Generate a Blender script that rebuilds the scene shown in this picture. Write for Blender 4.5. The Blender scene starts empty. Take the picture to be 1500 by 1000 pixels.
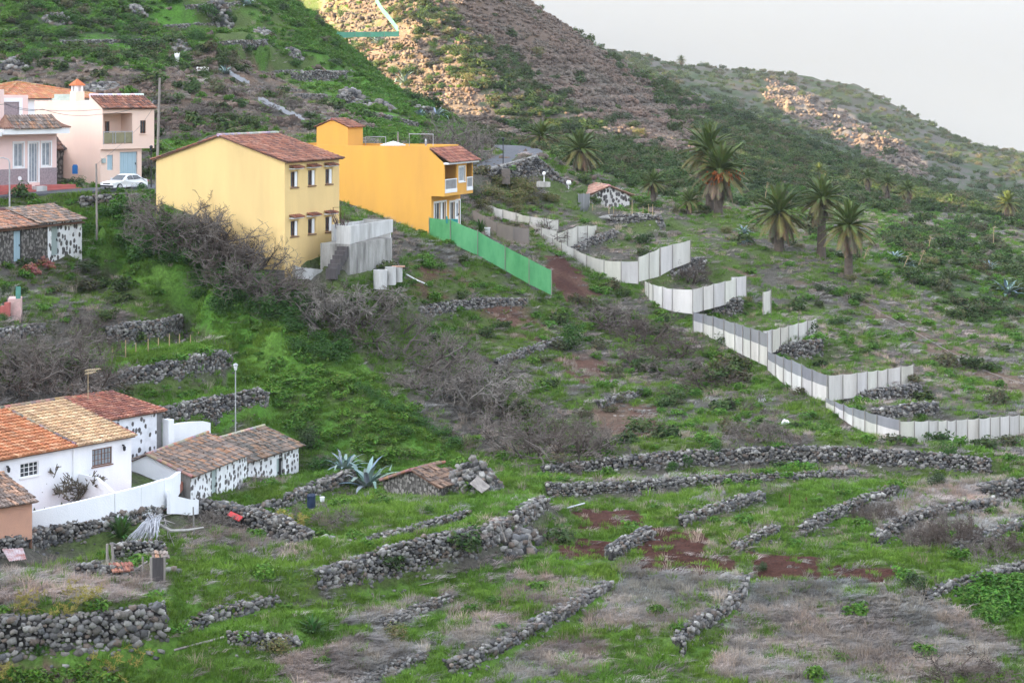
import bpy, math, random
import numpy as np
from mathutils import Vector, Matrix
random.seed(7); RS = np.random.RandomState(11)
sc = bpy.context.scene
COL = sc.collection
F = 3000.0; VH = 120.0           # focal length and horizon row in photograph pixels

def K(u, v):
    """the slope above the lower terraces lies farther back than first surveyed"""
    v1 = 560+130*min(1,max(0,(u-250)/100)); return 1+.2*min(1,max(0,(v1-v)/(v1-430)))
def P(u, v, Y, vk=None):
    Y = Y*K(u, v if vk is None else vk)
    return Vector(((u-750)/F*Y, Y, -(v-VH)/F*Y))

# ------------------------------------------------------------------ tagging
def tag(o, label=None, cat=None, group=None, kind=None):
    if label: o['label'] = label
    if cat: o['category'] = cat
    if group: o['group'] = group
    if kind: o['kind'] = kind
    return o

def empty(name, loc=(0,0,0), rz=0.0):
    o = bpy.data.objects.new(name, None); COL.objects.link(o)
    o.location = loc; o.rotation_euler = (0,0,rz); o.empty_display_size = .3
    return o

def copy_tree(o, parent=None):
    c = o.copy(); COL.objects.link(c)
    if parent is not None: c.parent = parent
    for ch in list(o.children): copy_tree(ch, c)
    return c

# ------------------------------------------------------------------ materials
def nt_new(name):
    m = bpy.data.materials.new(name); m.use_nodes = True
    nt = m.node_tree
    return m, nt, nt.nodes, nt.links, nt.nodes['Principled BSDF']

def rgba(c): return (c[0], c[1], c[2], 1)

def mat(name, c, c2=None, rough=.85, scale=2.0, amt=1.0, bump=0.0, bscale=20.0, attr=False, metal=0, spec=.3, streak=0, detail=6, inst=False, trans=0):
    """base colour c broken up by noise towards c2; attr multiplies by the mesh colour attribute"""
    m, nt, N, L, B = nt_new(name)
    B.inputs['Roughness'].default_value = rough
    B.inputs['Metallic'].default_value = metal
    B.inputs['Specular IOR Level'].default_value = spec
    if c2 is None: c2 = tuple(x*.72 for x in c)
    tc = N.new('ShaderNodeTexCoord')
    n1 = N.new('ShaderNodeTexNoise'); n1.inputs['Scale'].default_value = scale; n1.inputs['Detail'].default_value = detail
    n1.inputs['Roughness'].default_value = .65
    if streak:
        mp = N.new('ShaderNodeMapping'); mp.inputs['Scale'].default_value = (1,1,1/streak)
        L.new(tc.outputs['Object'], mp.inputs['Vector']); L.new(mp.outputs[0], n1.inputs['Vector'])
    else: L.new(tc.outputs['Object'], n1.inputs['Vector'])
    r = N.new('ShaderNodeMapRange'); r.inputs[1].default_value = .38; r.inputs[2].default_value = .68
    r.inputs[4].default_value = amt
    L.new(n1.outputs['Fac'], r.inputs[0])
    mx = N.new('ShaderNodeMix'); mx.data_type = 'RGBA'
    mx.inputs[6].default_value = rgba(c); mx.inputs[7].default_value = rgba(c2)
    L.new(r.outputs[0], mx.inputs[0])
    out = mx.outputs[2]
    if attr:
        a = N.new('ShaderNodeAttribute'); a.attribute_name = 'Col'
        mu = N.new('ShaderNodeMix'); mu.data_type = 'RGBA'; mu.blend_type = 'MULTIPLY'; mu.inputs[0].default_value = 1
        L.new(out, mu.inputs[6]); L.new(a.outputs['Color'], mu.inputs[7]); out = mu.outputs[2]
    if inst:
        a = N.new('ShaderNodeAttribute'); a.attribute_name = 'tint'; a.attribute_type = 'INSTANCER'
        mu = N.new('ShaderNodeMix'); mu.data_type = 'RGBA'; mu.blend_type = 'MULTIPLY'; mu.inputs[0].default_value = 1
        L.new(out, mu.inputs[6]); L.new(a.outputs['Color'], mu.inputs[7]); out = mu.outputs[2]
    L.new(out, B.inputs['Base Color'])
    if bump:
        n2 = N.new('ShaderNodeTexNoise'); n2.inputs['Scale'].default_value = bscale; n2.inputs['Detail'].default_value = 5
        L.new(tc.outputs['Object'], n2.inputs['Vector'])
        b = N.new('ShaderNodeBump'); b.inputs['Strength'].default_value = bump; b.inputs['Distance'].default_value = .05
        L.new(n2.outputs['Fac'], b.inputs['Height']); L.new(b.outputs[0], B.inputs['Normal'])
    if trans:
        out_n = N['Material Output']
        tr = N.new('ShaderNodeBsdfTranslucent'); L.new(out, tr.inputs['Color'])
        ms = N.new('ShaderNodeMixShader'); ms.inputs[0].default_value = trans
        L.new(B.outputs[0], ms.inputs[1]); L.new(tr.outputs[0], ms.inputs[2]); L.new(ms.outputs[0], out_n.inputs['Surface'])
    return m

# ------------------------------------------------------------------ mesh builder
class MB:
    def __init__(s): s.v = []; s.f = []; s.c = []
    def add(s, vs, fs, col=None):
        k = len(s.v); s.v.extend([tuple(p) for p in vs]); s.f.extend([tuple(i+k for i in f) for f in fs])
        s.c.extend([col or (1,1,1)]*len(vs))
    def quad(s, a, b, c, d, col=None): s.add([a,b,c,d], [(0,1,2,3)], col)
    def poly(s, pts, col=None): s.add(pts, [tuple(range(len(pts)))], col)
    def box(s, x0, x1, y0, y1, z0, z1, col=None):
        s.add([(x0,y0,z0),(x1,y0,z0),(x1,y1,z0),(x0,y1,z0),(x0,y0,z1),(x1,y0,z1),(x1,y1,z1),(x0,y1,z1)],
              [(0,3,2,1),(4,5,6,7),(0,1,5,4),(1,2,6,5),(2,3,7,6),(3,0,4,7)], col)
    def prism(s, pts, vec, col=None):
        n = len(pts); vec = Vector(vec); a = [Vector(p) for p in pts]; b = [p+vec for p in a]
        s.add(a+b, [tuple(reversed(range(n))), tuple(range(n,2*n))]+[(i,(i+1)%n,n+(i+1)%n,n+i) for i in range(n)], col)
    def tube(s, p0, p1, r0, r1=None, n=6, col=None, cap=True):
        s.path([p0,p1], [r0, r0 if r1 is None else r1], n, col, cap)
    def path(s, pts, rs, n=6, col=None, cap=True):
        pts = [Vector(p) for p in pts]
        if not hasattr(rs, '__len__'): rs = [rs]*len(pts)
        k = len(s.v); vs = []; fs = []
        for i, p in enumerate(pts):
            d = (pts[min(i+1,len(pts)-1)]-pts[max(i-1,0)])
            if d.length < 1e-9: d = Vector((0,0,1))
            d.normalize()
            a = d.cross(Vector((0,0,1)) if abs(d.z) < .9 else Vector((1,0,0))).normalized(); b = d.cross(a)
            for j in range(n):
                t = 2*math.pi*j/n; vs.append(p+(a*math.cos(t)+b*math.sin(t))*rs[i])
        for i in range(len(pts)-1):
            for j in range(n): fs.append((i*n+j, i*n+(j+1)%n, (i+1)*n+(j+1)%n, (i+1)*n+j))
        if cap: fs.append(tuple(reversed(range(n)))); fs.append(tuple(range((len(pts)-1)*n, len(pts)*n)))
        s.add(vs, fs, col)
    def lathe(s, prof, n=16, c=(0,0,0), col=None):
        vs = [(c[0]+r*math.cos(2*math.pi*j/n), c[1]+r*math.sin(2*math.pi*j/n), c[2]+z) for r, z in prof for j in range(n)]
        fs = [(i*n+j, i*n+(j+1)%n, (i+1)*n+(j+1)%n, (i+1)*n+j) for i in range(len(prof)-1) for j in range(n)]
        fs += [tuple(reversed(range(n))), tuple(range((len(prof)-1)*n, len(prof)*n))]
        s.add(vs, fs, col)
    def build(s, name, m, parent=None, smooth=False, loc=None):
        me = bpy.data.meshes.new(name); me.from_pydata(s.v, [], s.f)
        ca = me.color_attributes.new('Col', 'FLOAT_COLOR', 'POINT')
        arr = np.ones((len(s.v),4), np.float32)
        if s.v: arr[:,:3] = np.array(s.c, np.float32)
        ca.data.foreach_set('color', arr.ravel())
        if smooth: me.polygons.foreach_set('use_smooth', [True]*len(me.polygons))
        me.materials.append(m)
        o = bpy.data.objects.new(name, me); COL.objects.link(o)
        if parent is not None: o.parent = parent
        if loc is not None: o.location = loc
        return o

def np_mesh(name, V, Fc, m, col=None, smooth=False, link=True):
    """numpy vertices (n,3), faces (k,m)"""
    me = bpy.data.meshes.new(name)
    V = np.asarray(V, np.float32); Fc = np.asarray(Fc, np.int32)
    me.vertices.add(len(V)); me.vertices.foreach_set('co', V.ravel())
    k = Fc.shape[1]; me.loops.add(Fc.size); me.loops.foreach_set('vertex_index', Fc.ravel())
    me.polygons.add(len(Fc)); me.polygons.foreach_set('loop_start', np.arange(0, Fc.size, k, dtype=np.int32))
    me.polygons.foreach_set('loop_total', np.full(len(Fc), k, np.int32)) if False else None
    me.update(calc_edges=True)
    if smooth: me.polygons.foreach_set('use_smooth', np.ones(len(Fc), bool))
    if col is not None:
        ca = me.color_attributes.new('Col', 'FLOAT_COLOR', 'POINT')
        a = np.ones((len(V),4), np.float32); a[:,:3] = col; ca.data.foreach_set('color', a.ravel())
    me.materials.append(m)
    o = bpy.data.objects.new(name, me)
    if link: COL.objects.link(o)
    return o

# ------------------------------------------------------------------ noise
def vnoise(x, y, seed=0):
    xi = np.floor(x).astype(np.int64); yi = np.floor(y).astype(np.int64)
    fx = x-xi; fy = y-yi; fx = fx*fx*(3-2*fx); fy = fy*fy*(3-2*fy)
    def h(a, b):
        n = (a*374761393 + b*668265263 + seed*1442695041) & 0xffffffff
        n = ((n ^ (n >> 13))*1274126177) & 0xffffffff
        return ((n ^ (n >> 16)) & 0xffff)/65535.0
    return (h(xi,yi)*(1-fx)+h(xi+1,yi)*fx)*(1-fy)+(h(xi,yi+1)*(1-fx)+h(xi+1,yi+1)*fx)*fy
def fbm(x, y, sc_, seed=0, o=4):
    r = 0; a = 1; t = 0
    for i in range(o):
        r = r+a*vnoise(x/sc_*2**i+i*17.3, y/sc_*2**i-i*9.1, seed+i); t += a; a *= .55
    return r/t
def sstep(a, b, x): t = np.clip((x-a)/(b-a), 0, 1); return t*t*(3-2*t)
def inpoly(u, v, poly):
    r = np.zeros(u.shape, bool); n = len(poly)
    for i in range(n):
        x0, y0 = poly[i]; x1, y1 = poly[(i+1)%n]
        if y0 == y1: continue
        c = ((y0 > v) != (y1 > v)) & (u < (x1-x0)*(v-y0)/(y1-y0)+x0); r ^= c
    return r

# ------------------------------------------------------------------ dry stone walls: (u, v of top, v of base, depth), left to right with the high ground behind
WALLS = [
 ('r', .34, [(-60,908,992,101.3),(0,906,986,102),(80,905,976,102.6),(160,899,968,103.6),(245,884,952,105)], 'tall boulder wall with mossy top at the bottom left corner'),
 ('r', .26, [(-20,794,818,112.4),(25,787,815,113.4),(52,780,812,115.6),(75,772,808,117.6),(120,762,800,118.6),(166,752,788,119.5),(200,746,776,120.5),(240,736,760,122.5)], 'dry stone wall under the white painted yard wall'),
 ('f', .27, [(284,735,758,128),(330,741,772,127.5),(375,750,786,126.5),(420,767,805,125),(450,783,818,124)], 'dry stone wall running down from the shed corner past the ruin'),
 ('r', .25, [(362,747,764,130.5),(420,728,748,135),(470,705,727,140),(522,688,706,144)], 'low dry stone wall below the grassy strip in front of the sheds'),
 ('r', .22, [(508,797,810,121),(570,782,795,124.5),(630,766,780,128),(690,748,762,131.5)], 'low crumbling dry stone wall across the middle grass terrace'),
 ('r', .25, [(468,838,876,114),(520,820,869,115.8),(576,801,862,117.6),(640,785,845,119.5),(700,773,830,121.4)], 'long high dry stone terrace wall below the ruined hut'),
 ('r', .25, [(707,779,817,122.6),(728,768,806,124),(748,758,796,125.5)], 'short dry stone wall with a leaning stake beyond the gap in the terrace wall'),
 ('r', .30, [(758,752,785,127),(780,738,772,129.5),(804,728,752,132)], 'rounded end of dry stone wall above the tumbled boulders'),
 ('r', .26, [(660,972,990,107.5),(690,961,984,108.5),(752,932,952,111),(822,892,916,115.2),(865,868,886,117.8),(898,851,864,120)], 'dark dry stone bank dividing the two lower dry grass fields'),
 ('r', .27, [(1000,938,968,111.5),(1010,918,942,113),(1040,900,922,115.5),(1068,884,904,117.2),(1092,860,880,119.8),(1100,838,850,122)], 'dark broken stone bank beside the large dry grass field'),
 ('r', .2, [(525,998,1010,104.5),(575,975,988,107),(628,956,966,109)], 'low stone edge of the dry grass patch at the bottom'),
 ('r', .2, [(566,910,924,111.5),(620,888,902,113.6),(664,871,882,115.6)], 'low dark bank of stones in the dry grass below the terrace wall'),
 ('r', .25, [(260,919,938,107.6),(295,905,928,108.8),(333,888,912,110.2),(375,879,900,111.6),(414,876,892,112.6)], 'low stone wall of grey rubble right of the tall boulder wall'),
 ('r', .22, [(334,928,952,105.6),(387,930,960,106.2),(442,934,950,107.4)], 'dark overgrown stone bank below the rubble wall'),
 ('r', .22, [(803,709,735,137.2),(860,709,730,138.6),(950,705,724,140),(1060,696,712,141.5),(1160,694,707,142.4),(1258,689,700,143)], 'long low dry stone wall behind the ploughed plots'),
 ('r', .24, [(795,683,698,143),(850,678,697,143.8),(900,671,697,144.2),(970,664,692,144.8),(1040,661,689,145.2),(1124,656,687,145.6),(1200,655,685,145.8),(1265,657,687,146),(1350,663,692,146),(1452,672,704,146)], 'longest dry stone wall along the foot of the slope'),
 ('r', .22, [(1000,758,778,131.5),(1045,743,760,133.8),(1090,727,750,136.4),(1122,720,745,138)], 'dry stone wall on the right of the grassy plot with dried stalks'),
 ('r', .24, [(1178,772,795,130),(1210,752,772,132.3),(1250,735,754,134.5),(1316,711,728,138)], 'dry stone wall with a pale stone beside the reed clump'),
 ('r', .24, [(1288,784,806,128.6),(1302,772,796,130),(1340,752,772,132.4),(1400,740,758,134.6),(1465,730,748,136.5)], 'dry stone wall in front of tall grey weeds'),
 ('r', .24, [(1405,796,812,127),(1450,780,796,129.5),(1520,757,772,132.5)], 'dry stone wall running to the right edge behind tall dry weeds'),
 ('r', .24, [(1360,868,884,118.6),(1400,852,868,120.4),(1450,838,854,122.4),(1520,820,836,125)], 'dry stone wall above the bright leafy vegetable plot'),
 ('r', .2, [(1080,799,812,126),(1110,784,798,127.6),(1142,769,782,129.4)], 'short stone wall in the grass between two ploughed plots'),
 ('f', .22, [(900,806,822,124),(925,790,806,126),(960,772,786,128.5)], 'short leaning stone wall left of the ploughed plots'),
 ('r', .24, [(1440,712,736,139.5),(1470,706,740,140.4),(1520,700,738,141)], 'rough boulder wall at the right edge below the white fence'),
 ('r', .22, [(594,455,474,147.5),(640,446,466,149.4),(696,437,457,151),(740,438,452,152.6),(774,437,447,154)], 'dry stone terrace wall on the slope below the green net'),
 ('r', .2, [(730,528,540,149.2),(770,512,524,151),(825,494,503,153.5)], 'pale line of stones on the slope beside a round green bush'),
 ('r', .2, [(880,588,604,149.5),(910,578,592,150.5),(942,570,582,151.6)], 'short pile of wall stones above the bare red earth'),
 ('r', .24, [(158,480,512,143.5),(190,473,512,144.5),(235,470,504,145.5),(268,462,496,146.3)], 'stone wall with a grassy mound on top behind the garden stakes'),
 ('r', .24, [(120,556,582,142),(160,548,576,144),(195,541,572,145.2),(260,527,564,146),(325,512,550,140),(340,520,545,140)], 'upper stone terrace wall behind the white houses'),
 ('r', .24, [(236,598,628,142.5),(300,585,618,144.3),(350,577,610,139.3),(385,569,604,140),(393,575,602,140.6)], 'lower stone terrace wall behind the street lamp'),
 ('r', .24, [(156,418,446,144.6),(172,414,450,144.4),(191,416,446,145.4)], 'small squared stone buttress on the weedy slope'),
 ('r', .24, [(1018,449,466,164),(1050,440,470,165),(1088,436,468,166)], 'stone wall behind the short stepped fence, upper one'),
 ('r', .24, [(1128,514,528,157),(1165,503,533,158),(1206,497,530,159.4)], 'stone wall under the white fence in the middle of the steps'),
 ('r', .24, [(1234,580,592,152.5),(1290,570,592,154),(1350,562,586,156)], 'upper of two stone walls inside the lowest fence corner'),
 ('r', .24, [(1284,600,618,150),(1330,593,616,151.2),(1376,590,614,152.6)], 'lower of two stone walls inside the lowest fence corner'),
 ('r', .24, [(944,384,402,169),(985,386,414,167.6),(1034,376,408,170)], 'stone wall with a reddish bush behind the fence'),
 ('r', .22, [(840,364,374,172),(870,348,364,174),(905,336,348,178)], 'rough stones behind the highest white panels'),
 ('r', .3, [(706,250,264,181),(745,241,271,182.6),(787,229,266,185)], 'dark stone retaining wall under the bend of the road'),
 ('r', .3, [(788,230,264,185.3),(812,250,270,186.4),(834,268,276,187.4)], 'dark stone retaining wall sloping down from the road bend'),
 ('r', .26, [(893,316,330,183.6),(935,314,332,183.6),(968,316,344,184),(974,330,342,185.5)], 'stone wall of the yard below the dotted cottage'),
 ('r', .26, [(-40,492,520,132),(0,484,512,133.4),(30,478,506,134.8),(66,474,490,136.8)], 'grey stone garden wall below the pink terrace'),
 ('r', .22, [(364,106,117,226),(420,103,114,229),(480,104,113,233),(520,104,112,238)], 'long pale terrace wall high on the green hillside'),
 ('r', .22, [(428,107,122,222),(470,103,117,225),(508,106,118,229)], 'pale stone outcrop wall in the middle of the green hillside'),
 ('r', .22, [(436,138,146,208),(480,138,146,211)], 'short stone terrace wall above the yellow houses'),
 ('r', .22, [(498,139,152,214),(536,140,151,218)], 'short stone terrace wall near the edge of the green hill'),
 ('r', .22, [(300,64,72,222),(345,60,69,225),(392,58,66,229)], 'thin stone terrace line across the green hillside above the netting scraps'),
 ('r', .22, [(542,164,173,209),(580,171,180,211),(614,181,190,212)], 'stone terrace line on the gully edge just above the roof terrace frames'),
 ('r', .22, [(376,126,135,212),(412,128,137,213),(442,132,140,214)], 'short pale terrace line left of the two upper hillside walls'),
 ('r', .22, [(236,38,46,232),(290,34,42,236),(338,34,42,238)], 'stone terrace line below the highest terrace wall'),
 ('r', .22, [(90,60,67,215),(150,58,66,218),(205,58,65,220)], 'stone terrace line among dark bushes at the upper left'),
 ('r', .22, [(272,8,16,236),(310,6,14,238),(352,3,12,240)], 'stone terrace wall at the top of the hillside'),
]
WPTS = []     # world polyline of each wall: (x, y, ztop, zbase)
for kind, st, pts, lab in WALLS:
    WPTS.append([(P(u,vt,Y,vb), P(u,vb,Y)) for u, vt, vb, Y in pts])

# ------------------------------------------------------------------ terrain control points (u, v, depth)
CT = [(-300,1000,96),(-60,1000,100),(100,1000,101.5),(250,985,103.5),(400,1000,103),(550,1010,104),(750,1000,106),(900,1000,107),(1125,1000,108.5),(1300,1000,109.5),(1500,1000,111),(1800,1000,112),
 (150,870,106.5),(60,868,105.5),(0,870,104.5),(200,862,108.5),(100,845,110),(20,835,111.5),(250,850,111),(280,880,109.5),(330,830,116),(260,820,115),(200,810,114),(120,820,114),(0,830,112.5),(400,840,114),(440,900,109.5),(360,780,123),(310,790,120),
 (430,830,117),(430,850,114),(480,790,120.5),(560,750,130),(480,750,129),(620,725,136.5),(700,735,134),(660,790,124),(600,815,120.3),(740,740,131),(560,720,138),
 (100,735,123),(60,740,121),(160,725,125.5),(-50,760,118),(210,715,128),(240,712,129),(-200,760,112),(340,722,134.5),(400,705,141),(440,697,144.5),(300,735,131.5),(200,690,131.5),(238,645,138.5),
 (500,900,112),(600,890,113.6),(550,960,107.2),(700,900,114),(700,850,119),(760,870,118),(800,830,121.5),(830,800,124.5),(900,950,112),(800,960,110.5),(900,900,116),(1000,850,121),(950,830,122.5),(1000,900,116),(1060,950,112.5),
 (1200,900,117.5),(1300,900,118),(1400,930,116.5),(1200,960,113),(1350,850,121),(1250,850,121),(1100,850,121),(1480,900,119),(1500,860,122),(1600,880,122),(1450,960,114),
 (870,755,132.5),(900,790,127.5),(990,800,126.5),(1050,820,124.2),(1150,825,124),(1250,838,123),(980,740,134),(1060,770,130.5),(1080,720,137.5),(1190,720,137.8),(1250,770,131.5),(1220,800,127.5),(1350,810,126.5),(1420,820,125.5),(1380,720,139),(1480,755,133.5),(1500,800,128),(1600,780,131),(950,715,140.2),(1150,702,142),(1380,705,142.2),(1700,720,142),
 # gully and slopes in the middle
 (450,560,139),(400,620,141.5),(560,600,140),(450,640,143),(500,680,146),(600,660,143.5),(560,690,145),(700,640,146),(740,690,144),(680,690,143),(640,600,143.5),(720,580,147),(500,520,139.5),(560,540,142),
 (500,432,134.8),(560,480,140),(640,520,146),(600,430,144),(700,415,153.2),(800,425,159),(700,380,155.5),(640,352,157),(580,350,152),(592,402,144),(760,365,163),(720,480,150.5),(800,470,156),(830,540,152.4),(850,600,150),(950,500,157),(950,560,153),(880,460,159.5),(950,620,148.6),(1080,560,153),(1000,520,156),(1150,610,149.6),(1060,640,147),(920,650,146.6),(1240,640,147.2),(1180,585,150.6),(1400,655,147.4),(820,650,147),(760,650,146.5),(800,690,143),
 # lush slope left and terraces
 (200,300,146.5),(150,330,143),(236,296,139.8),(262,325,138.4),(330,375,136.2),(290,350,137.2),(370,394,135.2),(200,380,139.6),(300,430,134.6),(240,350,138.2),(270,390,136.4),(400,420,135.6),(420,425,135.2),(400,480,134.8),(460,470,137.5),(330,480,136),(160,372,142.6),(0,393,132.5),(60,388,136),(100,372,139.6),(124,362,141.9),(142,352,143.5),(-60,400,130),(30,420,131.5),(120,440,138),(60,450,131.5),(90,520,141),(20,540,138),(210,455,145.5),(300,500,141.5),(230,518,146),(290,506,145.5),(350,530,140.4),(400,540,139.5),(300,640,146),(330,580,141),(270,588,147.5),(330,640,143),(410,640,142.5),(225,632,142),(60,572,139),(120,588,140),(0,588,137.5),
 (470,470,139),(-120,400,141),(-120,540,130),(-200,620,126),
 # road shelf
 (0,292,147.5),(70,288,149),(145,282,149),(190,281,150),(230,282,152),(0,282,151),(100,276,155),(220,262,160),(150,262,160),(260,262,162),(-100,296,146),(-200,300,143),(-200,285,152),(-200,270,165),(350,250,165),(450,240,172),(560,240,177),(640,243,178),(700,246,184),(690,242,188),(735,228,192),(770,215,203),(740,216,208),(700,220,200),(0,310,145.6),(100,302,146.6),(180,296,147.6),
 # hillside above, unseen ground behind it lowered to let sun past
 (60,200,174),(150,205,173),(250,215,172),(330,205,173),(0,150,186),(-200,150,184),(100,150,186),(250,160,184),(400,185,186),(500,190,192),(560,185,203),(640,200,212),(0,60,212),(-200,0,224),(0,0,227),(150,80,204),(150,0,231),(300,60,220),(300,0,240),(300,120,197),(400,60,228),(400,-20,262),(400,150,200),(450,20,254),(480,80,236),(540,110,232),(560,150,218),(620,150,236),(660,180,228),(690,205,218),(640,170,240),(-200,-12,245),(0,-12,248),(150,-12,256),(300,-12,264),(350,-14,268),(0,40,300),(150,60,305),(-200,30,300),(180,90,290),(340,150,290),(430,190,285),(480,195,282),
 # second hillside beyond the gully, unseen hollows sunk to let sunlight through
 (480,30,365),(500,-20,385),(520,60,352),(560,0,370),(560,50,350),(560,92,335),(600,10,358),(600,60,343),(600,112,326),(640,20,345),(640,60,335),(640,118,318),(640,150,300),(680,80,325),(700,112,312),(700,150,300),(700,195,282),(720,140,305),(750,180,290),(780,207,280),(660,-30,365),(640,-80,385), (400,150,300),(350,150,320),(450,150,290),(400,150,340),(300,120,300),(460,160,310),(500,170,295),(420,120,360),(350,100,380),(250,100,330),(540,185,275),(480,140,330),(200,60,330),(520,165,310),(440,90,375),(497,112,322),(500,128,300),(525,163,287),(545,150,283),(480,112,335),(565,172,281),(470,75,300),(520,118,285),(575,142,272),(630,178,260),(680,208,248),(760,-4,415),(780,10,415),(800,22,412),(820,36,410),(840,50,408),(860,64,408),(740,0,400),(790,45,450),(830,75,450),(870,100,450),(910,125,450),(950,150,450),(750,40,470),(800,150,325),(760,100,352),(700,30,372),(850,100,375),(790,190,295),(900,170,330),(950,200,290),(850,215,262),(1000,240,250),(880,80,406),(915,98,410),(950,116,415),(1000,134,420),(1000,170,400),(1100,200,390),(1100,178,420),(1100,260,268),(1200,219,410),(1200,260,330),(1200,300,255),(1300,264,400),(1250,241,430),(1380,292,330),(1300,300,300),(1400,350,235),(1500,400,222),(1500,330,330),(1460,325,300),(1480,300,450),(1340,310,290),(700,-60,420),(560,-100,420),
 # near slope with palms
 (720,292,182),(760,275,184),(850,303,184),(735,325,174),(776,329,172.6),(800,341,170.6),(745,352,166),(775,362,166),(700,331,171),(820,300,183),(960,312,188),(820,262,191),(880,270,204),(945,288,202),(895,307,191.5),(862,309,190),(922,308,192),(780,302,180),(1000,300,200),(1045,316,192),(1020,345,180),(1100,400,172),(1145,366,178),(1200,385,175),(1240,402,172),(1100,350,182),(1150,450,166),(1250,470,166),(1300,430,172),(1280,520,160),(1400,450,178),(1400,560,160),(1500,550,164),(1500,480,178),(1400,380,200),(1300,370,190),(1200,340,205),(1500,600,155),(1430,610,152.5),(1600,640,151),(1700,560,165),(1700,440,215),(1060,425,168),(960,350,180),(900,370,172),(1000,400,169),(1110,455,162),(1150,470,160),(1230,535,157),(1800,650,150),
 # ground under and behind the yellow houses
 (320,300,146),(250,290,143),(450,372,141),(420,400,137),(480,335,147),(520,332,151),(560,335,152),(350,362,139.5),(385,396,136.4),(440,330,150),(400,300,152),(610,335,160),(512,403,136.4),(540,398,139),(576,389,141.7),(445,413,134.9),(475,408,135.6),(520,425,135.5),
 # dips behind the crest of the near ridge
 (780,30,500),(880,100,500),(950,135,500),(1000,160,495),(1100,205,490),(1200,245,480),(1300,290,520),(1380,320,460),(1050,190,580),
 # far hill
 (1400,262,680),(1500,292,600),(1500,240,820),(1330,235,700),(1250,205,760),(1300,200,800),(1170,150,830),(1400,225,800),(920,79,900),(1000,101,930),(1060,107,950),(1120,111,955),(1170,115,955),(1250,122,935),(1290,147,920),(1330,172,900),(1400,203,885),(1460,226,880),(1520,238,880),(1500,255,960),(1400,225,960),(1330,195,970),(1250,155,1000),(1170,142,1010),(1060,132,1010),(960,112,1000),(1650,245,880),(1800,270,870),(1050,150,800),(1000,125,800),(950,105,760),(800,60,900),(1800,330,600),(1800,400,350)]
CP = [P(*c) for c in CT]
CP = [(p.x,p.y,p.z) for p in CP]
for u in (-700,-300,0,375,750,1125,1500,1800,2300):
    for Y, z in ((60,-37),(25,-42)): CP.append(((u-750)/F*Y, Y, z))
    x = (u-750)/F*1390; CP.append((x,1390,-52+max(0,-x)*.12)); x = (u-750)/F*1900; CP.append((x,1900,-240))
for u, v, Y in ((-700,300,150),(-700,200,190),(-900,20,240),(-700,760,115),(-700,1000,95),(-700,15,330),(2300,1000,114),(2300,700,150),(2300,500,220),(2300,450,400),(2300,330,860),(-500,10,600),(200,20,600),(0,60,420)):
    p = P(u,v,Y); CP.append(tuple(p))
NW0 = len(CP)
for (kind, st, pts, lab), wp in zip(WALLS, WPTS):
    for i in range(len(wp)-1):
        (t0,b0),(t1,b1) = wp[i], wp[i+1]
        d = Vector((t1.x-t0.x, t1.y-t0.y)); n = Vector((-d.y, d.x)).normalized()
        k = max(1, int(d.length/1.3))
        for j in range(k+(i == len(wp)-2)):
            t = j/k; a = t0.lerp(t1,t); b = b0.lerp(b1,t)
            CP.append((b.x-n.x*.25, b.y-n.y*.25, b.z))
            if kind == 'r': CP.append((a.x+n.x*.6, a.y+n.y*.6, a.z-.12))
            else: CP.append((a.x+n.x*.8, a.y+n.y*.8, b.z+.1))
CP = np.array(CP, float)
def _rbf_fit(cp, lam=.05):
    n = len(cp); D = np.sqrt(((cp[:,None,:2]-cp[None,:,:2])**2).sum(2))
    A = np.zeros((n+3,n+3)); A[:n,:n] = -D+np.eye(n)*(-lam)*-1
    A[:n,n] = 1; A[:n,n+1:] = cp[:,:2]; A[n,:n] = 1; A[n+1:,:n] = cp[:,:2].T
    b = np.zeros(n+3); b[:n] = cp[:,2]
    return np.linalg.solve(A, b)
RW = _rbf_fit(CP)
def zraw(x, y):
    x = np.asarray(x, float).ravel(); y = np.asarray(y, float).ravel(); out = np.empty(len(x))
    cx = CP[:,0].astype(np.float32); cy = CP[:,1].astype(np.float32); w = RW[:-3].astype(np.float32)
    for i in range(0, len(x), 20000):
        a = x[i:i+20000,None].astype(np.float32)-cx; b = y[i:i+20000,None].astype(np.float32)-cy
        out[i:i+20000] = -(np.sqrt(a*a+b*b) @ w)
    return out+RW[-3]+RW[-2]*x+RW[-1]*y
def detail(x, y):
    far = sstep(220, 370, y); vf = sstep(520,860,y)
    d = (fbm(x,y,1.3,3)-.5)*.26*(1-far*.5)+(fbm(x,y,7,5)-.5)*(.1+1.3*far+1.5*vf)+(fbm(x,y,22,9)-.5)*(1.5*far+4*vf)
    return d
UC = np.concatenate([np.linspace(-1700,-260,13), np.linspace(-200,-60,11), np.arange(-50,1551,5.0), np.linspace(1565,1760,12), np.linspace(1850,3000,10)])
YR = np.concatenate([np.arange(24,98,4.0), np.arange(98,240,.32), np.arange(240,345,.7), np.arange(345,600,1.8), np.arange(600,1240,6), np.arange(1240,1901,45)])
GX = (UC[None,:]-750)/F*YR[:,None]; GY = np.repeat(YR[:,None], len(UC), 1)
GZ = (zraw(GX,GY)).reshape(GX.shape)+detail(GX,GY)
ROADS = [([(-160,298,144.5),(-60,291,147),(0,287,148.2),(80,282,149.8),(150,278.5,151.2),(200,277,153),(235,275,155),(300,266,160)],5.2),
 ([(670,254,181.5),(697,249,185),(730,239.5,190),(754,231,195.5),(766,223.5,201),(756,217.5,206.5),(738,215,211),(715,214,214)],4.6)]
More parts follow.
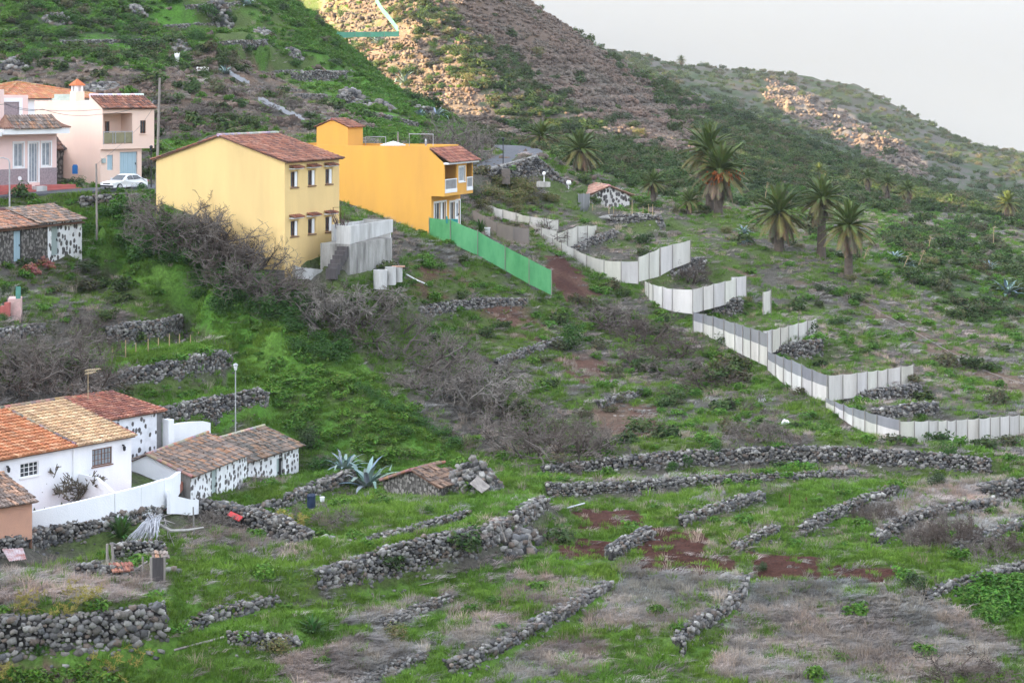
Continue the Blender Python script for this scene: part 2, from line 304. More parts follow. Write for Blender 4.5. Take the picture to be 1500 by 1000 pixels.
def spline(pts):
    pts = [P(*p) for p in pts]; dense = []
    for i in range(len(pts)-1):
        k = max(2,int((pts[i+1]-pts[i]).length/.8))
        p0 = pts[max(i-1,0)]; p1 = pts[i]; p2 = pts[i+1]; p3 = pts[min(i+2,len(pts)-1)]
        for j in range(k):
            t = j/k; dense.append(.5*((2*p1)+(p2-p0)*t+(2*p0-5*p1+4*p2-p3)*t*t+(3*p1-p0-3*p2+p3)*t**3))
    return dense+[pts[-1]]
ROADMASK = np.zeros(GX.shape,bool)
for pts, wdt in ROADS:
    dn = np.array([tuple(p) for p in spline(pts)]); bd = np.full(GX.shape,1e9); bz = np.zeros(GX.shape)
    sel = (GX > dn[:,0].min()-6) & (GX < dn[:,0].max()+6) & (GY > dn[:,1].min()-6) & (GY < dn[:,1].max()+6)
    gx, gy = GX[sel], GY[sel]; D = (gx[:,None]-dn[:,0])**2+(gy[:,None]-dn[:,1])**2; k = D.argmin(1); dd = np.sqrt(D[np.arange(len(k)),k]); zz = dn[k,2]
    t = 1-sstep(wdt/2+.3,wdt/2+1.8,dd); GZ[sel] = GZ[sel]*(1-t)+(zz-.06)*t; mm = np.zeros(GX.shape,bool); mm[sel] = dd < wdt/2+.15; ROADMASK |= mm
SIGHT = [[(404,410,135.9),(418,413.5,135.9),(472,397,139.8)],[(508,402,136.8),(577,388,142.3)],[(690,306,178),(737,322,175.5),(776,326,173.5),(818,338,174.5)],[(816,364,172),(846,358,174),(874,353,177)],[(693,326,172),(728,349,170),(760,354,169)],[(728,350,168.4),(752,357,167.6),(775,361,167)],[(776,334,172.4),(793,349,171.4),(816,356,171.8)],[(797,352,171.5),(823,368,169.6),(860,393,167.4),(885,406.5,166),(910,410,165.4),(935,412,165)],[(935,409,164.9),(966,401,166.4)],[(967,400.5,166.5),(985,390,167.4),(1011,380.5,168.6)],[(945,430,163.4),(957,443,162),(985,452,160.8),(1015,456,160)],[(1014,455,159.9),(1045,447,161.4),(1078,438,163)],[(1071,434,163.4),(1093,431,164.4)],[(1016,483,158.6),(1045,494,157.2),(1077,510,155.6),(1100,521,154.6),(1125,533,153.6)],[(1118,516,154.2),(1155,506,156.2),(1196,496,158.4)],[(1117.5,457,160.6),(1129,454.5,161)],[(1125,538,153.4),(1160,567,151.6),(1190,578,150.4),(1212,584,149.6)],[(1213,583,149.6),(1255,577,151.4),(1300,570,153.4),(1338,563,155)],[(1210,592,149.2),(1250,620,147.4),(1285,637,146.4),(1318,648,145.8)],[(1318,648,145.8),(1360,649,146.8),(1400,645,148),(1450,640,149.6),(1520,632,151.8)],[(629,345,158.4),(660,353,157.2),(700,370,156),(740,392,155.4),(775,412,155),(808,428,154.8)],[(412,6,330),(440,34,322),(462,58,316),(520,53,322),(586,53,330),(572,37,336),(548,8,350)],[(847,310,186),(863,309,186.4)],[(862,303,193.5),(922,307,193.5)],[(281,733,129.8),(357,713,137.3)],[(367,713,138),(440,698,144.5)],[(364,116,226),(420,114,229),(480,113,233),(520,112,238)],[(428,121,222),(470,117,225),(508,118,229)],[(436,146,208),(480,146,211)],[(498,152,214),(536,151,218)]]
_U = 750+F*GX/GY
for (kind, st, pts, lab), wp in zip(WALLS, WPTS):      # fill each terrace up to the top of its retaining wall
    if kind != 'r' or 'road' in lab: continue
    for i in range(len(wp)-1):
        a, b = wp[i][0], wp[i+1][0]; sel = (GX > min(a.x,b.x)-4) & (GX < max(a.x,b.x)+4) & (GY > min(a.y,b.y)-4) & (GY < max(a.y,b.y)+4)
        dx, dy = b.x-a.x, b.y-a.y; Lw = math.hypot(dx,dy); px, py = GX[sel]-a.x, GY[sel]-a.y; t = (px*dx+py*dy)/Lw**2; d = (-px*dy+py*dx)/Lw
        ok = (t > -.02) & (t < 1.02) & (d > .32) & (d < 3.2) & ~ROADMASK[sel]; zt_ = a.z+(b.z-a.z)*np.clip(t,0,1)-.10-.30*np.maximum(0,d-1.3)
        g_ = GZ[sel]; GZ[sel] = np.where(ok, np.maximum(g_,zt_+.4*detail(GX[sel],GY[sel])), g_)
for ln in SIGHT:        # the bank in front of each fence foot stays below it
    for (u0,v0,Y0),(u1,v1,Y1) in zip(ln[:-1],ln[1:]):
        ya, yb = P(u0,v0,Y0).y, P(u1,v1,Y1).y
        if u1 < u0: u0,v0,ya,u1,v1,yb = u1,v1,yb,u0,v0,ya
        if u1-u0 < 1: continue
        t = (_U-u0)/(u1-u0); inn = (t >= -.03) & (t <= 1.03); yf = ya+(yb-ya)*t; vf = v0+(v1-v0)*t
        w = inn*sstep(-9,-4,GY-yf)*(GY < yf+.25); lim = -(vf-VH+1.5)/F*GY
        GZ = np.where((w > 0) & (GZ > lim), GZ+(lim-GZ)*w, GZ)
# worked bands on the hill across the gully
UB = 750+F*GX/GY; VB = VH-F*GZ/GY
BM = sstep(325,350,GY)*(1-sstep(500,540,GY))*sstep(455,500,UB)*(1-sstep(1000,1080,UB))*sstep(.30,.42,fbm(GX,GY,30,71))
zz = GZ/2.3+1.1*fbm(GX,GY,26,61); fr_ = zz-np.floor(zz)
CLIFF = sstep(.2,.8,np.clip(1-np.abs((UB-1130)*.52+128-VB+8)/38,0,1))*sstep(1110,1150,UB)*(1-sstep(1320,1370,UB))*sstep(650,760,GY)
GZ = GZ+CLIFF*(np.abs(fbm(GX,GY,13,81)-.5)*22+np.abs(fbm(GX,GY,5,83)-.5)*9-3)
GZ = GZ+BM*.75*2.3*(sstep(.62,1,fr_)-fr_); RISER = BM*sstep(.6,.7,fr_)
def zg(x, y):
    """ground height at world x, y"""
    u = 750+F*np.asarray(x,float)/np.asarray(y,float)
    ci = np.interp(u, UC, np.arange(len(UC))); ri = np.interp(y, YR, np.arange(len(YR)))
    c0 = np.clip(np.floor(ci).astype(int),0,len(UC)-2); r0 = np.clip(np.floor(ri).astype(int),0,len(YR)-2); a = ci-c0; b = ri-r0
    return (GZ[r0,c0]*(1-a)+GZ[r0,c0+1]*a)*(1-b)+(GZ[r0+1,c0]*(1-a)+GZ[r0+1,c0+1]*a)*b
def gp(u, v, ymin=97, ymax=1500):
    """the first ground point seen through photograph pixel (u, v) beyond depth ymin"""
    ci = float(np.interp(u, UC, np.arange(len(UC)))); c0 = min(int(ci),len(UC)-2); a = ci-c0
    z = GZ[:,c0]*(1-a)+GZ[:,c0+1]*a; ray = -(v-VH)/F*YR
    ok = np.where((z >= ray) & (YR >= ymin) & (YR <= ymax))[0]
    if len(ok) == 0: return None
    i = ok[0]
    if i == 0: Y = YR[0]
    else:
        d0 = ray[i-1]-z[i-1]; d1 = ray[i]-z[i]; t = d0/(d0-d1) if d0 != d1 else 0
        t = min(1,max(0,t)); Y = YR[i-1]+(YR[i]-YR[i-1])*t
    x = (u-750)/F*Y
    return Vector((x, Y, float(zg(x,Y))))
# ------------------------------------------------------------------ building materials
def hue(c, k): return tuple(x*k for x in c)
M = {}
M['yellow'] = mat('yellow_paint', (.75,.54,.235), (.62,.44,.20), .9, .45, .8, .25, 30, streak=6)
M['deep'] = mat('deep_yellow_paint', (.70,.365,.07), (.58,.30,.07), .9, .4, .75, .2, 30, streak=6)
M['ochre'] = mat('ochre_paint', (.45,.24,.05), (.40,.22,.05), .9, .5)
M['pink'] = mat('pink_paint', (.80,.60,.49), (.76,.56,.46), .9, .5, 1, .2, 30, streak=3)
M['rose'] = mat('rose_paint', (.78,.58,.53), (.72,.53,.49), .9, .5, 1, .2, 30, streak=3)
M['white'] = mat('white_limewash', (.80,.81,.83), (.70,.72,.75), .9, .8, .8, .4, 14, streak=3)
M['white_trim'] = mat('white_painted_trim', (.80,.80,.80), (.72,.72,.72), .6, 1)
M['terracotta'] = mat('terracotta_render', (.52,.29,.20), (.44,.25,.18), .95, 1.2, 1, .4, 20)
M['concrete'] = mat('stained_concrete', (.36,.35,.325), (.12,.115,.105), .95, 1.6, .9, .5, 9, streak=5)
M['concrete_white'] = mat('whitewashed_concrete', (.56,.555,.54), (.30,.29,.27), .95, 1.2, .9, .4, 9, streak=6)
M['blockgrey'] = mat('grey_block', (.20,.20,.20), (.13,.13,.13), .95, 2, 1, .5, 9)
M['glass'] = mat('dark_glass', (.02,.025,.03), (.03,.035,.04), .08, 2, spec=.6)
M['glass_pale'] = mat('curtained_glass', (.30,.33,.36), (.18,.21,.24), .15, 3, spec=.6)
M['wood'] = mat('brown_wood', (.16,.075,.04), (.11,.05,.03), .7, 6)
M['wood_grey'] = mat('weathered_wood', (.30,.27,.24), (.16,.14,.13), .9, 3, 1, .4, 30, streak=8)
M['wood_dark'] = mat('dark_weathered_wood', (.085,.075,.075), (.05,.045,.045), .9, 4, 1, .4, 30, streak=8)
M['bluegrey'] = mat('blue_grey_painted_door', (.36,.49,.55), (.31,.43,.49), .6, 2, streak=6)
M['greygreen'] = mat('pale_green_painted_door', (.36,.43,.42), (.28,.34,.33), .7, 2, streak=6)
M['metal'] = mat('grey_metal', (.42,.43,.44), (.33,.33,.34), .5, 3, metal=.4)
M['black_metal'] = mat('black_iron', (.03,.03,.032), None, .5)
M['olive_glass'] = mat('olive_balcony_panel', (.24,.22,.12), (.17,.16,.09), .25, 2, spec=.5)
M['tile'] = mat('clay_tile', (1,1,1), (.72,.68,.66), .9, 5, 1, .3, 30, attr=True)
M['tile_under'] = mat('tile_underside', (.16,.09,.06), None, .95, 4)
M['redfloor'] = mat('red_floor_tiles', (.33,.13,.09), (.27,.11,.08), .8, 5)
M['redstep'] = mat('red_painted_step', (.42,.12,.10), (.34,.10,.09), .8, 2)
M['plinth'] = mat('mottled_stone_cladding', (.33,.27,.28), (.22,.18,.19), .8, 9)
M['plastic_blue'] = mat('blue_plastic', (.03,.20,.55), None, .5)
M['red'] = mat('red_paint', (.45,.03,.03), None, .6)

def dotted(name, base, stone, scale, thr, base2=None, spots=True):
    """limewash with dark stones left showing (voronoi cells)"""
    m, nt, N, L, B = nt_new(name); B.inputs['Roughness'].default_value = .92; B.inputs['Specular IOR Level'].default_value = .2
    tc = N.new('ShaderNodeTexCoord'); v = N.new('ShaderNodeTexVoronoi'); v.inputs['Scale'].default_value = scale; v.inputs['Randomness'].default_value = .8
    nz = N.new('ShaderNodeTexNoise'); nz.inputs['Scale'].default_value = 6; nz.inputs['Detail'].default_value = 3
    mixv = N.new('ShaderNodeMix'); mixv.data_type = 'VECTOR'; mixv.inputs[0].default_value = .12
    mp = N.new('ShaderNodeMapping'); mp.inputs['Scale'].default_value = (1,1,.72)
    L.new(tc.outputs['Object'], nz.inputs['Vector']); L.new(tc.outputs['Object'], mixv.inputs[4]); L.new(nz.outputs['Color'], mixv.inputs[5])
    L.new(mixv.outputs[1], mp.inputs[0]); L.new(mp.outputs[0], v.inputs['Vector'])
    r = N.new('ShaderNodeMapRange'); r.inputs[1].default_value = thr-.03; r.inputs[2].default_value = thr+.03
    ad = N.new('ShaderNodeMath'); ad.operation = 'MULTIPLY_ADD'; ad.inputs[1].default_value = .10
    sp = N.new('ShaderNodeSeparateColor'); L.new(v.outputs['Color'], sp.inputs[0]); L.new(sp.outputs[0], ad.inputs[0]); L.new(v.outputs['Distance'], ad.inputs[2])
    L.new(ad.outputs[0], r.inputs[0])
    st = N.new('ShaderNodeMix'); st.data_type = 'RGBA'; st.inputs[6].default_value = rgba(stone); st.inputs[7].default_value = rgba(hue(stone,2.2)); L.new(sp.outputs[1], st.inputs[0])
    pl = N.new('ShaderNodeMix'); pl.data_type = 'RGBA'; pl.inputs[6].default_value = rgba(base); pl.inputs[7].default_value = rgba(base2 or hue(base,.8))
    n3 = N.new('ShaderNodeTexNoise'); n3.inputs['Scale'].default_value = 1.2; n3.inputs['Detail'].default_value = 6; L.new(tc.outputs['Object'], n3.inputs['Vector'])
    rr = N.new('ShaderNodeMapRange'); rr.inputs[1].default_value = .45; rr.inputs[2].default_value = .7; L.new(n3.outputs['Fac'], rr.inputs[0]); L.new(rr.outputs[0], pl.inputs[0])
    mx = N.new('ShaderNodeMix'); mx.data_type = 'RGBA'; L.new(r.outputs[0], mx.inputs[0]); L.new(st.outputs[2], mx.inputs[6]); L.new(pl.outputs[2], mx.inputs[7])
    L.new(mx.outputs[2], B.inputs['Base Color'])
    b = N.new('ShaderNodeBump'); b.inputs['Strength'].default_value = .5; b.inputs['Distance'].default_value = .04; b.invert = True
    L.new(r.outputs[0], b.inputs['Height']); L.new(b.outputs[0], B.inputs['Normal'])
    return m
M['dotted'] = dotted('limewash_with_dark_stones', (.78,.79,.80), (.075,.070,.068), 3.5, .45, (.58,.58,.58))
M['dotted_sparse'] = dotted('limewash_with_sparse_stones', (.74,.76,.80), (.09,.085,.085), 3.0, .37, (.55,.57,.60))
M['dotted_old'] = dotted('old_limewash_with_stones', (.58,.56,.54), (.06,.055,.055), 3.6, .50, (.42,.40,.38))
M['rubble'] = dotted('rubble_masonry', (.06,.055,.05), (.13,.12,.11), 5.5, .50, (.09,.083,.076))
M['basalt'] = dotted('mortared_basalt', (.22,.22,.22), (.055,.058,.062), 3.0, .56)

V3 = Vector; Z = Vector((0,0,1))
class Face:
    def __init__(s, O, ex, n): s.O = V3(O); s.ex = V3(ex); s.n = V3(n)
    def pt(s, a, b, d=0): return s.O+s.ex*a+Z*b-s.n*d
def front(y=0, x0=0): return Face((x0,y,0), (1,0,0), (0,-1,0))      # a = local x
def side(x=0): return Face((x,0,0), (0,1,0), (-1,0,0))              # a = local y
def wall_face(mb, f, a0, a1, z0, z1, holes=(), dep=.2):
    xs = sorted({a0,a1,*[h[0] for h in holes],*[h[1] for h in holes]}); zs = sorted({z0,z1,*[h[2] for h in holes],*[h[3] for h in holes]})
    for i in range(len(xs)-1):
        for j in range(len(zs)-1):
            cx = (xs[i]+xs[i+1])/2; cz = (zs[j]+zs[j+1])/2
            if any(h[0] < cx < h[1] and h[2] < cz < h[3] for h in holes): continue
            mb.quad(f.pt(xs[i],zs[j]), f.pt(xs[i+1],zs[j]), f.pt(xs[i+1],zs[j+1]), f.pt(xs[i],zs[j+1]))
    for h in holes:
        d = h[4] if len(h) > 4 else dep; c = [(h[0],h[2]),(h[1],h[2]),(h[1],h[3]),(h[0],h[3])]
        for k in range(4):
            p, q = c[k], c[(k+1)%4]; mb.quad(f.pt(*p), f.pt(*q), f.pt(*q,d), f.pt(*p,d))
        if len(h) > 5: mb.quad(*[f.pt(*p,d) for p in c])     # closed back
def fbox(mb, f, a0, a1, b0, b1, d0, d1, col=None):
    """box on a face: d0 outer depth (negative = proud), d1 inner depth"""
    P8 = [f.pt(a,b,d) for d in (d0,d1) for a, b in ((a0,b0),(a1,b0),(a1,b1),(a0,b1))]
    mb.add(P8, [(0,1,2,3),(7,6,5,4),(0,4,5,1),(1,5,6,2),(2,6,7,3),(3,7,4,0)], col)
def window(parent, f, h, fm, gm, nx=2, nz=1, fr=.07, dep=.12, name='window', sill=None, label=None, bar=.03):
    a0, a1, b0, b1 = h[:4]; mb = MB(); d0 = dep; d1 = dep+.06
    fbox(mb, f, a0, a0+fr, b0, b1, d0, d1); fbox(mb, f, a1-fr, a1, b0, b1, d0, d1)
    fbox(mb, f, a0+fr, a1-fr, b0, b0+fr, d0, d1); fbox(mb, f, a0+fr, a1-fr, b1-fr, b1, d0, d1)
    for i in range(1,nx):
        a = a0+(a1-a0)*i/nx; w = bar*(1.6 if nx == 2 or i*2 == nx else 1)
        fbox(mb, f, a-w/2, a+w/2, b0+fr, b1-fr, d0+.003, d1-.003)
    for j in range(1,nz):
        b = b0+(b1-b0)*j/nz
        fbox(mb, f, a0+fr, a1-fr, b-bar/2, b+bar/2, d0+.006, d1-.006)
    o = mb.build(name, fm, parent)
    if label: o['label'] = label
    g = MB(); fbox(g, f, a0+fr*.6, a1-fr*.6, b0+fr*.6, b1-fr*.6, d0+.03, d0+.045); g.build('pane', gm, o)
    if sill:
        s = MB(); fbox(s, f, a0-.06, a1+.06, b0-.07, b0-.005, -.07, dep); s.build('sill', sill, o)
    return o
def trim(parent, f, h, m, w=.1, proud=.025, bottom=True):
    a0,a1,b0,b1 = h[:4]; mb = MB()
    fbox(mb, f, a0-w, a0, b0-(w if bottom else 0), b1+w, -proud, .05); fbox(mb, f, a1, a1+w, b0-(w if bottom else 0), b1+w, -proud, .05)
    fbox(mb, f, a0, a1, b1, b1+w, -proud, .05)
    if bottom: fbox(mb, f, a0, a1, b0-w, b0, -proud, .05)
    return mb.build('window_surround', m, parent)
def plank_door(parent, f, h, m, dep=.1, n=5, name='door', handle=True):
    a0,a1,b0,b1 = h[:4]; mb = MB(); w = (a1-a0)/n
    for i in range(n): fbox(mb, f, a0+i*w+.004, a0+(i+1)*w-.004, b0, b1, dep+(.006 if i%2 else 0), dep+.05)
    o = mb.build(name, m, parent)
    if handle:
        k = MB(); fbox(k, f, a1-.14, a1-.09, b0+.95, b0+1.1, dep-.05, dep-.002); k.build('handle', M['black_metal'], o)
    return o
PAL = {'brown': [(.24,.11,.075),(.30,.13,.085),(.19,.09,.07),(.33,.17,.12),(.14,.075,.06),(.26,.10,.06)],
       'old': [(.26,.20,.165),(.19,.15,.13),(.33,.22,.16),(.14,.12,.105),(.36,.20,.12),(.23,.19,.165)],
       'orange': [(.46,.18,.085),(.50,.22,.11),(.40,.16,.08),(.52,.28,.16),(.46,.20,.095)],
       'cream': [(.56,.40,.24),(.50,.34,.20),(.62,.46,.29),(.44,.29,.18),(.58,.38,.22)],
       'red': [(.30,.12,.085),(.36,.15,.10),(.25,.10,.075),(.40,.20,.14),(.22,.10,.08)],
       'salmon': [(.42,.23,.165),(.48,.28,.21),(.36,.20,.15),(.46,.31,.24)]}
def tiles(mb, O, ex, es, Ln, S, pal, pitch=.23, row=.42, amp=.06, rag=0.0, seed=1, base_z=0.03, step=.045):
    """barrel tiles: O eave corner, ex along the eave, es up the slope"""
    R = random.Random(seed); O = V3(O); ex = V3(ex).normalized(); es = V3(es).normalized(); nn = ex.cross(es)
    if nn.z < 0: nn = -nn
    nc = max(1, round(Ln/pitch)); nr = max(1, round(S/row)); w = Ln/nc; h = S/nr; pl = PAL[pal] if isinstance(pal, str) else pal
    colb = [R.uniform(.85,1.12) for _ in range(nc)]
    prof = [(0,0),(.16,.75),(.36,1),(.56,.75),(.72,0),(1,0)]
    for c in range(nc):
        for r in range(nr):
            k = R.choice(pl); f = R.uniform(.78,1.18)*colb[c]; col = tuple(min(1,x*f) for x in k)
            jx = R.uniform(-rag,rag)*.25*w; jz = R.uniform(0,rag)*.03; s0 = r*h-(R.uniform(0,rag)*.1*h if r == 0 else .03)-(.07 if r == 0 else 0); s1 = (r+1)*h
            vs = []
            for s_, dz in ((s0,step),(s1,0)):
                for a, b in prof:
                    vs.append(O+ex*(c*w+a*w+jx)+es*s_+nn*(base_z+dz+jz+b*amp))
            vs += [O+ex*(c*w+a*w+jx)+es*s0+nn*(base_z-.01+jz) for a, b in prof]
            n = len(prof)
            fs = [(i,i+1,n+i+1,n+i) for i in range(n-1)]+[(2*n+i,2*n+i+1,i+1,i) for i in range(n-1)]
            mb.add(vs, fs, col)
def ridge_caps(mb, p, q, pal, r=.11, seed=3):
    R = random.Random(seed); p = V3(p); q = V3(q); n = max(2, int((q-p).length/.38)); pl = PAL[pal] if isinstance(pal,str) else pal
    for i in range(n):
        mb.path([p.lerp(q,i/n), p.lerp(q,(i+1.08)/n)], [r, r*.88], 8, tuple(x*R.uniform(.8,1.2) for x in R.choice(pl)))
def roof_part(name, parent, slopes, caps=(), slabs=()):
    """slopes: list of tiles() argument tuples; slabs: underside polygons extruded"""
    mb = MB()
    for a in slopes: tiles(mb, *a[:6], **(a[6] if len(a) > 6 else {}))
    for p, q, pal in caps: ridge_caps(mb, p, q, pal)
    o = mb.build(name, M['tile'], parent)
    if slabs:
        s = MB()
        for pts, vec in slabs: s.prism(pts, vec)
        s.build('roof_slab', M['tile_under'], o)
    return o
def house(name, label, origin, a_deg, cat='house'):
    x, y, z = origin; k = K(750+F*x/y, VH-F*z/y); k = 1.2 if k > 1.05 else 1.0
    e = empty(name, (x*k,y*k,z*k), math.radians(90-a_deg)); e.scale = (k,k,k); tag(e, label, cat); return e
def unit2(dy, dz): l = math.hypot(dy,dz); return (0,dy/l,dz/l), l

# every house is measured upwards from its own z = 0 (the camera's height is world 0)
# ================================================================== pale yellow house
o = house('yellow_house', 'big pale yellow house with two rows of three small windows and a brown tiled roof', (-15.096,136,-13.3), 24)
zb = -2.2; ze = 8.0; zr = 9.66; L_, D_ = 7.5, 10.12; yr = 5.06
ff = front(); fs_ = side(); w = MB(); holes = []
for a in (1.28,3.62,6.02):
    holes += [(a-.5,a+.5,6.24,7.3), (a-.5,a+.5,2.96,4.0)]
wall_face(w, ff, 0, L_, zb, ze, holes, .22)
wall_face(w, fs_, 0, D_, zb+3.0, ze)
w.poly([fs_.pt(0,ze), fs_.pt(D_,ze), fs_.pt(yr,zr-.05)])
bk = Face((L_,0,0),(0,1,0),(1,0,0)); wall_face(w, bk, 0, D_, zb, ze); w.poly([bk.pt(0,ze),bk.pt(D_,ze),bk.pt(yr,zr-.05)])
wall_face(w, Face((0,D_,0),(1,0,0),(0,1,0)), 0, L_, zb, ze)
w.build('wall', M['yellow'], o)
w = MB(); w.box(.02,.4,.02,D_-.02,zb-1,zb+3.0); w.build('grey_plinth', M['blockgrey'], o)
sv, sl = unit2(yr+.3, zr-ze); sv2, sl2 = unit2(-(D_-yr+.3), zr-ze)
r0 = (-.18,-.28,ze-.09)
roof_part('roof', o, [((-.18,-.28,ze-.03),(1,0,0),sv,L_+.36,sl,'brown',dict(seed=5,rag=.5)), ((-.18,D_+.28,ze-.03),(1,0,0),sv2,L_+.36,sl2,'brown',dict(seed=6))],
          [((-.2,yr,zr+.06),(L_+.2,yr,zr+.06),[(.5,.45,.42),(.4,.36,.34)])],
          [([(-.15,-.25,ze-.10),(-.15,yr,zr-.04),(-.15,yr,zr+.02),(-.15,-.25,ze-.03)],(L_+.3,0,0)), ([(-.15,D_+.25,ze-.10),(-.15,yr,zr-.045),(-.15,yr,zr+.015),(-.15,D_+.25,ze-.03)],(L_+.3,0,0))])
for h in holes:
    wo = window(o, ff, h, M['wood'], M['glass'], 2, 1, .08, .12, sill=M['wood'])
    s = MB(); fbox(s, ff, h[1]-.34, h[1]-.02, h[2]+.03, h[3]-.03, .055, .115); s.build('shutter', M['white_trim'], wo)
    c = MB(); fbox(c, ff, h[0]-.2, h[1]+.2, h[3]+.16, h[3]+.23, -.34, .02); c.build('window_canopy', M['white_trim'], o)
    t = MB(); tiles(t, ff.pt(h[0]-.22,h[3]+.23,-.36), (1,0,0), (0,.93,.36), h[1]-h[0]+.44, .39, 'brown', row=.39, seed=int(h[0]*100)); t.build('canopy_tiles', M['tile'], o)

# ================================================================== deep yellow house with roof terrace
o = house('terraced_yellow_house', 'deep yellow house with flat roof terrace, small roof tower and white balcony rails', (-5.214,158,-12.6), 22)
zt = 7.6; zb = -2.5; Lb, Db = 5.6, 14.0
up = front(0); lo = front(1.1); fs_ = side(); w = MB()
wall_face(w, fs_, 1.1, Db, zb, 3.75); wall_face(w, fs_, 0, Db, 3.75, zt-1.2 if False else 6.3)
wall_face(w, fs_, 1.25, Db, 6.3, zt); w.poly([fs_.pt(0,6.3), fs_.pt(1.25,6.3), fs_.pt(1.25,7.35)])
balc = [(.12,2.35,4.0,6.2,1.3,1),(4.35,5.48,4.0,6.2,1.3,1)]; wup = (2.75,4.0,4.75,5.95)
wall_face(w, up, 0, Lb, 3.75, 6.3, balc+[wup], .15)
w.quad(up.pt(0,3.75),up.pt(Lb,3.75),up.pt(Lb,3.75,1.1),up.pt(0,3.75,1.1))
low = [(.55,1.75,1.55,3.2),(2.0,2.75,1.75,3.2),(3.55,4.5,1.6,3.1),(4.75,5.5,1.0,3.15)]
wall_face(w, lo, 0, Lb, zb, 3.75, low, .15)
rt = Face((Lb,0,0),(0,1,0),(1,0,0)); wall_face(w, rt, 1.1, Db, zb, 3.75); wall_face(w, rt, 0, Db, 3.75, 6.3); wall_face(w, rt, 1.25, Db, 6.3, zt)
wall_face(w, Face((0,Db,0),(1,0,0),(0,1,0)), 0, Lb, zb, zt)
# parapet inner faces, rims and terrace floor
T = .18
wall_face(w, Face((T,0,0),(0,1,0),(1,0,0)), 1.45, Db-T, zt-.85, zt); wall_face(w, Face((Lb-T,0,0),(0,1,0),(-1,0,0)), 1.45, Db-T, zt-.85, zt)
wall_face(w, front(1.45), T, Lb-T, zt-.85, zt); wall_face(w, front(Db-T), T, Lb-T, zt-.85, zt); wall_face(w, front(1.25), 0, Lb, 7.3, zt)
w.quad((0,1.25,zt),(T,1.25,zt),(T,Db,zt),(0,Db,zt)); w.quad((Lb-T,1.25,zt),(Lb,1.25,zt),(Lb,Db,zt),(Lb-T,Db,zt)); w.quad((T,1.25,zt),(Lb-T,1.25,zt),(Lb-T,1.45,zt),(T,1.45,zt)); w.quad((T,Db-T,zt),(Lb-T,Db-T,zt),(Lb-T,Db,zt),(T,Db,zt))
w.build('wall', M['deep'], o)
w = MB(); w.quad((T,1.45,zt-.8),(Lb-T,1.45,zt-.8),(Lb-T,Db-T,zt-.8),(T,Db-T,zt-.8)); w.build('terrace_floor', M['redfloor'], o)
for h in balc:   # ochre linings
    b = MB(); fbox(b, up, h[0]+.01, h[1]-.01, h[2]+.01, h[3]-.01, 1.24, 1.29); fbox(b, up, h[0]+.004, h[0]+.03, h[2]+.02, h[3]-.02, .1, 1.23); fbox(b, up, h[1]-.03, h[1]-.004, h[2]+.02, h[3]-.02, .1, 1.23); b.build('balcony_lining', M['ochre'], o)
    r = MB(); fbox(r, up, h[0]-.03, h[1]+.03, 4.0, 4.3, -.04, .08); fbox(r, up, h[0]-.03, h[1]+.03, 5.0, 5.07, -.04, .08)
    for a in (h[0], h[1]-.07): fbox(r, up, a, a+.07, 4.3, 5.0, -.03, .07)
    br = r.build('balcony_rail', M['white_trim'], o); g = MB()
    n = int((h[1]-h[0])/.11)
    for i in range(n): a = h[0]+.08+i*(h[1]-h[0]-.16)/n; fbox(g, up, a, a+.05, 4.3, 5.0, .0, .04)
    g.build('balusters', M['metal'], br)
window(o, up, wup, M['white_trim'], M['glass_pale'], 3, 1, .09, .06, sill=M['white_trim']); trim(o, up, wup, M['white_trim'], .06)
for i, h in enumerate(low):
    trim(o, lo, h, M['white_trim'], .12, bottom=i not in (0,3))
    if i == 3: d = plank_door(o, lo, h, M['white_trim'], .08, 4); g = MB(); fbox(g, lo, h[0]+.2, h[1]-.2, h[2]+.9, h[3]-.2, .06, .075); g.build('door_glass', M['glass_pale'], d)
    else: window(o, lo, h, M['white_trim'], M['glass'], 2, 1, .07, .1)
b = MB(); fbox(b, up, -.12, Lb+.25, 6.22, 6.36, -.42, .02); b.build('white_fascia', M['white_trim'], o)
sv, sl = unit2(1.75, 1.05)
roof_part('porch_roof', o, [((-.1,-.5,6.38),(1,0,0),sv,Lb+.35,sl,'red',dict(seed=8,rag=.4))], slabs=[([(-.05,-.44,6.365),(-.05,1.24,7.36),(-.05,1.24,7.4),(-.05,-.44,6.39)],(Lb+.25,0,0))])
# small roof tower
tx0, tx1, ty0, ty1 = 2.2, 4.9, 9.4, 12.2; z0 = zt-.8; te = 8.95; tr = 9.55
w = MB(); f1 = Face((tx0,0,0),(0,1,0),(-1,0,0)); wall_face(w, f1, ty0, ty1, z0, te); w.poly([f1.pt(ty0,te),f1.pt(ty1,te),f1.pt((ty0+ty1)/2,tr)])
wall_face(w, front(ty0), tx0, tx1, z0, te); f2 = Face((tx1,0,0),(0,1,0),(1,0,0)); wall_face(w, f2, ty0, ty1, z0, te); w.poly([f2.pt(ty0,te),f2.pt(ty1,te),f2.pt((ty0+ty1)/2,tr)]); wall_face(w, front(ty1), tx0, tx1, z0, te)
tw = w.build('roof_tower', M['deep'], o)
sv, sl = unit2((ty1-ty0)/2+.12, tr-te); sv2, _ = unit2(-(ty1-ty0)/2-.12, tr-te)
roof_part('tower_roof', tw, [((tx0-.1,ty0-.13,te+.0),(1,0,0),sv,tx1-tx0+.2,sl,'brown',dict(seed=9)), ((tx0-.1,ty1+.13,te),(1,0,0),sv2,tx1-tx0+.2,sl,'brown',dict(seed=10))], [((tx0-.1,(ty0+ty1)/2,tr+.05),(tx1+.1,(ty0+ty1)/2,tr+.05),'brown')])
BH = o
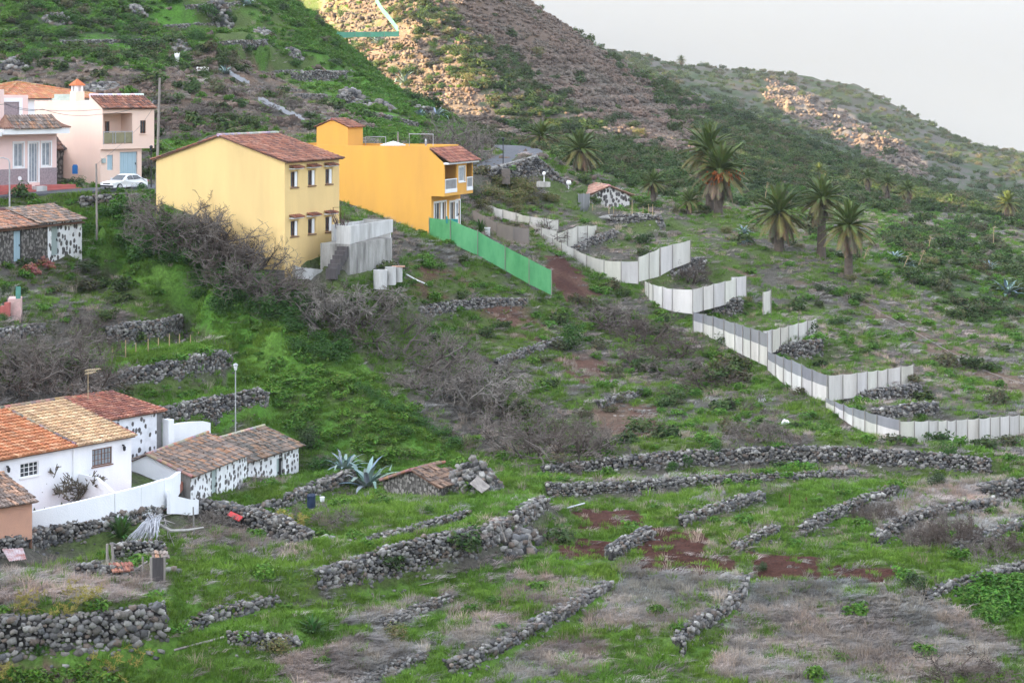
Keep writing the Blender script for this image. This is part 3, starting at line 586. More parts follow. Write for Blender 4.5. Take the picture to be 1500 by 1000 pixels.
# clothes line frames and a white parasol on the terrace
MW = BH.matrix_basis.copy()
bpy.context.view_layer.update(); MW = BH.matrix_world.copy()
def wl(x,y,z): return MW @ V3((x,y,z))
for (x0,y0,x1,y1,h,lb) in ((5.0,3.2,5.0,5.3,1.9,'white pipe frame for drying clothes nearest the tiled porch roof'),(5.0,7.4,5.0,9.2,1.6,'white pipe frame for drying clothes beside the roof tower')):
    m = MB(); a = wl(x0,y0,z0+.02); b = wl(x1,y1,z0+.02); m.path([a,a+Z*h,b+Z*h,b],.045,6)
    tag(m.build('drying_frame', M['metal']), lb, 'drying frame')
m = MB(); c = wl(2.6,5.6,z0+.02)
m.tube(c, c+Z*1.0, .03); n=12
ring = [c+V3((math.cos(2*math.pi*i/n)*1.25, math.sin(2*math.pi*i/n)*1.25, .92)) for i in range(n)]; top = c+Z*1.3
m.add(ring+[top], [(i,(i+1)%n,n) for i in range(n)]); m.add([p-Z*.02 for p in ring]+[top-Z*.05], [((i+1)%n,i,n) for i in range(n)])
tag(m.build('parasol', M['white_trim']), 'white parasol opened low on the flat roof terrace', 'parasol')
m = MB(); c = wl(5.2,6.4,z0); m.tube(c, c+Z*2.1, .07); tag(m.build('wooden_post', M['wood_grey']), 'weathered wooden post between the drying frames on the roof terrace', 'post')
m = MB(); c = wl(.4,1.75,zt-.0); m.lathe([(.05,0),(.07,.1),(.11,.2),(.11,.5),(.06,.62),(.02,.7)],10,c); m.tube(c+V3((0,0,.0)), c+V3((0,0,-.9)), .04)
tag(m.build('roof_lantern', M['metal']), 'grey lantern on a short post at the roof terrace edge', 'lantern')

# ================================================================== pink house with balcony and garage
o = house('balcony_house', 'pink two storey house with recessed balcony over a blue grey garage door', (-31.2,156,-7.35), 45)
Lc, Dc = 4.75, 9.5; ze = 5.3; zp = 5.85
up = front(0); lo = front(.25); w = MB()
bal = (.08,2.72,2.6,4.95,1.5,1); wr = (3.45,3.98,3.35,4.36)
wall_face(w, up, 0, Lc, 2.2, ze, [bal, wr], .15)
gar = (1.75,3.35,0,1.95); w2 = (.6,1.12,.6,1.75)
wall_face(w, lo, 0, 3.75, -1.6, 2.2, [gar, w2], .2)
w.quad(up.pt(0,2.2),up.pt(Lc,2.2),up.pt(Lc,2.2,.25),up.pt(0,2.2,.25))
w.quad((3.75,.25,2.2),(Lc,.25,2.2),(Lc,Dc,2.2),(3.75,Dc,2.2))
fs_ = side(); sw = (6.6,7.6,3.3,4.1)
wall_face(w, fs_, .25, Dc, -1.6, 2.2); wall_face(w, fs_, 0, Dc, 2.2, ze, [sw], .15); wall_face(w, fs_, 1.55, Dc, ze, zp); w.poly([fs_.pt(0,ze),fs_.pt(1.55,ze),fs_.pt(1.55,6.25)]); w.quad(fs_.pt(1.55,zp),fs_.pt(1.75,zp),fs_.pt(1.75,6.25),fs_.pt(1.55,6.25))
rt = Face((Lc,0,0),(0,1,0),(1,0,0)); wall_face(w, rt, 0, Dc, 2.2, ze); wall_face(w, rt, 1.55, Dc, ze, zp); w.poly([rt.pt(0,ze),rt.pt(1.55,ze),rt.pt(1.55,6.25)])
wall_face(w, Face((3.75,0,0),(0,1,0),(1,0,0)), .25, Dc, -1.6, 2.2)
wall_face(w, Face((0,Dc,0),(1,0,0),(0,1,0)), 0, Lc, -1.6, zp); w.quad((0,1.55,zp-.02),(Lc,1.55,zp-.02),(Lc,Dc,zp-.02),(0,Dc,zp-.02)); wall_face(w, Face((0,1.75,0),(1,0,0),(0,1,0)), 0, Lc, zp, 6.25)
w.build('wall', M['pink'], o)
inner = front(1.5)
for h in ((.45,.95,2.62,4.3),(1.25,1.6,2.62,4.3)):
    window(o, inner, (h[0],h[1],h[2],h[3]), M['wood'], M['glass'], 1, 1, .06, -.06, name='balcony_door')
window(o, up, wr, M['wood'], M['glass'], 2, 1, .05, .08, sill=M['pink']); window(o, fs_, sw, M['wood'], M['glass'], 2, 1, .06, .08)
plank_door(o, lo, gar, M['bluegrey'], .1, 8, 'garage_door'); plank_door(o, lo, w2, M['bluegrey'], .08, 3, 'shutter', False)
r = MB(); fbox(r, up, .06, 2.74, 3.5, 3.56, -.05, .03)
for a in (.08,.9,1.15,2.0,2.68): fbox(r, up, a, a+.05, 2.6, 3.5, -.04, .02)
rr = r.build('balcony_rail', M['metal'], o); g = MB(); fbox(g, up, .1, 2.7, 2.66, 3.46, -.012, .0); g.build('rail_panel', M['olive_glass'], rr)
b = MB(); fbox(b, lo, -.02+.1, .4, 1.15, 1.5, -.12, .02); b.build('meter_box', M['greygreen'], o)
sv, sl = unit2(1.85, .95)
roof_part('roof', o, [((-.05,-.2,ze+.02),(1,0,0),sv,Lc+.15,sl,'brown',dict(seed=12,rag=.4))], [((-.05,1.65,6.33),(Lc+.1,1.65,6.33),[(.75,.74,.72)])], [([(-.02,-.15,ze-.06),(-.02,1.54,6.18),(-.02,1.54,6.24),(-.02,-.15,ze+.01)],(Lc+.06,0,0))])
c = MB(); c.box(.35,1.15,4.2,5.0,zp,zp+.75); ch = c.build('chimney', M['pink'], o)
c = MB(); c.box(.42,.62,4.27,4.47,zp+.75,zp+1.2); c.box(.88,1.08,4.27,4.47,zp+.75,zp+1.2); c.box(.42,.62,4.73,4.93,zp+.75,zp+1.2); c.box(.88,1.08,4.73,4.93,zp+.75,zp+1.2); c.build('chimney_posts', M['white_trim'], ch)
c = MB(); q = zp+1.2; c.box(.3,1.2,4.15,5.05,q,q+.08,(.6,.2,.08)); c.add([(.3,4.15,q+.08),(1.2,4.15,q+.08),(1.2,5.05,q+.08),(.3,5.05,q+.08),(.75,4.6,q+.55)],[(0,1,4),(1,2,4),(2,3,4),(3,0,4)],(.55,.17,.07)); c.build('chimney_cap', M['tile'], ch)
bpy.context.view_layer.update(); MC = o.matrix_world.copy()
m = MB(); c = MC @ V3((1.2,7.2,zp)); m.box(c.x-1.0,c.x+1.0,c.y-.6,c.y+.6,c.z,c.z+.25); m.box(c.x-.8,c.x+.8,c.y-.5,c.y+.5,c.z+.25,c.z+.62)
tag(m.build('water_tank', mat('pale_green_tank', (.50,.58,.52), None, .6)), 'flat pale green tank on the roof of the pink balcony house', 'tank')

# ================================================================== pink house at the left edge
o = house('roadside_house', 'rose pink house with tiled door canopy and red steps at the left edge', ((83-750)/F*153,153,-7.55), 42)
ff = front(); w = MB()
dW = [(-2.95,-2.15,1.25,3.05),(-1.75,-1.0,1.25,3.05),(-4.1,-3.3,.2,3.05)]
dA = [(-3.75,-2.95,1.3,3.05),(-2.45,-1.65,.1,3.05),(-1.3,-.55,1.3,3.05),(-6.3,-5.3,.1,3.0)]
wall_face(w, ff, -13, 0, -1, 4.0, dA, .15)
su = (-6.2,-5.6,4.7,6.15); wall_face(w, ff, -13, -4.6, 4.0, 7.0, [su], .15)
wall_face(w, Face((0,0,0),(0,1,0),(1,0,0)), 0, 7, -1, 4.0); w.quad((-13,0,4.0) if False else (-4.6,0,4.0),(0,0,4.0),(0,7,4.0),(-4.6,7,4.0))
wall_face(w, Face((-4.6,0,0),(0,1,0),(1,0,0)), 0, 7, 4.0, 7.0); w.quad((-13,0,6.98),(-4.6,0,6.98),(-4.6,7,6.98),(-13,7,6.98)); wall_face(w, Face((0,7,0),(1,0,0),(0,1,0)), -13, 0, -1, 4.0); wall_face(w, Face((0,7,0),(1,0,0),(0,1,0)), -13, -4.6, 4.0, 7.0)
wall_face(w, Face((-13,0,0),(0,1,0),(-1,0,0)), 0, 7, -1, 7.0)
# set back upper room
fb = front(2.2); up2 = (-3.7,-1.8,4.55,6.05); wall_face(w, fb, -4.6, -1.0, 4.0, 6.55, [up2], .1); wall_face(w, Face((-1,0,0),(0,1,0),(1,0,0)), 2.2, 7, 4.0, 6.55); w.quad((-4.6,2.2,6.54),(-1,2.2,6.54),(-1,7,6.54),(-4.6,7,6.54))
w.build('wall', M['rose'], o)
trim(o, fb, up2, M['white_trim'], .3, bottom=False); b = MB(); fbox(b, fb, up2[0], up2[1], up2[2], up2[3], .05, .09); b.build('shutter', M['plinth'], o); b = MB(); fbox(b, fb, -3.9, -1.6, 4.02, 4.5, -.25, -.003); b.build('red_ledge', M['red'], o)
for i, h in enumerate(dA):
    trim(o, ff, h, M['white_trim'], .13, bottom=(i in (0,2)))
    if i in (1,3):
        d = window(o, ff, h, M['white_trim'], M['glass_pale'], 3, 1, .08, .08, name='door')
    else: window(o, ff, h, M['white_trim'], M['glass_pale'], 2, 1, .07, .08)
window(o, ff, su, M['white_trim'], M['glass'], 1, 1, .06, .08); trim(o, ff, su, M['white_trim'], .12)
b = MB()
fbox(b, ff, -5.0, -2.6, -.4, 1.15, -.04, -.002); b.build('stone_cladding', M['plinth'], o); b = MB(); fbox(b, ff, -1.5, -.005, -.4, 1.15, -.04, -.002)
b.build('stone_cladding', M['plinth'], o)
b = MB(); b.lathe([(.16,0),(.16,.03)],14,(0,0,0)); 
for i in range(len(b.v)): x,y,z = b.v[i]; b.v[i] = (-3.3+x, -.045-z, .45+y)
b.build('round_vent', M['white_trim'], o)
b = MB(); fbox(b, ff, -5.4, .35, 3.72, 4.12, -1.15, -.003); b.build('canopy', M['white_trim'], o)
zc = 4.13; y0c, y1c = -1.25, -.01; x0c, x1c = -5.5, .45; rz = 5.15
t = MB()
sv = V3((0,1.2,.95)); tiles(t, (x0c+.9,y0c,zc), (1,0,0), sv, x1c-x0c-1.8, sv.length, 'old', seed=20, rag=.4)
tl = [(x0c,y0c,zc+.03),(x0c+.9,y0c,zc+.03),(x0c+.95,y1c,rz)]; 
t.poly(tl+[(x0c+.3,y1c,zc+.3)], (.3,.17,.12)); t.poly([(x1c-.9,y0c,zc+.03),(x1c,y0c,zc+.03),(x1c-.3,y1c,zc+.3),(x1c-.95,y1c,rz)], (.26,.15,.11))
for i in range(5):
    t.path([(x0c+.1+i*.2,y0c,zc+.06),(x0c+.5+i*.12,y1c,zc+.35+i*.16)],.07,6,(.28,.16,.12)); t.path([(x1c-.1-i*.2,y0c,zc+.06),(x1c-.5-i*.12,y1c,zc+.35+i*.16)],.07,6,(.24,.14,.10))
t.build('canopy_tiles', M['tile'], o)
b = MB(); fbox(b, ff, -13, -5.45, 3.6, 3.9, -1.0, -.003); b.build('balcony_slab', M['white_trim'], o)
b = MB(); fbox(b, ff, -13, 1.2, -.75, -.35, -1.5, -.003); fbox(b, ff, -13, -2.9, -.35, .02, -1.0, -.003); fbox(b, ff, -1.9, 1.0, -.35, -.1, -1.0, -.003); b.build('steps', M['redstep'], o)
b = MB(); fbox(b, ff, -2.85, -1.95, -.6, -.1, -1.56, -1.003); b.build('step_block', M['concrete_white'], o)

# ================================================================== orange hipped roof behind
o = house('hipped_roof_house', 'house with a bright orange hipped tile roof behind the pink houses', ((25-750)/F*172,172,-7.0), 40)
hw = 5.6; ze = 5.6; rz = 6.9; w = MB()
w.box(-hw,hw,-hw+.4,hw-.4,-1,ze); w.build('wall', M['white'], o)
t = MB(); A = V3((0,0,rz)); C4 = [V3((-hw-.4,-hw,ze)),V3((hw+.4,-hw,ze)),V3((hw+.4,hw,ze)),V3((-hw-.4,hw,ze))]
for i in range(4):
    p, q = C4[i], C4[(i+1)%4]; e = (q-p).normalized(); mid = (p+q)/2; up_ = A-mid; S = up_.length; un = up_/S; n = int((q-p).length/.24); nr = int(S/.42)
    nn = e.cross(un)
    for r in range(nr):
        s0 = r/nr; s1 = (r+1)/nr; half = (q-p).length/2*(1-(s0+s1)/2); k = max(1,int(half*2/.24))
        for c in range(k):
            x = -half+c*.24+.02; col = tuple(v*random.uniform(.85,1.15) for v in random.choice(PAL['orange']))
            ps = []
            for s_, dz in ((s0,.05),(s1,.02)):
                for a, b in ((0,0),(.07,.05),(.15,.05),(.2,0),(.24,0)): ps.append(mid+e*(x+a)+un*(S*s_)+nn*(b+dz))
            t.add(ps, [(j,j+1,6+j,5+j) for j in range(4)], col)
    t.poly([p,q,A], (.4,.14,.05)); ridge_caps(t, p+Z*.06, A+Z*.06, 'orange', .13)
t.build('roof', M['tile'], o)

# ================================================================== dark stone hut between the pink houses
o = house('stone_hut', 'dark stone hut with sagging tile roof between the two pink houses', ((126-750)/F*161,161,-7.6), 50)
w = MB(); f = front(); dr = (-2.0,-1.2,0,1.9); wall_face(w, f, -4.2, 0, -1, 2.5, [dr+(.3,1)]); w.box(-4.2,-.01,.35,3.4,-1,2.5); w.quad(f.pt(0,-1),f.pt(0,2.5),f.pt(0,2.5,.35),f.pt(0,-1,.35)); w.build('wall', M['rubble'], o)
plank_door(o, f, dr, M['wood_dark'], .1, 4)
sv, sl = unit2(2.6,1.75); roof_part('roof', o, [((-4.5,-.3,2.35),(1,0,0),sv,4.7,sl,[(.17,.10,.08),(.12,.08,.07),(.22,.13,.10),(.09,.07,.065)],dict(seed=31,rag=1.0))], slabs=[([(-4.4,-.25,2.26),(-4.4,2.3,3.98),(-4.4,2.3,4.06),(-4.4,-.25,2.34)],(4.5,0,0))])

# ================================================================== low old house by the road, left edge
o = house('old_row_house', 'low old house with patched tile roof and dotted white corner below the road', ((120-750)/F*141,141,-11.4), 25)
f = front(); ze = 1.95; zr = 2.85; yr = 2.5; D = 5.0
w = MB(); d1 = (-3.35,-2.55,-.3,1.75); wall_face(w, f, -3.75, 0, -2.5, ze, [d1]); rt = Face((0,0,0),(0,1,0),(1,0,0)); wall_face(w, rt, 0, D, -2.5, ze); w.poly([rt.pt(0,ze),rt.pt(D,ze),rt.pt(yr,zr)]); w.build('dotted_wall', M['dotted'], o)
w = MB(); d2 = (-7.3,-6.5,-.4,1.6); wall_face(w, f, -8.9, -3.75, -2.5, ze, [d2]); wall_face(w, Face((0,D,0),(1,0,0),(0,1,0)), -13, 0, -1.5, ze); w.build('bare_stone_wall', M['rubble'], o)
w = MB(); d3 = (-10.2,-9.3,-.4,1.6); wall_face(w, f, -13, -8.9, -2.5, ze, [d3]); w.build('white_wall', M['white'], o)
for d, mm in ((d1,'greygreen'),(d2,'bluegrey'),(d3,'greygreen')): plank_door(o, f, d, M[mm], .12, 4)
sv, sl = unit2(yr+.25, zr-ze); sv2, _ = unit2(-(D-yr+.25), zr-ze)
roof_part('roof', o, [((-5.0,-.25,ze-.0),(1,0,0),sv,5.2,sl,'old',dict(seed=33,rag=1)), ((-9.2,-.25,ze-.1),(1,0,0),sv,4.2,sl,[(.40,.19,.12),(.30,.17,.12),(.24,.17,.14),(.45,.24,.15)],dict(seed=34,rag=1)), ((-13.2,-.25,ze-.18),(1,0,0),sv,4.0,sl,'old',dict(seed=35,rag=1)),
     ((-13.2,D+.25,ze),(1,0,0),sv2,13.4,sl,'old',dict(seed=36,rag=.5))], [((-13.2,yr,zr+.04),(.2,yr,zr+.04),'old')],
     [([(-13.1,-.2,ze-.2),(-13.1,yr,zr-.1),(-13.1,yr,zr-.16),(-13.1,-.2,ze-.27)],(13.2,0,0))])
for i, (x, rx) in enumerate(((-5.0,'red brown heap of old roof tiles leaning near the bare stone wall'),(-6.9,'dark heap of old roof tiles left of the blue grey door'))):
    bpy.context.view_layer.update(); c = o.matrix_world @ V3((x-.2,-.8-.3*i,0)); zc = float(zg(c.x,c.y)); m = MB(); R = random.Random(40+i)
    for k in range(70):
        t = R.uniform(-.9,.9); h = R.uniform(0,1)*(1-abs(t)); p = V3((c.x+t*.9, c.y+R.uniform(-.4,.4), zc+h*.95)); dd = V3((R.uniform(-1,1),R.uniform(-1,1),R.uniform(-.3,.6)))*.22
        m.path([p-dd,p+dd],[.09,.07],5,tuple(v*R.uniform(.6,1.1) for v in (.30,.13,.10)))
    tag(m.build('tile_heap', M['tile']), rx, 'tile heap')

# ================================================================== white house with orange and cream roof
a = 37.7
o = house('white_house', 'long white house with orange and cream tiled roof and two patio windows', (-23.6,127,-25.4), a)
f = front(); ze = 3.5; zr = 5.1; yr = 6.5; D = 11; XL = -15
bw = (-3.15,-1.57,2.0,3.05); ww = (-8.6,-7.25,2.15,3.0); dd = (-11.2,-10.2,.15,2.3)
w = MB(); wall_face(w, f, XL, 0, -1, ze, [bw,ww,dd], .15); rt = Face((0,0,0),(0,1,0),(1,0,0)); wall_face(w, rt, 0, D, -1, ze); w.poly([rt.pt(0,ze),rt.pt(D,ze),rt.pt(yr,zr-.03)]); wall_face(w, Face((0,D,0),(1,0,0),(0,1,0)), XL, 0, -1, ze); wall_face(w, Face((XL,0,0),(0,1,0),(-1,0,0)), 0, D, -1, ze); w.poly([(XL,0,ze),(XL,D,ze),(XL,yr,zr-.03)])
w.build('wall', M['white'], o)
window(o, f, bw, M['wood'], M['glass_pale'], 6, 3, .07, .05, sill=M['wood'], label='brown framed window'); window(o, f, ww, M['white_trim'], M['glass'], 4, 3, .06, .06, sill=M['white_trim']); plank_door(o, f, dd, M['white_trim'], .08, 4)
sv, sl = unit2(yr+.3, zr-ze); sv2, sl2 = unit2(-(D-yr+.3), zr-ze)
cp = dict(pitch=.30,row=.44,amp=.06,step=.11)
roof_part('cream_roof', o, [((-4.6,-.3,ze-.02),(1,0,0),sv,4.75,sl,'cream',dict(seed=41,rag=.3,**cp))], [((-4.6,-.2,ze+.1),(-4.6,yr,zr+.1),'old'),((0.1,-.2,ze+.06),(.1,yr,zr+.06),'brown')], [([(XL-.1,-.25,ze-.1),(XL-.1,yr,zr-.06),(XL-.1,yr,zr-.0),(XL-.1,-.25,ze-.03)],(-XL+.2,0,0)), ([(XL-.1,D+.25,ze-.1),(XL-.1,yr,zr-.065),(XL-.1,yr,zr-.005),(XL-.1,D+.25,ze-.03)],(-XL+.2,0,0))])
t = MB(); tiles(t, (XL-.1,-.3,ze-.02), (1,0,0), sv, -XL+.1-4.6, sl, 'orange', seed=42, rag=.2, **cp)
t.build('orange_roof', M['tile'], o)
t = MB(); tiles(t, (XL-.1,D+.3,ze-.02), (1,0,0), sv2, -XL+.2, sl2, 'red', seed=43, **cp); ridge_caps(t,(XL,yr,zr+.08),(0.1,yr,zr+.08),'old',.13); t.build('back_roof', M['tile'], o)
for x in (-.75,-9.6):
    b = MB(); fbox(b, f, x-.02, x+.02, 2.95, 3.05, -.2, -.003); b.lathe([(.03,0),(.08,.05),(.10,.25),(.03,.32)],8,(x,-.2,2.66)); b.build('wall_lamp', M['black_metal'], o)
b = MB(); fbox(b, f, -4.66, -4.58, .2, ze-.1, -.07, -.003); b.build('downpipe', M['white_trim'], o)
# partition wall, patio floor, as their own things
bpy.context.view_layer.update(); MWH = o.matrix_world.copy(); wh = lambda x,y,z: MWH @ V3((x,y,z))
m = MB(); m.prism([wh(-4.2,-.02,0),wh(-4.2,-.02,1.75),wh(-4.2,-1.6,1.7),wh(-4.2,-3.3,.9),wh(-4.2,-4.2,0)], wh(-4.0,0,0)-wh(-4.2,0,0))
tag(m.build('patio_wall', M['white']), 'white patio partition wall with a sloping end against the white house', 'wall')
m = MB(); fl = [(-20,766,116.9),(47,751,117.9),(110,737,119),(167,724,120),(205,714,121.3),(238,704,122.9),(250,697,124.9),(257,687,127.3)]
fl = [V3((p.x,p.y,-25.9)) for p in (P(*q) for q in fl)]
PATIO = [(p.x,p.y) for p in fl]+[tuple(wh(4.4,-.01,0).xy),tuple(wh(-15,-.01,0).xy)]
m.prism(fl+[V3((*wh(4.4,-.01,0).xy,-25.9)), V3((*wh(-15,-.01,0).xy,-25.9))], (0,0,.53))
tag(m.build('patio', M['redfloor']), kind='structure')

# ================================================================== dotted house with red roof behind
o = house('dotted_house', 'white house dotted with dark stones and a red brown roof behind the cream roof', (-23.16,135.45,-26.47), a)
f = front(); ze = 4.75; zr = 5.45; yr = 5.0; D = 9
w = MB(); wall_face(w, f, -6.5, -.45, -1, ze); w.build('dotted_wall', M['dotted_sparse'], o)
w = MB(); wall_face(w, f, -.45, 0, -1, ze); rt = Face((0,0,0),(0,1,0),(1,0,0)); wall_face(w, rt, 0, D, -1, ze); w.poly([rt.pt(0,ze),rt.pt(D,ze),rt.pt(yr,zr)]); wall_face(w, Face((0,D,0),(1,0,0),(0,1,0)), -6.5, 0, -1, ze); w.build('stained_corner', M['blockgrey'], o)
sv, sl = unit2(yr+.25, zr-ze); sv2, sl2 = unit2(-(D-yr+.25), zr-ze)
roof_part('roof', o, [((-6.6,-.28,ze),(1,0,0),sv,6.75,sl,'red',dict(seed=45,rag=.4,**cp)),((-6.6,D+.25,ze),(1,0,0),sv2,6.75,sl2,'red',dict(seed=46,**cp))], [((-6.6,yr,zr+.08),(.15,yr,zr+.08),'red'),((.1,-.2,ze+.06),(.1,yr,zr+.06),'red')], [([(-6.5,-.25,ze-.08),(-6.5,yr,zr-.05),(-6.5,yr,zr),(-6.5,-.25,ze-.02)],(6.6,0,0))])
bpy.context.view_layer.update(); MD = o.matrix_world.copy(); md = lambda x,y,z: MD @ V3((x,y,z))
m = MB(); c = md(.38,-.35,0)
m.prism([md(.14,-.5,-1),md(.62,-.5,-1),md(.62,.1,-1),md(.14,.1,-1)], (0,0,5.15)); tag(m.build('white_pillar', M['white']), 'tall white pillar at the dark corner of the dotted house', 'pillar')
# white yard wall behind the sheds
m = MB(); pa = [P(247,623,138.2,800),P(268,619,139.8,800),P(285,617.5,141.2,800),P(300,617,142.6,800),P(308.5,619,143.2,800)]
for i in range(len(pa)-1):
    p, q = pa[i], pa[i+1]; n = V3((-(q-p).y,(q-p).x,0)).normalized()*.25; b = -26.2
    m.prism([p,q,V3((q.x,q.y,b)),V3((p.x,p.y,b))], n)
tag(m.build('yard_wall', M['white']), 'white yard wall with rounded top behind the two stone sheds', 'wall')
# long white front yard wall on the dry stone wall
pa = [(P(-20,764,116.6),P(-20,800,116.6)),(P(47,749,117.6),P(47,790,117.6)),(P(110,735,118.7),P(110,774,118.7)),(P(167,721.5,119.7),P(167,764,119.7)),(P(205,712,121),P(205,756,121)),(P(238,702,122.6),P(238,745,122.6)),(P(250,699,124.6),P(250,738,124.6)),(P(257,694,127),P(257,728,127)),(P(262,690,129.6),P(262,720,129.6))]
m = MB()
for i in range(len(pa)-1):
    p, q = pa[i][0], pa[i+1][0]; n = V3((-(q-p).y,(q-p).x,0)).normalized(); s = -n*.12; n = n*.25
    m.prism([p+s,q+s,pa[i+1][1]+s,pa[i][1]+s], n)
tag(m.build('yard_wall', M['white']), 'long white yard wall in front of the patio above the dry stone wall', 'wall')
pa = [(P(239,717,122.4),P(239,752,122.4)),(P(252,727,124),P(252,752,124)),(P(268,730.5,126),P(268,754,126)),(P(281,731,127.6),P(281,752,127.6))]
m = MB()
for i in range(len(pa)-1):
    p, q = pa[i][0], pa[i+1][0]; n = V3((-(q-p).y,(q-p).x,0)).normalized(); s = -n*.45; n = n*.22
    m.prism([p+s,q+s,pa[i+1][1]+s,pa[i][1]+s], n)
tag(m.build('yard_wall', M['white']), 'short low white wall curving from the yard wall to the shed corner', 'wall')

# ================================================================== two stone sheds
o = house('stone_shed', 'nearer shed with dotted front, one pale door and a white gable', (-20.4,130,-27.3), 18)
f = front(); ze = 2.28; zr = 3.5; yr = 3.0; D = 4.4; zbk = 2.9; Ls = 8.3
w = MB(); d1 = (3.0,3.75,-.05,2.12); wall_face(w, f, 0, Ls, -1, ze, [d1], .2); w.build('dotted_wall', M['dotted'], o)
w = MB(); g = side(); wall_face(w, g, 1.0, D, -1, ze); w.poly([g.pt(1.0,ze),g.pt(D,ze),g.pt(D,zbk),g.pt(yr,zr),g.pt(1.0,ze+(zr-ze)/3)]); rt = Face((Ls,0,0),(0,1,0),(1,0,0)); wall_face(w, rt, 0, D, -1, ze); w.poly([rt.pt(0,ze),rt.pt(D,ze),rt.pt(D,zbk),rt.pt(yr,zr)]); wall_face(w, Face((0,D,0),(1,0,0),(0,1,0)), 0, Ls, -1, zbk); w.build('white_gable', M['white'], o)
w = MB(); wall_face(w, g, 0, 1.0, -1, ze); w.poly([g.pt(0,ze),g.pt(1.0,ze),g.pt(1.0,ze+(zr-ze)/3)]); w.build('grey_corner', M['concrete'], o)
plank_door(o, f, d1, M['greygreen'], .1, 3)
sv, sl = unit2(yr+.25, zr-ze); sv2, sl2 = unit2(-(D-yr+.2), zr-zbk)
roof_part('roof', o, [((-.2,-.25,ze-.03),(1,0,0),sv,Ls+.4,sl,'old',dict(seed=51,rag=1)),((-.2,D+.2,zbk-.02),(1,0,0),sv2,Ls+.4,sl2,'old',dict(seed=52,rag=1))], [((-.2,yr,zr+.06),(Ls+.2,yr,zr+.06),[(.42,.27,.18),(.36,.30,.26)]),((-.15,-.2,ze+.02),(-.15,yr,zr+.03),[(.40,.24,.16),(.33,.24,.19)])], [([(-.12,-.2,ze-.1),(-.12,yr,zr-.04),(-.12,yr,zr+.02),(-.12,-.2,ze-.03)],(Ls+.24,0,0)),([(-.12,D+.15,zbk-.09),(-.12,yr,zr-.045),(-.12,yr,zr+.015),(-.12,D+.15,zbk-.02)],(Ls+.24,0,0))])
bpy.context.view_layer.update(); MS = o.matrix_world.copy()
m = MB(); g0 = lambda x,y,z: MS @ V3((x,y,z))
for z0_, z1_, y0_, y1_, x0_ in ((1.05,1.55,1.9,3.6,-.9),(-.3,1.05,1.6,3.9,-1.5)):
    m.prism([g0(x0_,y0_,z0_),g0(-.02,y0_,z0_),g0(-.02,y1_,z0_),g0(x0_,y1_,z0_)], (0,0,z1_-z0_))
m.path([g0(-.5,1.9,1.55),g0(-.5,3.6,1.55)],.38,10); tag(m.build('bread_oven', M['white']), 'white stepped masonry oven block against the white shed gable', 'oven')
o = house('stone_shed', 'farther shed with dotted front, two doors and a mossy old roof', (-18.5,138.0,-28.35), 25.8)
ze = 2.62; zr = 3.75; yr = 3.0; D = 4.6; Ls = 7.8; f = front()
w = MB(); d1 = (.25,1.3,.15,2.2); d2 = (4.9,5.75,.1,2.15); wall_face(w, f, 0, Ls, -1, ze, [d1,d2], .2); rt = Face((Ls,0,0),(0,1,0),(1,0,0)); wall_face(w, rt, 0, D, -1, ze); w.poly([rt.pt(0,ze),rt.pt(D,ze),rt.pt(yr,zr)]); g = side(); wall_face(w, g, 0, D, -1, ze); w.poly([g.pt(0,ze),g.pt(D,ze),g.pt(yr,zr)]); wall_face(w, Face((0,D,0),(1,0,0),(0,1,0)), 0, Ls, -1, ze); w.build('dotted_wall', M['dotted'], o)
w = MB(); fbox(w, f, 1.4, 4.8, -.9, .12, -.03, -.003); fbox(w, f, 5.85, 7.8, -.9, .3, -.03, -.003); w.build('stained_base', M['plinth'], o)
plank_door(o, f, d1, M['wood_grey'], .1, 4); plank_door(o, f, (4.9,5.35,.1,2.15), M['greygreen'], .12, 2); w = MB(); fbox(w, f, 5.35, 5.75, .1, 2.15, .17, .19); w.build('doorway_shade', M['black_metal'], o)  # black panel painted as the shade inside the open half of the door
sv, sl = unit2(yr+.3, zr-ze); sv2, sl2 = unit2(-(D-yr+.2), zr-ze)
roof_part('roof', o, [((-.3,-.3,ze-.03),(1,0,0),sv,Ls+.6,sl,[(.20,.165,.14),(.15,.135,.12),(.25,.19,.15),(.11,.105,.095),(.28,.18,.12)],dict(seed=55,rag=1.2)),((-.3,D+.2,ze-.02),(1,0,0),sv2,Ls+.6,sl2,'old',dict(seed=56,rag=1))], [((-.2,yr,zr+.06),(Ls+.2,yr,zr+.06),[(.50,.38,.28),(.40,.34,.30)])], [([(-.2,-.25,ze-.1),(-.2,yr,zr-.04),(-.2,yr,zr+.02),(-.2,-.25,ze-.03)],(Ls+.4,0,0)),([(-.2,D+.15,ze-.09),(-.2,yr,zr-.045),(-.2,yr,zr+.015),(-.2,D+.15,ze-.02)],(Ls+.4,0,0))])

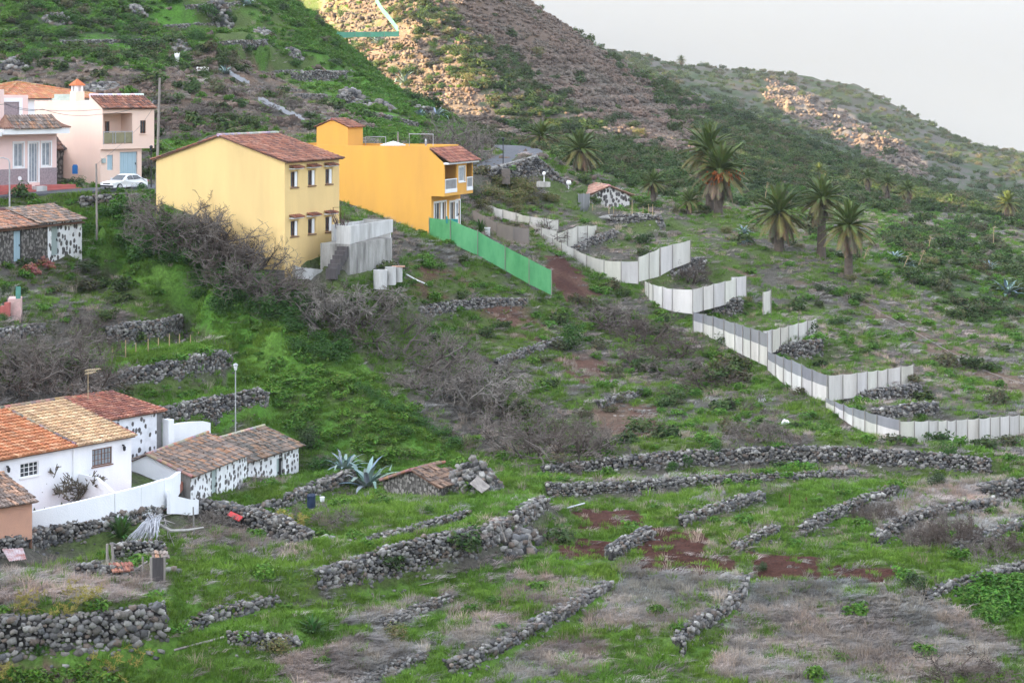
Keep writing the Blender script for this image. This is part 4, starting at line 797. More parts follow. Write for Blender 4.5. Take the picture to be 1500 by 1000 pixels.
# ================================================================== terracotta house, bottom left corner
o = house('terracotta_house', 'terracotta rendered house with ragged tile roof and a round chimney at the left edge', ((47-750)/F*114.6,114.6,-25.3), 45)
f = front(); w = MB(); wall_face(w, f, -8, 0, -.25, 1.9); wall_face(w, Face((0,0,0),(0,1,0),(1,0,0)), 0, 4.5, -.8, 1.9); w.poly([(0,0,1.9),(0,4.5,1.9),(0,3.4,2.9)]); wall_face(w, Face((0,4.5,0),(1,0,0),(0,1,0)), -8, 0, -2, 1.9); w.build('wall', M['terracotta'], o)
sv, sl = unit2(3.6,1.1); sv2, sl2 = unit2(-1.4,1.0)
roof_part('roof', o, [((-8,-.3,1.85),(1,0,0),sv,8.25,sl,[(.33,.22,.16),(.24,.18,.15),(.42,.26,.18),(.19,.15,.13)],dict(seed=61,rag=1)),((-8,4.8,1.9),(1,0,0),sv2,8.25,sl2,'old',dict(seed=62,rag=1))], [((-8,3.35,2.98),(.2,3.35,2.98),'orange')], [([(-8,-.25,1.78),(-8,3.4,2.86),(-8,3.4,2.92),(-8,-.25,1.85)],(8.2,0,0))])
t = MB(); sv = V3((0,2,.9)); tiles(t, (-5.2,1.2,2.62), (1,0,0), sv, 3.6, 1.9, [(.66,.26,.10),(.58,.30,.16),(.70,.36,.20)], seed=64, rag=.6); t.box(-5.2,-1.7,1.4,3.4,2.3,2.7,(.5,.3,.2)); t.build('raised_roof', M['tile'], o)
c = MB(); c.lathe([(.16,0),(.15,1.0),(.26,1.02),(.27,1.3),(.2,1.5),(.06,1.55)],12,(-.9,2.6,2.6)); c.build('chimney', M['terracotta'], o)

# ================================================================== dotted stone cottage, right
o = house('stone_cottage', 'small gabled stone cottage with salmon tiles beside the palms', ((922-750)/F*194,194,-12.6), -16)
g = side(); ze = 1.95; zr = 2.75; D = 4.0; yr = 2.05; Lq = 4.4
w = MB(); wall_face(w, g, 0, D, -1.5, ze); w.poly([g.pt(0,ze),g.pt(D,ze),g.pt(yr,zr)]); wall_face(w, front(), 0, Lq, -1.5, ze); wall_face(w, Face((0,D,0),(1,0,0),(0,1,0)), 0, Lq, -1.5, ze); rt = Face((Lq,0,0),(0,1,0),(1,0,0)); wall_face(w, rt, 0, D, -1.5, ze); w.poly([rt.pt(0,ze),rt.pt(D,ze),rt.pt(yr,zr)]); w.build('wall', M['dotted_old'], o)
sv, sl = unit2(yr+.35, zr-ze+.1); sv2, sl2 = unit2(-(D-yr+.35), zr-ze+.1)
roof_part('roof', o, [((-.25,-.35,ze-.1),(1,0,0),sv,Lq+.5,sl,'salmon',dict(seed=71,rag=.7)),((-.25,D+.35,ze-.1),(1,0,0),sv2,Lq+.5,sl2,'salmon',dict(seed=72,rag=.7))], [((-.28,yr,zr+.08),(Lq+.2,yr,zr+.08),'salmon')], [([(-.2,-.3,ze-.2),(-.2,yr,zr-.04),(-.2,yr,zr+.02),(-.2,-.3,ze-.13)],(Lq+.4,0,0)),([(-.2,D+.3,ze-.2),(-.2,yr,zr-.045),(-.2,yr,zr+.015),(-.2,D+.3,ze-.13)],(Lq+.4,0,0))])

# ================================================================== roofed ruin in the middle terrace
o = house('ruined_hut', 'ruined dark stone hut with a collapsing brown tile roof among the terraces', ((643-750)/F*135.6,135.6,-28.2), 33)
g = side(); f = front(); ze = 1.35; zr = 2.3; D = 4.6; yr = 2.2; Lq = 4.2
w = MB(); wall_face(w, g, 0, D, -1.5, ze); w.poly([g.pt(0,ze),g.pt(D,ze),g.pt(yr,zr)]); dr = (1.6,2.4,-.2,1.1); wall_face(w, f, 0, Lq, -1.5, ze, [dr+(.5,1)]); wall_face(w, Face((0,D,0),(1,0,0),(0,1,0)), 0, Lq, -1.5, ze); rt = Face((Lq,0,0),(0,1,0),(1,0,0)); wall_face(w, rt, 0, D, -1.5, ze-.3); w.build('wall', M['rubble'], o)
pl = [(.22,.145,.105),(.16,.115,.09),(.26,.17,.12),(.13,.10,.085)]
sv, sl = unit2(yr+.2, zr-ze); sv2, sl2 = unit2(-(D-yr+.2), zr-ze)
roof_part('roof', o, [((-.2,-.2,ze),(1,0,0),sv,2.6,sl,pl,dict(seed=75,rag=1.4)),((-.2,D+.2,ze),(1,0,0),sv2,3.9,sl2,pl,dict(seed=76,rag=1.4)),((2.4,-.1,ze-.15),(1,-.03,-.04),sv,1.3,sl*.8,pl,dict(seed=77,rag=1.6))], [((-.25,yr,zr+.05),(3.8,yr,zr-.05),[(.30,.18,.125),(.25,.16,.12)]),((-.2,yr,zr+.04),(-.2,D+.1,ze+.04),[(.28,.17,.12)])], [([(-.15,-.15,ze-.06),(-.15,yr,zr-.06),(-.15,yr,zr),(-.15,-.15,ze)],(2.5,0,0)),([(-.15,D+.15,ze-.06),(-.15,yr,zr-.065),(-.15,yr,zr-.005),(-.15,D+.15,ze)],(3.8,0,0))])

# ================================================================== concrete terrace beside the yellow house
o = house('concrete_terrace', 'stained concrete terrace block with whitewashed parapet and outside stairs', ((512-750)/F*137,137,-13.2), 24, 'terrace')
w = MB(); w.box(-.05,6.1,-.05,2.2,-2.5,2.35); w.build('retaining_wall', M['concrete'], o)
w = MB(); 
w.prism([(0,-.08,2.353),(6.15,-.08,2.75),(6.15,-.08,3.62),(0,-.08,3.56)],(0,.14,0)); w.prism([(0,.06,2.353),(0,1.0,2.353),(0,1.0,3.56),(0,.06,3.56)],(.14,0,0)); w.prism([(6.0,.06,2.353),(6.0,2.2,2.353),(6.0,2.2,3.6),(6.0,.06,3.6)],(.14,0,0)); w.prism([(1.5,2.06,2.353),(6.0,2.06,2.353),(6.0,2.06,3.5),(1.5,2.06,3.5)],(0,.14,0)); w.build('parapet', M['concrete_white'], o)
w = MB()
for i in range(6): w.box(-.02-.30*(i+1),-.02-.3*i,.05,.8,1.5-i*.27,2.2-i*.27)
w.build('stairs', M['wood_dark'], o)
w = MB(); q = [P(433,391,135.4),P(480,396,137.6)]
w.prism([q[0],q[1],P(480,412,137.6),P(433,408,135.4)],(-.05,.2,0)); w.prism([q[0]+V3((0,.21,0)),P(433,408,135.4)+V3((0,.21,0)),P(433,408,135.4)+V3((-.4,1.4,0)),q[0]+V3((-.4,1.4,0))],(.2,.05,0)); tag(w.build('low_wall', M['concrete_white']),'low whitewashed wall at the foot of the pale yellow facade','wall')
m = MB(); c = P(497,315,139.5)
for i in range(26):
    R = random.Random(i); b = c+V3((R.uniform(-.5,.6),R.uniform(-.3,.5),-1.1)); m.path([b,b+V3((R.uniform(-.3,.3),R.uniform(-.3,.3),.5)),b+V3((R.uniform(-.6,.6),R.uniform(-.4,.4),R.uniform(.8,1.6)))],[.03,.02,.008],4)
tag(m.build('dry_potted_bush', mat('dry_twigs', (.13,.09,.08), None, .9)), 'dry brown bush standing behind the concrete terrace parapet', 'bush')
m = MB(); a = P(488,304,140.2); m.path([a-Z*1.2,a,a+V3((.6,.3,0)),a+V3((.6,.3,-1.2))],.04,5); tag(m.build('metal_hoop', M['wood']), 'thin rusty pipe frame beside the pale yellow house wall', 'frame')
# three round white water tanks
for i, (u, v0, v1, Y, r, lb) in enumerate(((557,392,412,137.4,.55,'whitewashed round tank with a dark top, leftmost of three below the concrete terrace'),(572,388,406,138.2,.45,'middle one of three whitewashed round tanks below the concrete terrace'),(583,389,402,138.8,.36,'smallest whitewashed tank with a wooden board across its top'))):
    p = P(u,v1,Y); h = (v1-v0)/F*Y; m = MB(); m.lathe([(r,-.6),(r*1.02,h),(r*.9,h+.003),(r*.88,h-.12),(.01,h-.121)],18,p); t = m.build('water_tank', M['concrete_white']); tag(t, lb, 'tank')
    if i == 2: b = MB(); b.box(p.x-.5,p.x+.55,p.y-.3,p.y+.3,p.z+h+.02,p.z+h+.09); q = b.build('wooden_board', M['terracotta']); tag(q, 'reddish wooden board lying across the smallest round tank', 'board')
# ------------------------------------------------------------------ ground cover zones (outlines on the ground, given by where they show in the photograph)
U_ = 750+F*GX/GY; V_ = VH-F*GZ/GY; Yg = GY
shape = GX.shape
n_big = fbm(GX,GY,9,21); n_mid = fbm(GX,GY,2.6,33); n_fine = fbm(GX,GY,.8,47,3); n_str = fbm(GX*.35,GY*1.4,1.2,51,3)
C_ = dict(lush=(.070,.165,.024), olive=(.070,.098,.030), grass=(.085,.165,.028), dry=(.24,.23,.215), straw=(.25,.20,.13), soil=(.062,.028,.021), earth=(.125,.088,.064), litearth=(.27,.19,.125), scree=(.125,.092,.074), scrub=(.040,.062,.024), rock=(.14,.13,.12), grey=(.085,.078,.066), red=(.10,.055,.04))  # litearth is earth with sunlight painted into its colour
col = np.zeros(shape+(3,)); gG = np.zeros(shape); gD = np.zeros(shape); gC = np.zeros(shape); gS = np.zeros(shape)
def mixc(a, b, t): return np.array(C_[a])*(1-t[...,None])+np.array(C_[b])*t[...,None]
# default: patchy mix of green grass, grey weeds and earth
t1 = sstep(.42,.60,n_big*.5+n_mid*.5)
col[:] = mixc('olive','grey',t1); gG[:] = 1.6*(1-t1)+.3; gD[:] = .35+1.1*t1; gC[:] = .25*(1-t1); gS[:] = .02
def zone(poly, ymin, ymax, c=None, c2=None, g=None, d=None, cl=None, s=None, lo=.42, hi=.6, nz=None, soft=0):
    jitter = 0 if soft == 0 else soft
    if ymin >= 200: ymin *= 1.2
    ymax *= 1.21
    m = inpoly(U_+jitter*(n_fine-.5)*30, V_+jitter*(n_mid-.5)*26, poly) & (Yg >= ymin) & (Yg <= ymax)
    t = sstep(lo,hi,(n_mid*.6+n_big*.4) if nz is None else nz)
    if c: col[m] = mixc(c, c2 or c, t)[m]
    for arr, val in ((gG,g),(gD,d),(gC,cl),(gS,s)):
        if val is None: continue
        if isinstance(val, tuple): arr[m] = (val[0]*(1-t)+val[1]*t)[m]
        else: arr[m] = val
    return m
# far and mid hills first
m = Yg > 245; col[m] = mixc('scrub','olive',sstep(.4,.65,n_mid))[m]; gG[m] = .05; gD[m] = .12; gC[m] = .05; gS[m] = .16
m = Yg > 624; col[m] = mixc('scrub','grey',sstep(.42,.6,n_big))[m]; gG[m] = 0; gD[m] = 0; gC[m] = 0; gS[m] = .035
# green hillside above the road
zone([(-400,-60),(420,-60),(460,10),(560,95),(660,165),(700,215),(640,215),(420,190),(330,205),(-400,215)],163,300,'lush','olive',(1.5,.6),(.05,.25),(2.0,.8),(.02,.05))
zone([(-400,75),(160,85),(330,75),(440,130),(560,190),(400,200),(330,215),(-400,215)],163,240,'grey','earth',(.25,.1),(.9,.6),.08,.07)
zone([(40,-40),(260,-40),(280,60),(240,110),(120,90),(0,60)],180,300,'scrub','lush',.5,.1,.8,.24)
zone([(230,205),(420,190),(330,230),(230,245)],160,200,'lush','olive',1.6,.3,.5,.03)
# earth slope across the gully, its colour brightened to look sunlit
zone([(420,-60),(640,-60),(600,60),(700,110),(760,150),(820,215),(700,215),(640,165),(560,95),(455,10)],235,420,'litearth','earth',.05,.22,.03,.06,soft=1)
zone([(560,-60),(660,-60),(690,70),(640,70),(590,30)],280,480,'scrub','olive',.05,.1,.1,.33,soft=1)
zone([(640,60),(760,60),(900,150),(1000,240),(900,250),(760,190),(690,130)],225,420,'scrub','olive',.05,.1,.12,.42,soft=1)
zone([(416,-40),(552,-40),(585,50),(462,52)],280,420,'olive','straw',.5,.3,.03,.01)
zone([(625,-60),(755,-60),(840,30),(940,130),(1035,215),(1015,250),(925,210),(835,158),(755,90),(680,40)],280,520,'scree','earth',.0,.05,.0,.007,soft=1)
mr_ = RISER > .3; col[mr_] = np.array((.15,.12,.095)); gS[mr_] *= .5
# far hill: pale cliff and green foot
zone([(1130,128),(1190,135),(1250,170),(1330,215),(1360,240),(1330,250),(1230,200),(1150,170)],600,960,'rock','litearth',0,0,0,.008)
zone([(1040,140),(1130,130),(1150,170),(1330,250),(1500,290),(1600,330),(1400,330),(1200,230)],460,900,'scrub','grey',0,0,.004,.03)
# near slope with palms, right
zone([(690,250),(860,250),(1000,300),(1100,300),(1350,310),(1700,330),(1800,720),(1500,610),(1340,640),(1200,560),(1110,500),(1000,440),(800,380),(690,330)],150,345,'olive','grey',(.9,.45),(.4,.95),(.09,.05),(.008,.03))
zone([(1050,385),(1240,420),(1420,520),(1520,560),(1520,585),(1400,540),(1230,440)],150,200,'earth','grey',.2,.5,.03,.02,soft=1)
zone([(1290,340),(1420,330),(1500,380),(1520,460),(1420,470),(1330,420)],160,330,'scrub','olive',.4,.3,.25,.15,soft=1)
# middle slope between the fence and the gully
zone([(590,360),(800,420),(960,470),(1110,560),(1210,610),(1300,660),(1000,665),(800,690),(730,640),(660,560),(560,440)],138,170,'olive','grey',(1.5,.6),(.2,.8),(.35,.1),(.02,.06))
zone([(660,455),(770,450),(820,500),(740,530),(690,510)],140,170,'olive','red',(1.2,.3),.4,.1,.02,soft=1)
zone([(870,600),(960,590),(960,640),(880,650)],140,160,'red','earth',.1,.3,.1,.03,soft=1); zone([(810,520),(900,510),(900,560),(830,560)],140,165,'red','grey',.3,.6,.1,.05,soft=1)
zone([(795,370),(830,380),(880,430),(850,445),(800,420)],150,172,'red','soil',.05,.1,.03,.02,soft=1)
zone([(595,380),(700,400),(690,430),(590,440)],140,160,'red','olive',(.2,1.2),.2,.1,.01,soft=1)
# lush slope below the road
zone([(115,300),(235,288),(330,380),(420,425),(480,470),(560,560),(640,640),(710,700),(560,695),(470,665),(400,650),(330,560),(345,510),(280,470),(190,410),(110,370)],130,152,'lush','grass',(3.2,2.6),.05,(1.1,.5),.0)
zone([(385,560),(470,535),(560,610),(610,665),(560,690),(440,650)],130,150,'lush','olive',1.0,.1,2.6,0)
zone([(-300,360),(110,370),(190,410),(280,470),(250,500),(150,560),(-300,560)],125,150,'grey','olive',(.5,.9),(1.0,.4),.12,.05)
zone([(150,500),(330,505),(340,520),(160,545)],135,146,'grass','lush',3.5,.1,.1,0); zone([(250,585),(390,560),(400,580),(320,640),(450,640),(450,660),(330,650)],133,146,'grass','lush',3.2,.3,.1,0)
# terraces by the sheds and ruin
zone([(320,735),(440,700),(520,665),(540,700),(470,710),(370,745)],128,147,'grass','lush',4,.15,.04,0)
zone([(370,750),(520,700),(700,690),(800,700),(800,730),(700,770),(600,795),(480,832),(455,815)],112,146,'grass','olive',(3.6,2.2),(.2,1.3),.1,0)
zone([(270,740),(440,800),(455,830),(330,800),(260,790)],112,128,'grey','olive',.8,2.4,.1,.02,soft=1)
zone([(-100,835),(240,830),(240,900),(-100,920)],100,114,'dry','straw',(.3,.7),4.2,0,0); zone([(0,885),(245,875),(245,900),(0,920)],100,107,'olive','grass',2.5,1.0,.3,0)
zone([(245,800),(470,830),(470,880),(420,880),(250,960)],100,120,'grass','olive',(3.6,2.4),(.3,1.5),.1,0)
# lower fields
zone([(-100,950),(260,940),(470,880),(720,830),(840,800),(1500,840),(1700,860),(1700,1300),(-100,1300)],60,130,'grass','olive',(4.2,2.6),(.25,1.2),.02,0)
zone([(820,735),(1100,715),(1500,690),(1700,690),(1700,860),(1500,850),(1300,850),(840,800)],118,146,'grass','olive',(3.8,2.2),(.3,1.3),.05,0)
dr = sstep(.52,.66,n_str*.45+n_big*.35+n_fine*.2)
for pl in ([(1105,850),(1300,848),(1400,885),(1478,938),(1472,980),(1300,1010),(1120,1010),(1040,985),(1075,895)], [(920,828),(1095,840),(1066,888),(1000,930),(850,915),(900,862)], [(735,838),(893,850),(822,890),(735,878)], [(395,965),(520,930),(632,945),(600,975),(520,1010),(430,1010)], [(480,905),(668,868),(650,890),(560,925)], [(640,890),(760,900),(740,935),(660,968)], [(840,930),(900,940),(860,990),(700,1000),(760,950)]):
    m = inpoly(U_+(n_fine-.5)*34, V_+(n_mid-.5)*22, pl) & (Yg < 130)
    k = (1-dr*.72)[...,None]; col[m] = (np.array(C_['dry'])*k+np.array(C_['grass'])*(1-k))[m]; gD[m] = (8*(1-dr)+1.0)[m]; gG[m] = (.12+3.0*dr)[m]
for pl in ([(1340,705),(1500,700),(1500,735),(1350,745)],[(1240,740),(1330,712),(1370,745),(1290,780)],[(1320,770),(1480,735),(1520,760),(1400,800),(1330,805)],[(1100,690),(1010,735),(1060,725)]):
    m = inpoly(U_,V_,pl) & (Yg < 150); col[m] = np.array(C_['dry']); gD[m] = 3.2; gG[m] = .4
SOIL = np.zeros(shape,bool)
for pl in ([(838,744),(940,750),(946,776),(845,774)],[(808,782),(920,791),(922,817),(822,814)],[(948,773),(1042,780),(1026,822),(930,814)],[(932,808),(1086,820),(1078,846),(938,836)],[(1098,812),(1202,818),(1198,848),(1100,845)],[(1214,823),(1316,834),(1306,856),(1216,848)]):
    m = inpoly(U_+(n_fine-.5)*26,V_+(n_mid-.5)*14,pl) & (Yg < 150); GZ[m] += (.10*np.sin(GY*5.2+GX*1.3)+.16*(n_fine-.5))[m]; SOIL |= m; col[m] = np.array(C_['soil']); gD[m] = .12; gG[m] = .22; gC[m] = 0
m = inpoly(U_,V_,[(1390,870),(1440,850),(1540,835),(1540,905),(1430,910)]) & (Yg < 140); col[m] = np.array(C_['lush']); gC[m] = 5; gG[m] = 1; gD[m] = 0
m = inpoly(U_+(n_fine-.5)*20,V_+(n_mid-.5)*14,[(-60,965),(160,985),(180,1040),(-60,1040)]) & (Yg < 104); col[m] = np.array(C_['earth']); gC[m] = 3.0; gG[m] = .6
# keep roads, houses and patio clear
def clear(poly, ymin, ymax, c=None):
    m = inpoly(U_,V_,poly) & (Yg >= ymin) & (Yg <= ymax); gG[m] = gD[m] = gC[m] = gS[m] = 0
    if c: col[m] = np.array(C_[c])
def clear_box(o, x0, x1, y0, y1):
    bpy.context.view_layer.update(); mi = o.matrix_world.inverted()
    X = mi[0][0]*GX+mi[0][1]*GY+mi[0][3]; Yl = mi[1][0]*GX+mi[1][1]*GY+mi[1][3]
    m = (X > x0) & (X < x1) & (Yl > y0) & (Yl < y1); gG[m] = gD[m] = gC[m] = gS[m] = 0
clear([(185,640),(300,640),(262,705),(185,728)],118,137)
pm_ = inpoly(GX,GY,PATIO); GZ[pm_] = np.minimum(GZ[pm_],-26.1); gG[pm_] = gD[pm_] = gC[pm_] = gS[pm_] = 0
OB = {ob['label'][:22]: ob for ob in sc.objects if 'label' in ob}
def lab(s):
    for ob in sc.objects:
        if ob.get('label','').startswith(s): return ob
clear_box(lab('big pale yellow'),-.4,7.9,-.3,10.4); clear_box(lab('deep yellow house'),-.5,6,-.6,14.4); clear_box(lab('pink two'),-.4,5,-.3,9.8); clear_box(lab('rose pink'),-13,.4,-2.6,7.2)
clear_box(lab('long white house'),-15.5,.3,-.2,11.3); clear_box(lab('long white house'),-15.5,4.6,-6.6,0); clear_box(lab('white house dotted'),-7,.8,-.6,9.2); clear_box(lab('nearer shed'),-1.6,8.6,-.2,4.6); clear_box(lab('farther shed'),-.4,8,-.2,4.8)
clear_box(lab('low old house'),-13.5,.3,-.2,5.3); clear_box(lab('dark stone hut'),-4.5,.3,-.3,3.6); clear_box(lab('terracotta'),-8.5,.3,-.3,4.9); clear_box(lab('small gabled'),-.4,4.8,-.4,4.4); clear_box(lab('ruined dark'),-.3,4.4,-.2,4.8); clear_box(lab('stained concrete'),-3.2,6.4,-.3,2.4)
gG[ROADMASK] = 0; gD[ROADMASK] = 0; gC[ROADMASK] = 0; gS[ROADMASK] = 0; col[ROADMASK] = (.08,.075,.07)
k = (.82+.36*n_fine)[...,None]; col *= k
for (kind, st, pts, lb), wp in zip(WALLS, WPTS):
    for i in range(len(wp)-1):
        a, b = wp[i][1], wp[i+1][1]; sel = (GX > min(a.x,b.x)-3.5) & (GX < max(a.x,b.x)+3.5) & (GY > min(a.y,b.y)-3.5) & (GY < max(a.y,b.y)+3.5)
        px, py = GX[sel]-a.x, GY[sel]-a.y; dx, dy = b.x-a.x, b.y-a.y; L2 = dx*dx+dy*dy; tt = np.clip((px*dx+py*dy)/L2,0,1); dd = np.hypot(px-tt*dx,py-tt*dy)
        rr_ = .55 if a.y < 200 else 3.0
        for G_ in ((gG,gD,gC) if a.y < 200 else (gS,gC,gG)): G_[sel] = G_[sel]*np.where(dd < rr_,.3,1)
# ------------------------------------------------------------------ ground mesh
m, nt, N, L, B = nt_new('ground'); B.inputs['Roughness'].default_value = .97; B.inputs['Specular IOR Level'].default_value = .1
tc = N.new('ShaderNodeTexCoord'); at = N.new('ShaderNodeAttribute'); at.attribute_name = 'Col'
nz = N.new('ShaderNodeTexNoise'); nz.inputs['Scale'].default_value = 4.5; nz.inputs['Detail'].default_value = 9; nz.inputs['Roughness'].default_value = .72
L.new(tc.outputs['Object'], nz.inputs['Vector'])
mr = N.new('ShaderNodeMapRange'); mr.inputs[1].default_value = .3; mr.inputs[2].default_value = .7; mr.inputs[3].default_value = .45; mr.inputs[4].default_value = 1.5; L.new(nz.outputs['Fac'], mr.inputs[0])
mu = N.new('ShaderNodeVectorMath'); mu.operation = 'SCALE'; L.new(at.outputs['Color'], mu.inputs[0]); L.new(mr.outputs[0], mu.inputs['Scale']); L.new(mu.outputs[0], B.inputs['Base Color'])
bp = N.new('ShaderNodeBump'); bp.inputs['Strength'].default_value = .9; bp.inputs['Distance'].default_value = .14; L.new(nz.outputs['Fac'], bp.inputs['Height']); L.new(bp.outputs[0], B.inputs['Normal'])
M['ground'] = m
nr_, nc_ = shape; idx = np.arange(nr_*nc_).reshape(shape)
FQ = np.stack([idx[:-1,:-1],idx[:-1,1:],idx[1:,1:],idx[1:,:-1]],-1).reshape(-1,4)
gr = np_mesh('ground', np.stack([GX,GY,GZ],-1).reshape(-1,3), FQ, m, col.reshape(-1,3), smooth=True); tag(gr, kind='structure')

# ------------------------------------------------------------------ dry stone walls
ICO_V = []; t_ = (1+5**.5)/2
for a in (-1,1):
    for b in (-t_,t_): ICO_V += [(a,b,0),(0,a,b),(b,0,a)]
ICO_V = np.array(ICO_V); ICO_V /= np.linalg.norm(ICO_V[0])
ICO_F = []
for i in range(12):
    for j in range(i+1,12):
        for k in range(j+1,12):
            d = [np.linalg.norm(ICO_V[p]-ICO_V[q]) for p, q in ((i,j),(j,k),(i,k))]
            if max(d) < 1.2:
                nrm = np.cross(ICO_V[j]-ICO_V[i], ICO_V[k]-ICO_V[i]); ICO_F.append((i,j,k) if nrm @ ICO_V[i] > 0 else (i,k,j))
ICO_F = np.array(ICO_F)
# rounder stone for near walls: subdivided once
def subdiv(V, Fc):
    V = [tuple(v) for v in V]; cache = {}; out = []
    def mid(a, b):
        k = (min(a,b),max(a,b))
        if k not in cache:
            p = np.array(V[a])+np.array(V[b]); p /= np.linalg.norm(p); V.append(tuple(p)); cache[k] = len(V)-1
        return cache[k]
    for a, b, c in Fc:
        x, y, z = mid(a,b), mid(b,c), mid(c,a); out += [(a,x,z),(b,y,x),(c,z,y),(x,y,z)]
    return np.array(V), np.array(out)
ICO2_V, ICO2_F = subdiv(ICO_V, ICO_F)
# a rough block: cube corners pulled in, with a bulge in each face
CUBE_V = np.array([(x*.8,y*.8,z*.8) for x in (-1,1) for y in (-1,1) for z in (-1,1)]+[(1,0,0),(-1,0,0),(0,1,0),(0,-1,0),(0,0,1),(0,0,-1)],float)
CUBE_F = []
for fi, ax, sg in ((8,0,1),(9,0,-1),(10,1,1),(11,1,-1),(12,2,1),(13,2,-1)):
    q_ = [i for i in range(8) if CUBE_V[i][ax]*sg > 0]; q_ = [q_[0],q_[1],q_[3],q_[2]]
    for i in range(4):
        a_, b_ = q_[i], q_[(i+1)%4]; nn_ = np.cross(CUBE_V[a_]-CUBE_V[fi],CUBE_V[b_]-CUBE_V[fi]); CUBE_F.append((fi,a_,b_) if nn_[ax]*sg > 0 else (fi,b_,a_))
CUBE_F = np.array(CUBE_F)
def stones(centers, sizes, dirs, base_cols, near=False):
    """irregular stones: centres (n,3), half sizes (n,3) along (dir, normal, up)"""
    n = len(centers); BV, BF = CUBE_V, CUBE_F; k = len(BV)
    v = BV[None]*(1+RS.uniform(-.30,.22,(n,k,3)))
    ang = RS.uniform(0,6.28,(n,1)); tilt = RS.uniform(-.7,.7,(n,1))
    ca, sa = np.cos(tilt), np.sin(tilt)
    v = v*sizes[:,None,:]
    x = v[:,:,0]*ca-v[:,:,2]*sa; z = v[:,:,0]*sa+v[:,:,2]*ca; y = v[:,:,1]
    dx, dy = dirs[:,0:1], dirs[:,1:2]
    W = np.stack([x*dx-y*dy, x*dy+y*dx, z],-1)+centers[:,None,:]
    Fc = (BF[None]+(np.arange(n)*k)[:,None,None]).reshape(-1,3)
    return W.reshape(-1,3), Fc, np.repeat(base_cols,k,0)
STC = np.array([(.24,.225,.21),(.17,.16,.155),(.30,.285,.265),(.115,.11,.108),(.21,.19,.17),(.26,.25,.24),(.36,.345,.32),(.19,.15,.125),(.14,.14,.145)])
def stone_cols(n, k=1.0, warm=0):
    c = STC[RS.randint(0,len(STC),n)]*RS.uniform(.5,1.15,(n,1))*k
    return c
M['stone'] = mat('dry_stone', (1,1,1), (.62,.62,.60), .95, 7, 1, .5, 18, attr=True)
def build_wall(kind, st, wp, label, hs=1.0, rag=.10):
    cs = []; ss = []; ds = []; core = MB(); near = False
    acc = 0
    for i in range(len(wp)-1):
        (t0,b0),(t1,b1) = wp[i], wp[i+1]
        d = V3((t1.x-t0.x,t1.y-t0.y,0)); Ln = d.length; d.normalize(); n = V3((-d.y,d.x,0))
        w0 = .45; e = .02
        core.prism([t0+n*.14-Z*.12, t1+n*.14-Z*.12, b1+n*.08-Z*.6, b0+n*.08-Z*.6], n*w0, (.035,.032,.03))
        nx = max(1,round(Ln/(st*.92)))
        for a in range(nx):
            tt = (a+.5)/nx; T = t0.lerp(t1,tt); Bq = b0.lerp(b1,tt)
            H = T.z-Bq.z+.22+rag*(math.sin((acc+tt*Ln)*1.3)+math.sin((acc+tt*Ln)*3.1+1))*.6
            nz_ = max(1,round(H/(st*.72)))
            for b in range(nz_):
                off = (b%2)*.5*st
                p = Bq+d*(off-.25*st+random.uniform(-.22,.22)*st)+Z*(-.25+(b+.5)*H/nz_+random.uniform(-.2,.2)*st)+n*random.uniform(-.03,.09)
                s = st*random.choice((.26,.36,.42,.48,.54,.70)); cs.append(p); ss.append((s*random.uniform(.85,1.3),s*.8,s*random.uniform(.65,1.0))); ds.append((d.x,d.y))
            for q in (.28,.52):
                p = T+n*q+d*random.uniform(-.3,.3)*st+Z*random.uniform(-.12,.05); s = st*random.choice((.4,.5,.6)); cs.append(p); ss.append((s,s*.9,s*.6)); ds.append((d.x,d.y))
            if kind == 'f' :
                for b in range(0,nz_): 
                    p = Bq+n*.62+Z*(-.1+(b+.5)*H/nz_); s = st*.55; cs.append(p); ss.append((s,s*.7,s*.75)); ds.append((d.x,d.y))
            if random.random() < .35:      # fallen stones at the foot
                p = Bq-n*random.uniform(.15,.7); p.z = float(zg(p.x,p.y))+.03; s = st*random.uniform(.25,.5); cs.append(p); ss.append((s,s,s*.7)); ds.append((d.y,d.x))
        acc += Ln
    cs = np.array([tuple(c) for c in cs]); ss = np.array(ss); ds = np.array(ds)
    Vx, Fx, Cx = stones(cs, ss, ds, stone_cols(len(cs)), near)
    k = len(core.v); CV = np.array(core.v); CF = []
    for f_ in core.f:
        for q in range(1,len(f_)-1): CF.append((f_[0],f_[q],f_[q+1]))
    Vx = np.concatenate([CV,Vx]); Fx = np.concatenate([np.array(CF),Fx+k]); Cx = np.concatenate([np.array(core.c),Cx])
    o = np_mesh('stone_wall', Vx, Fx, M['stone'], Cx); tag(o, label, 'stone wall', 'dry stone walls', 'thing'); return len(cs)
NST = 0
for (kind, st, pts, lb), wp in zip(WALLS, WPTS): NST += build_wall(kind, st, wp, lb)
print('stones', NST)
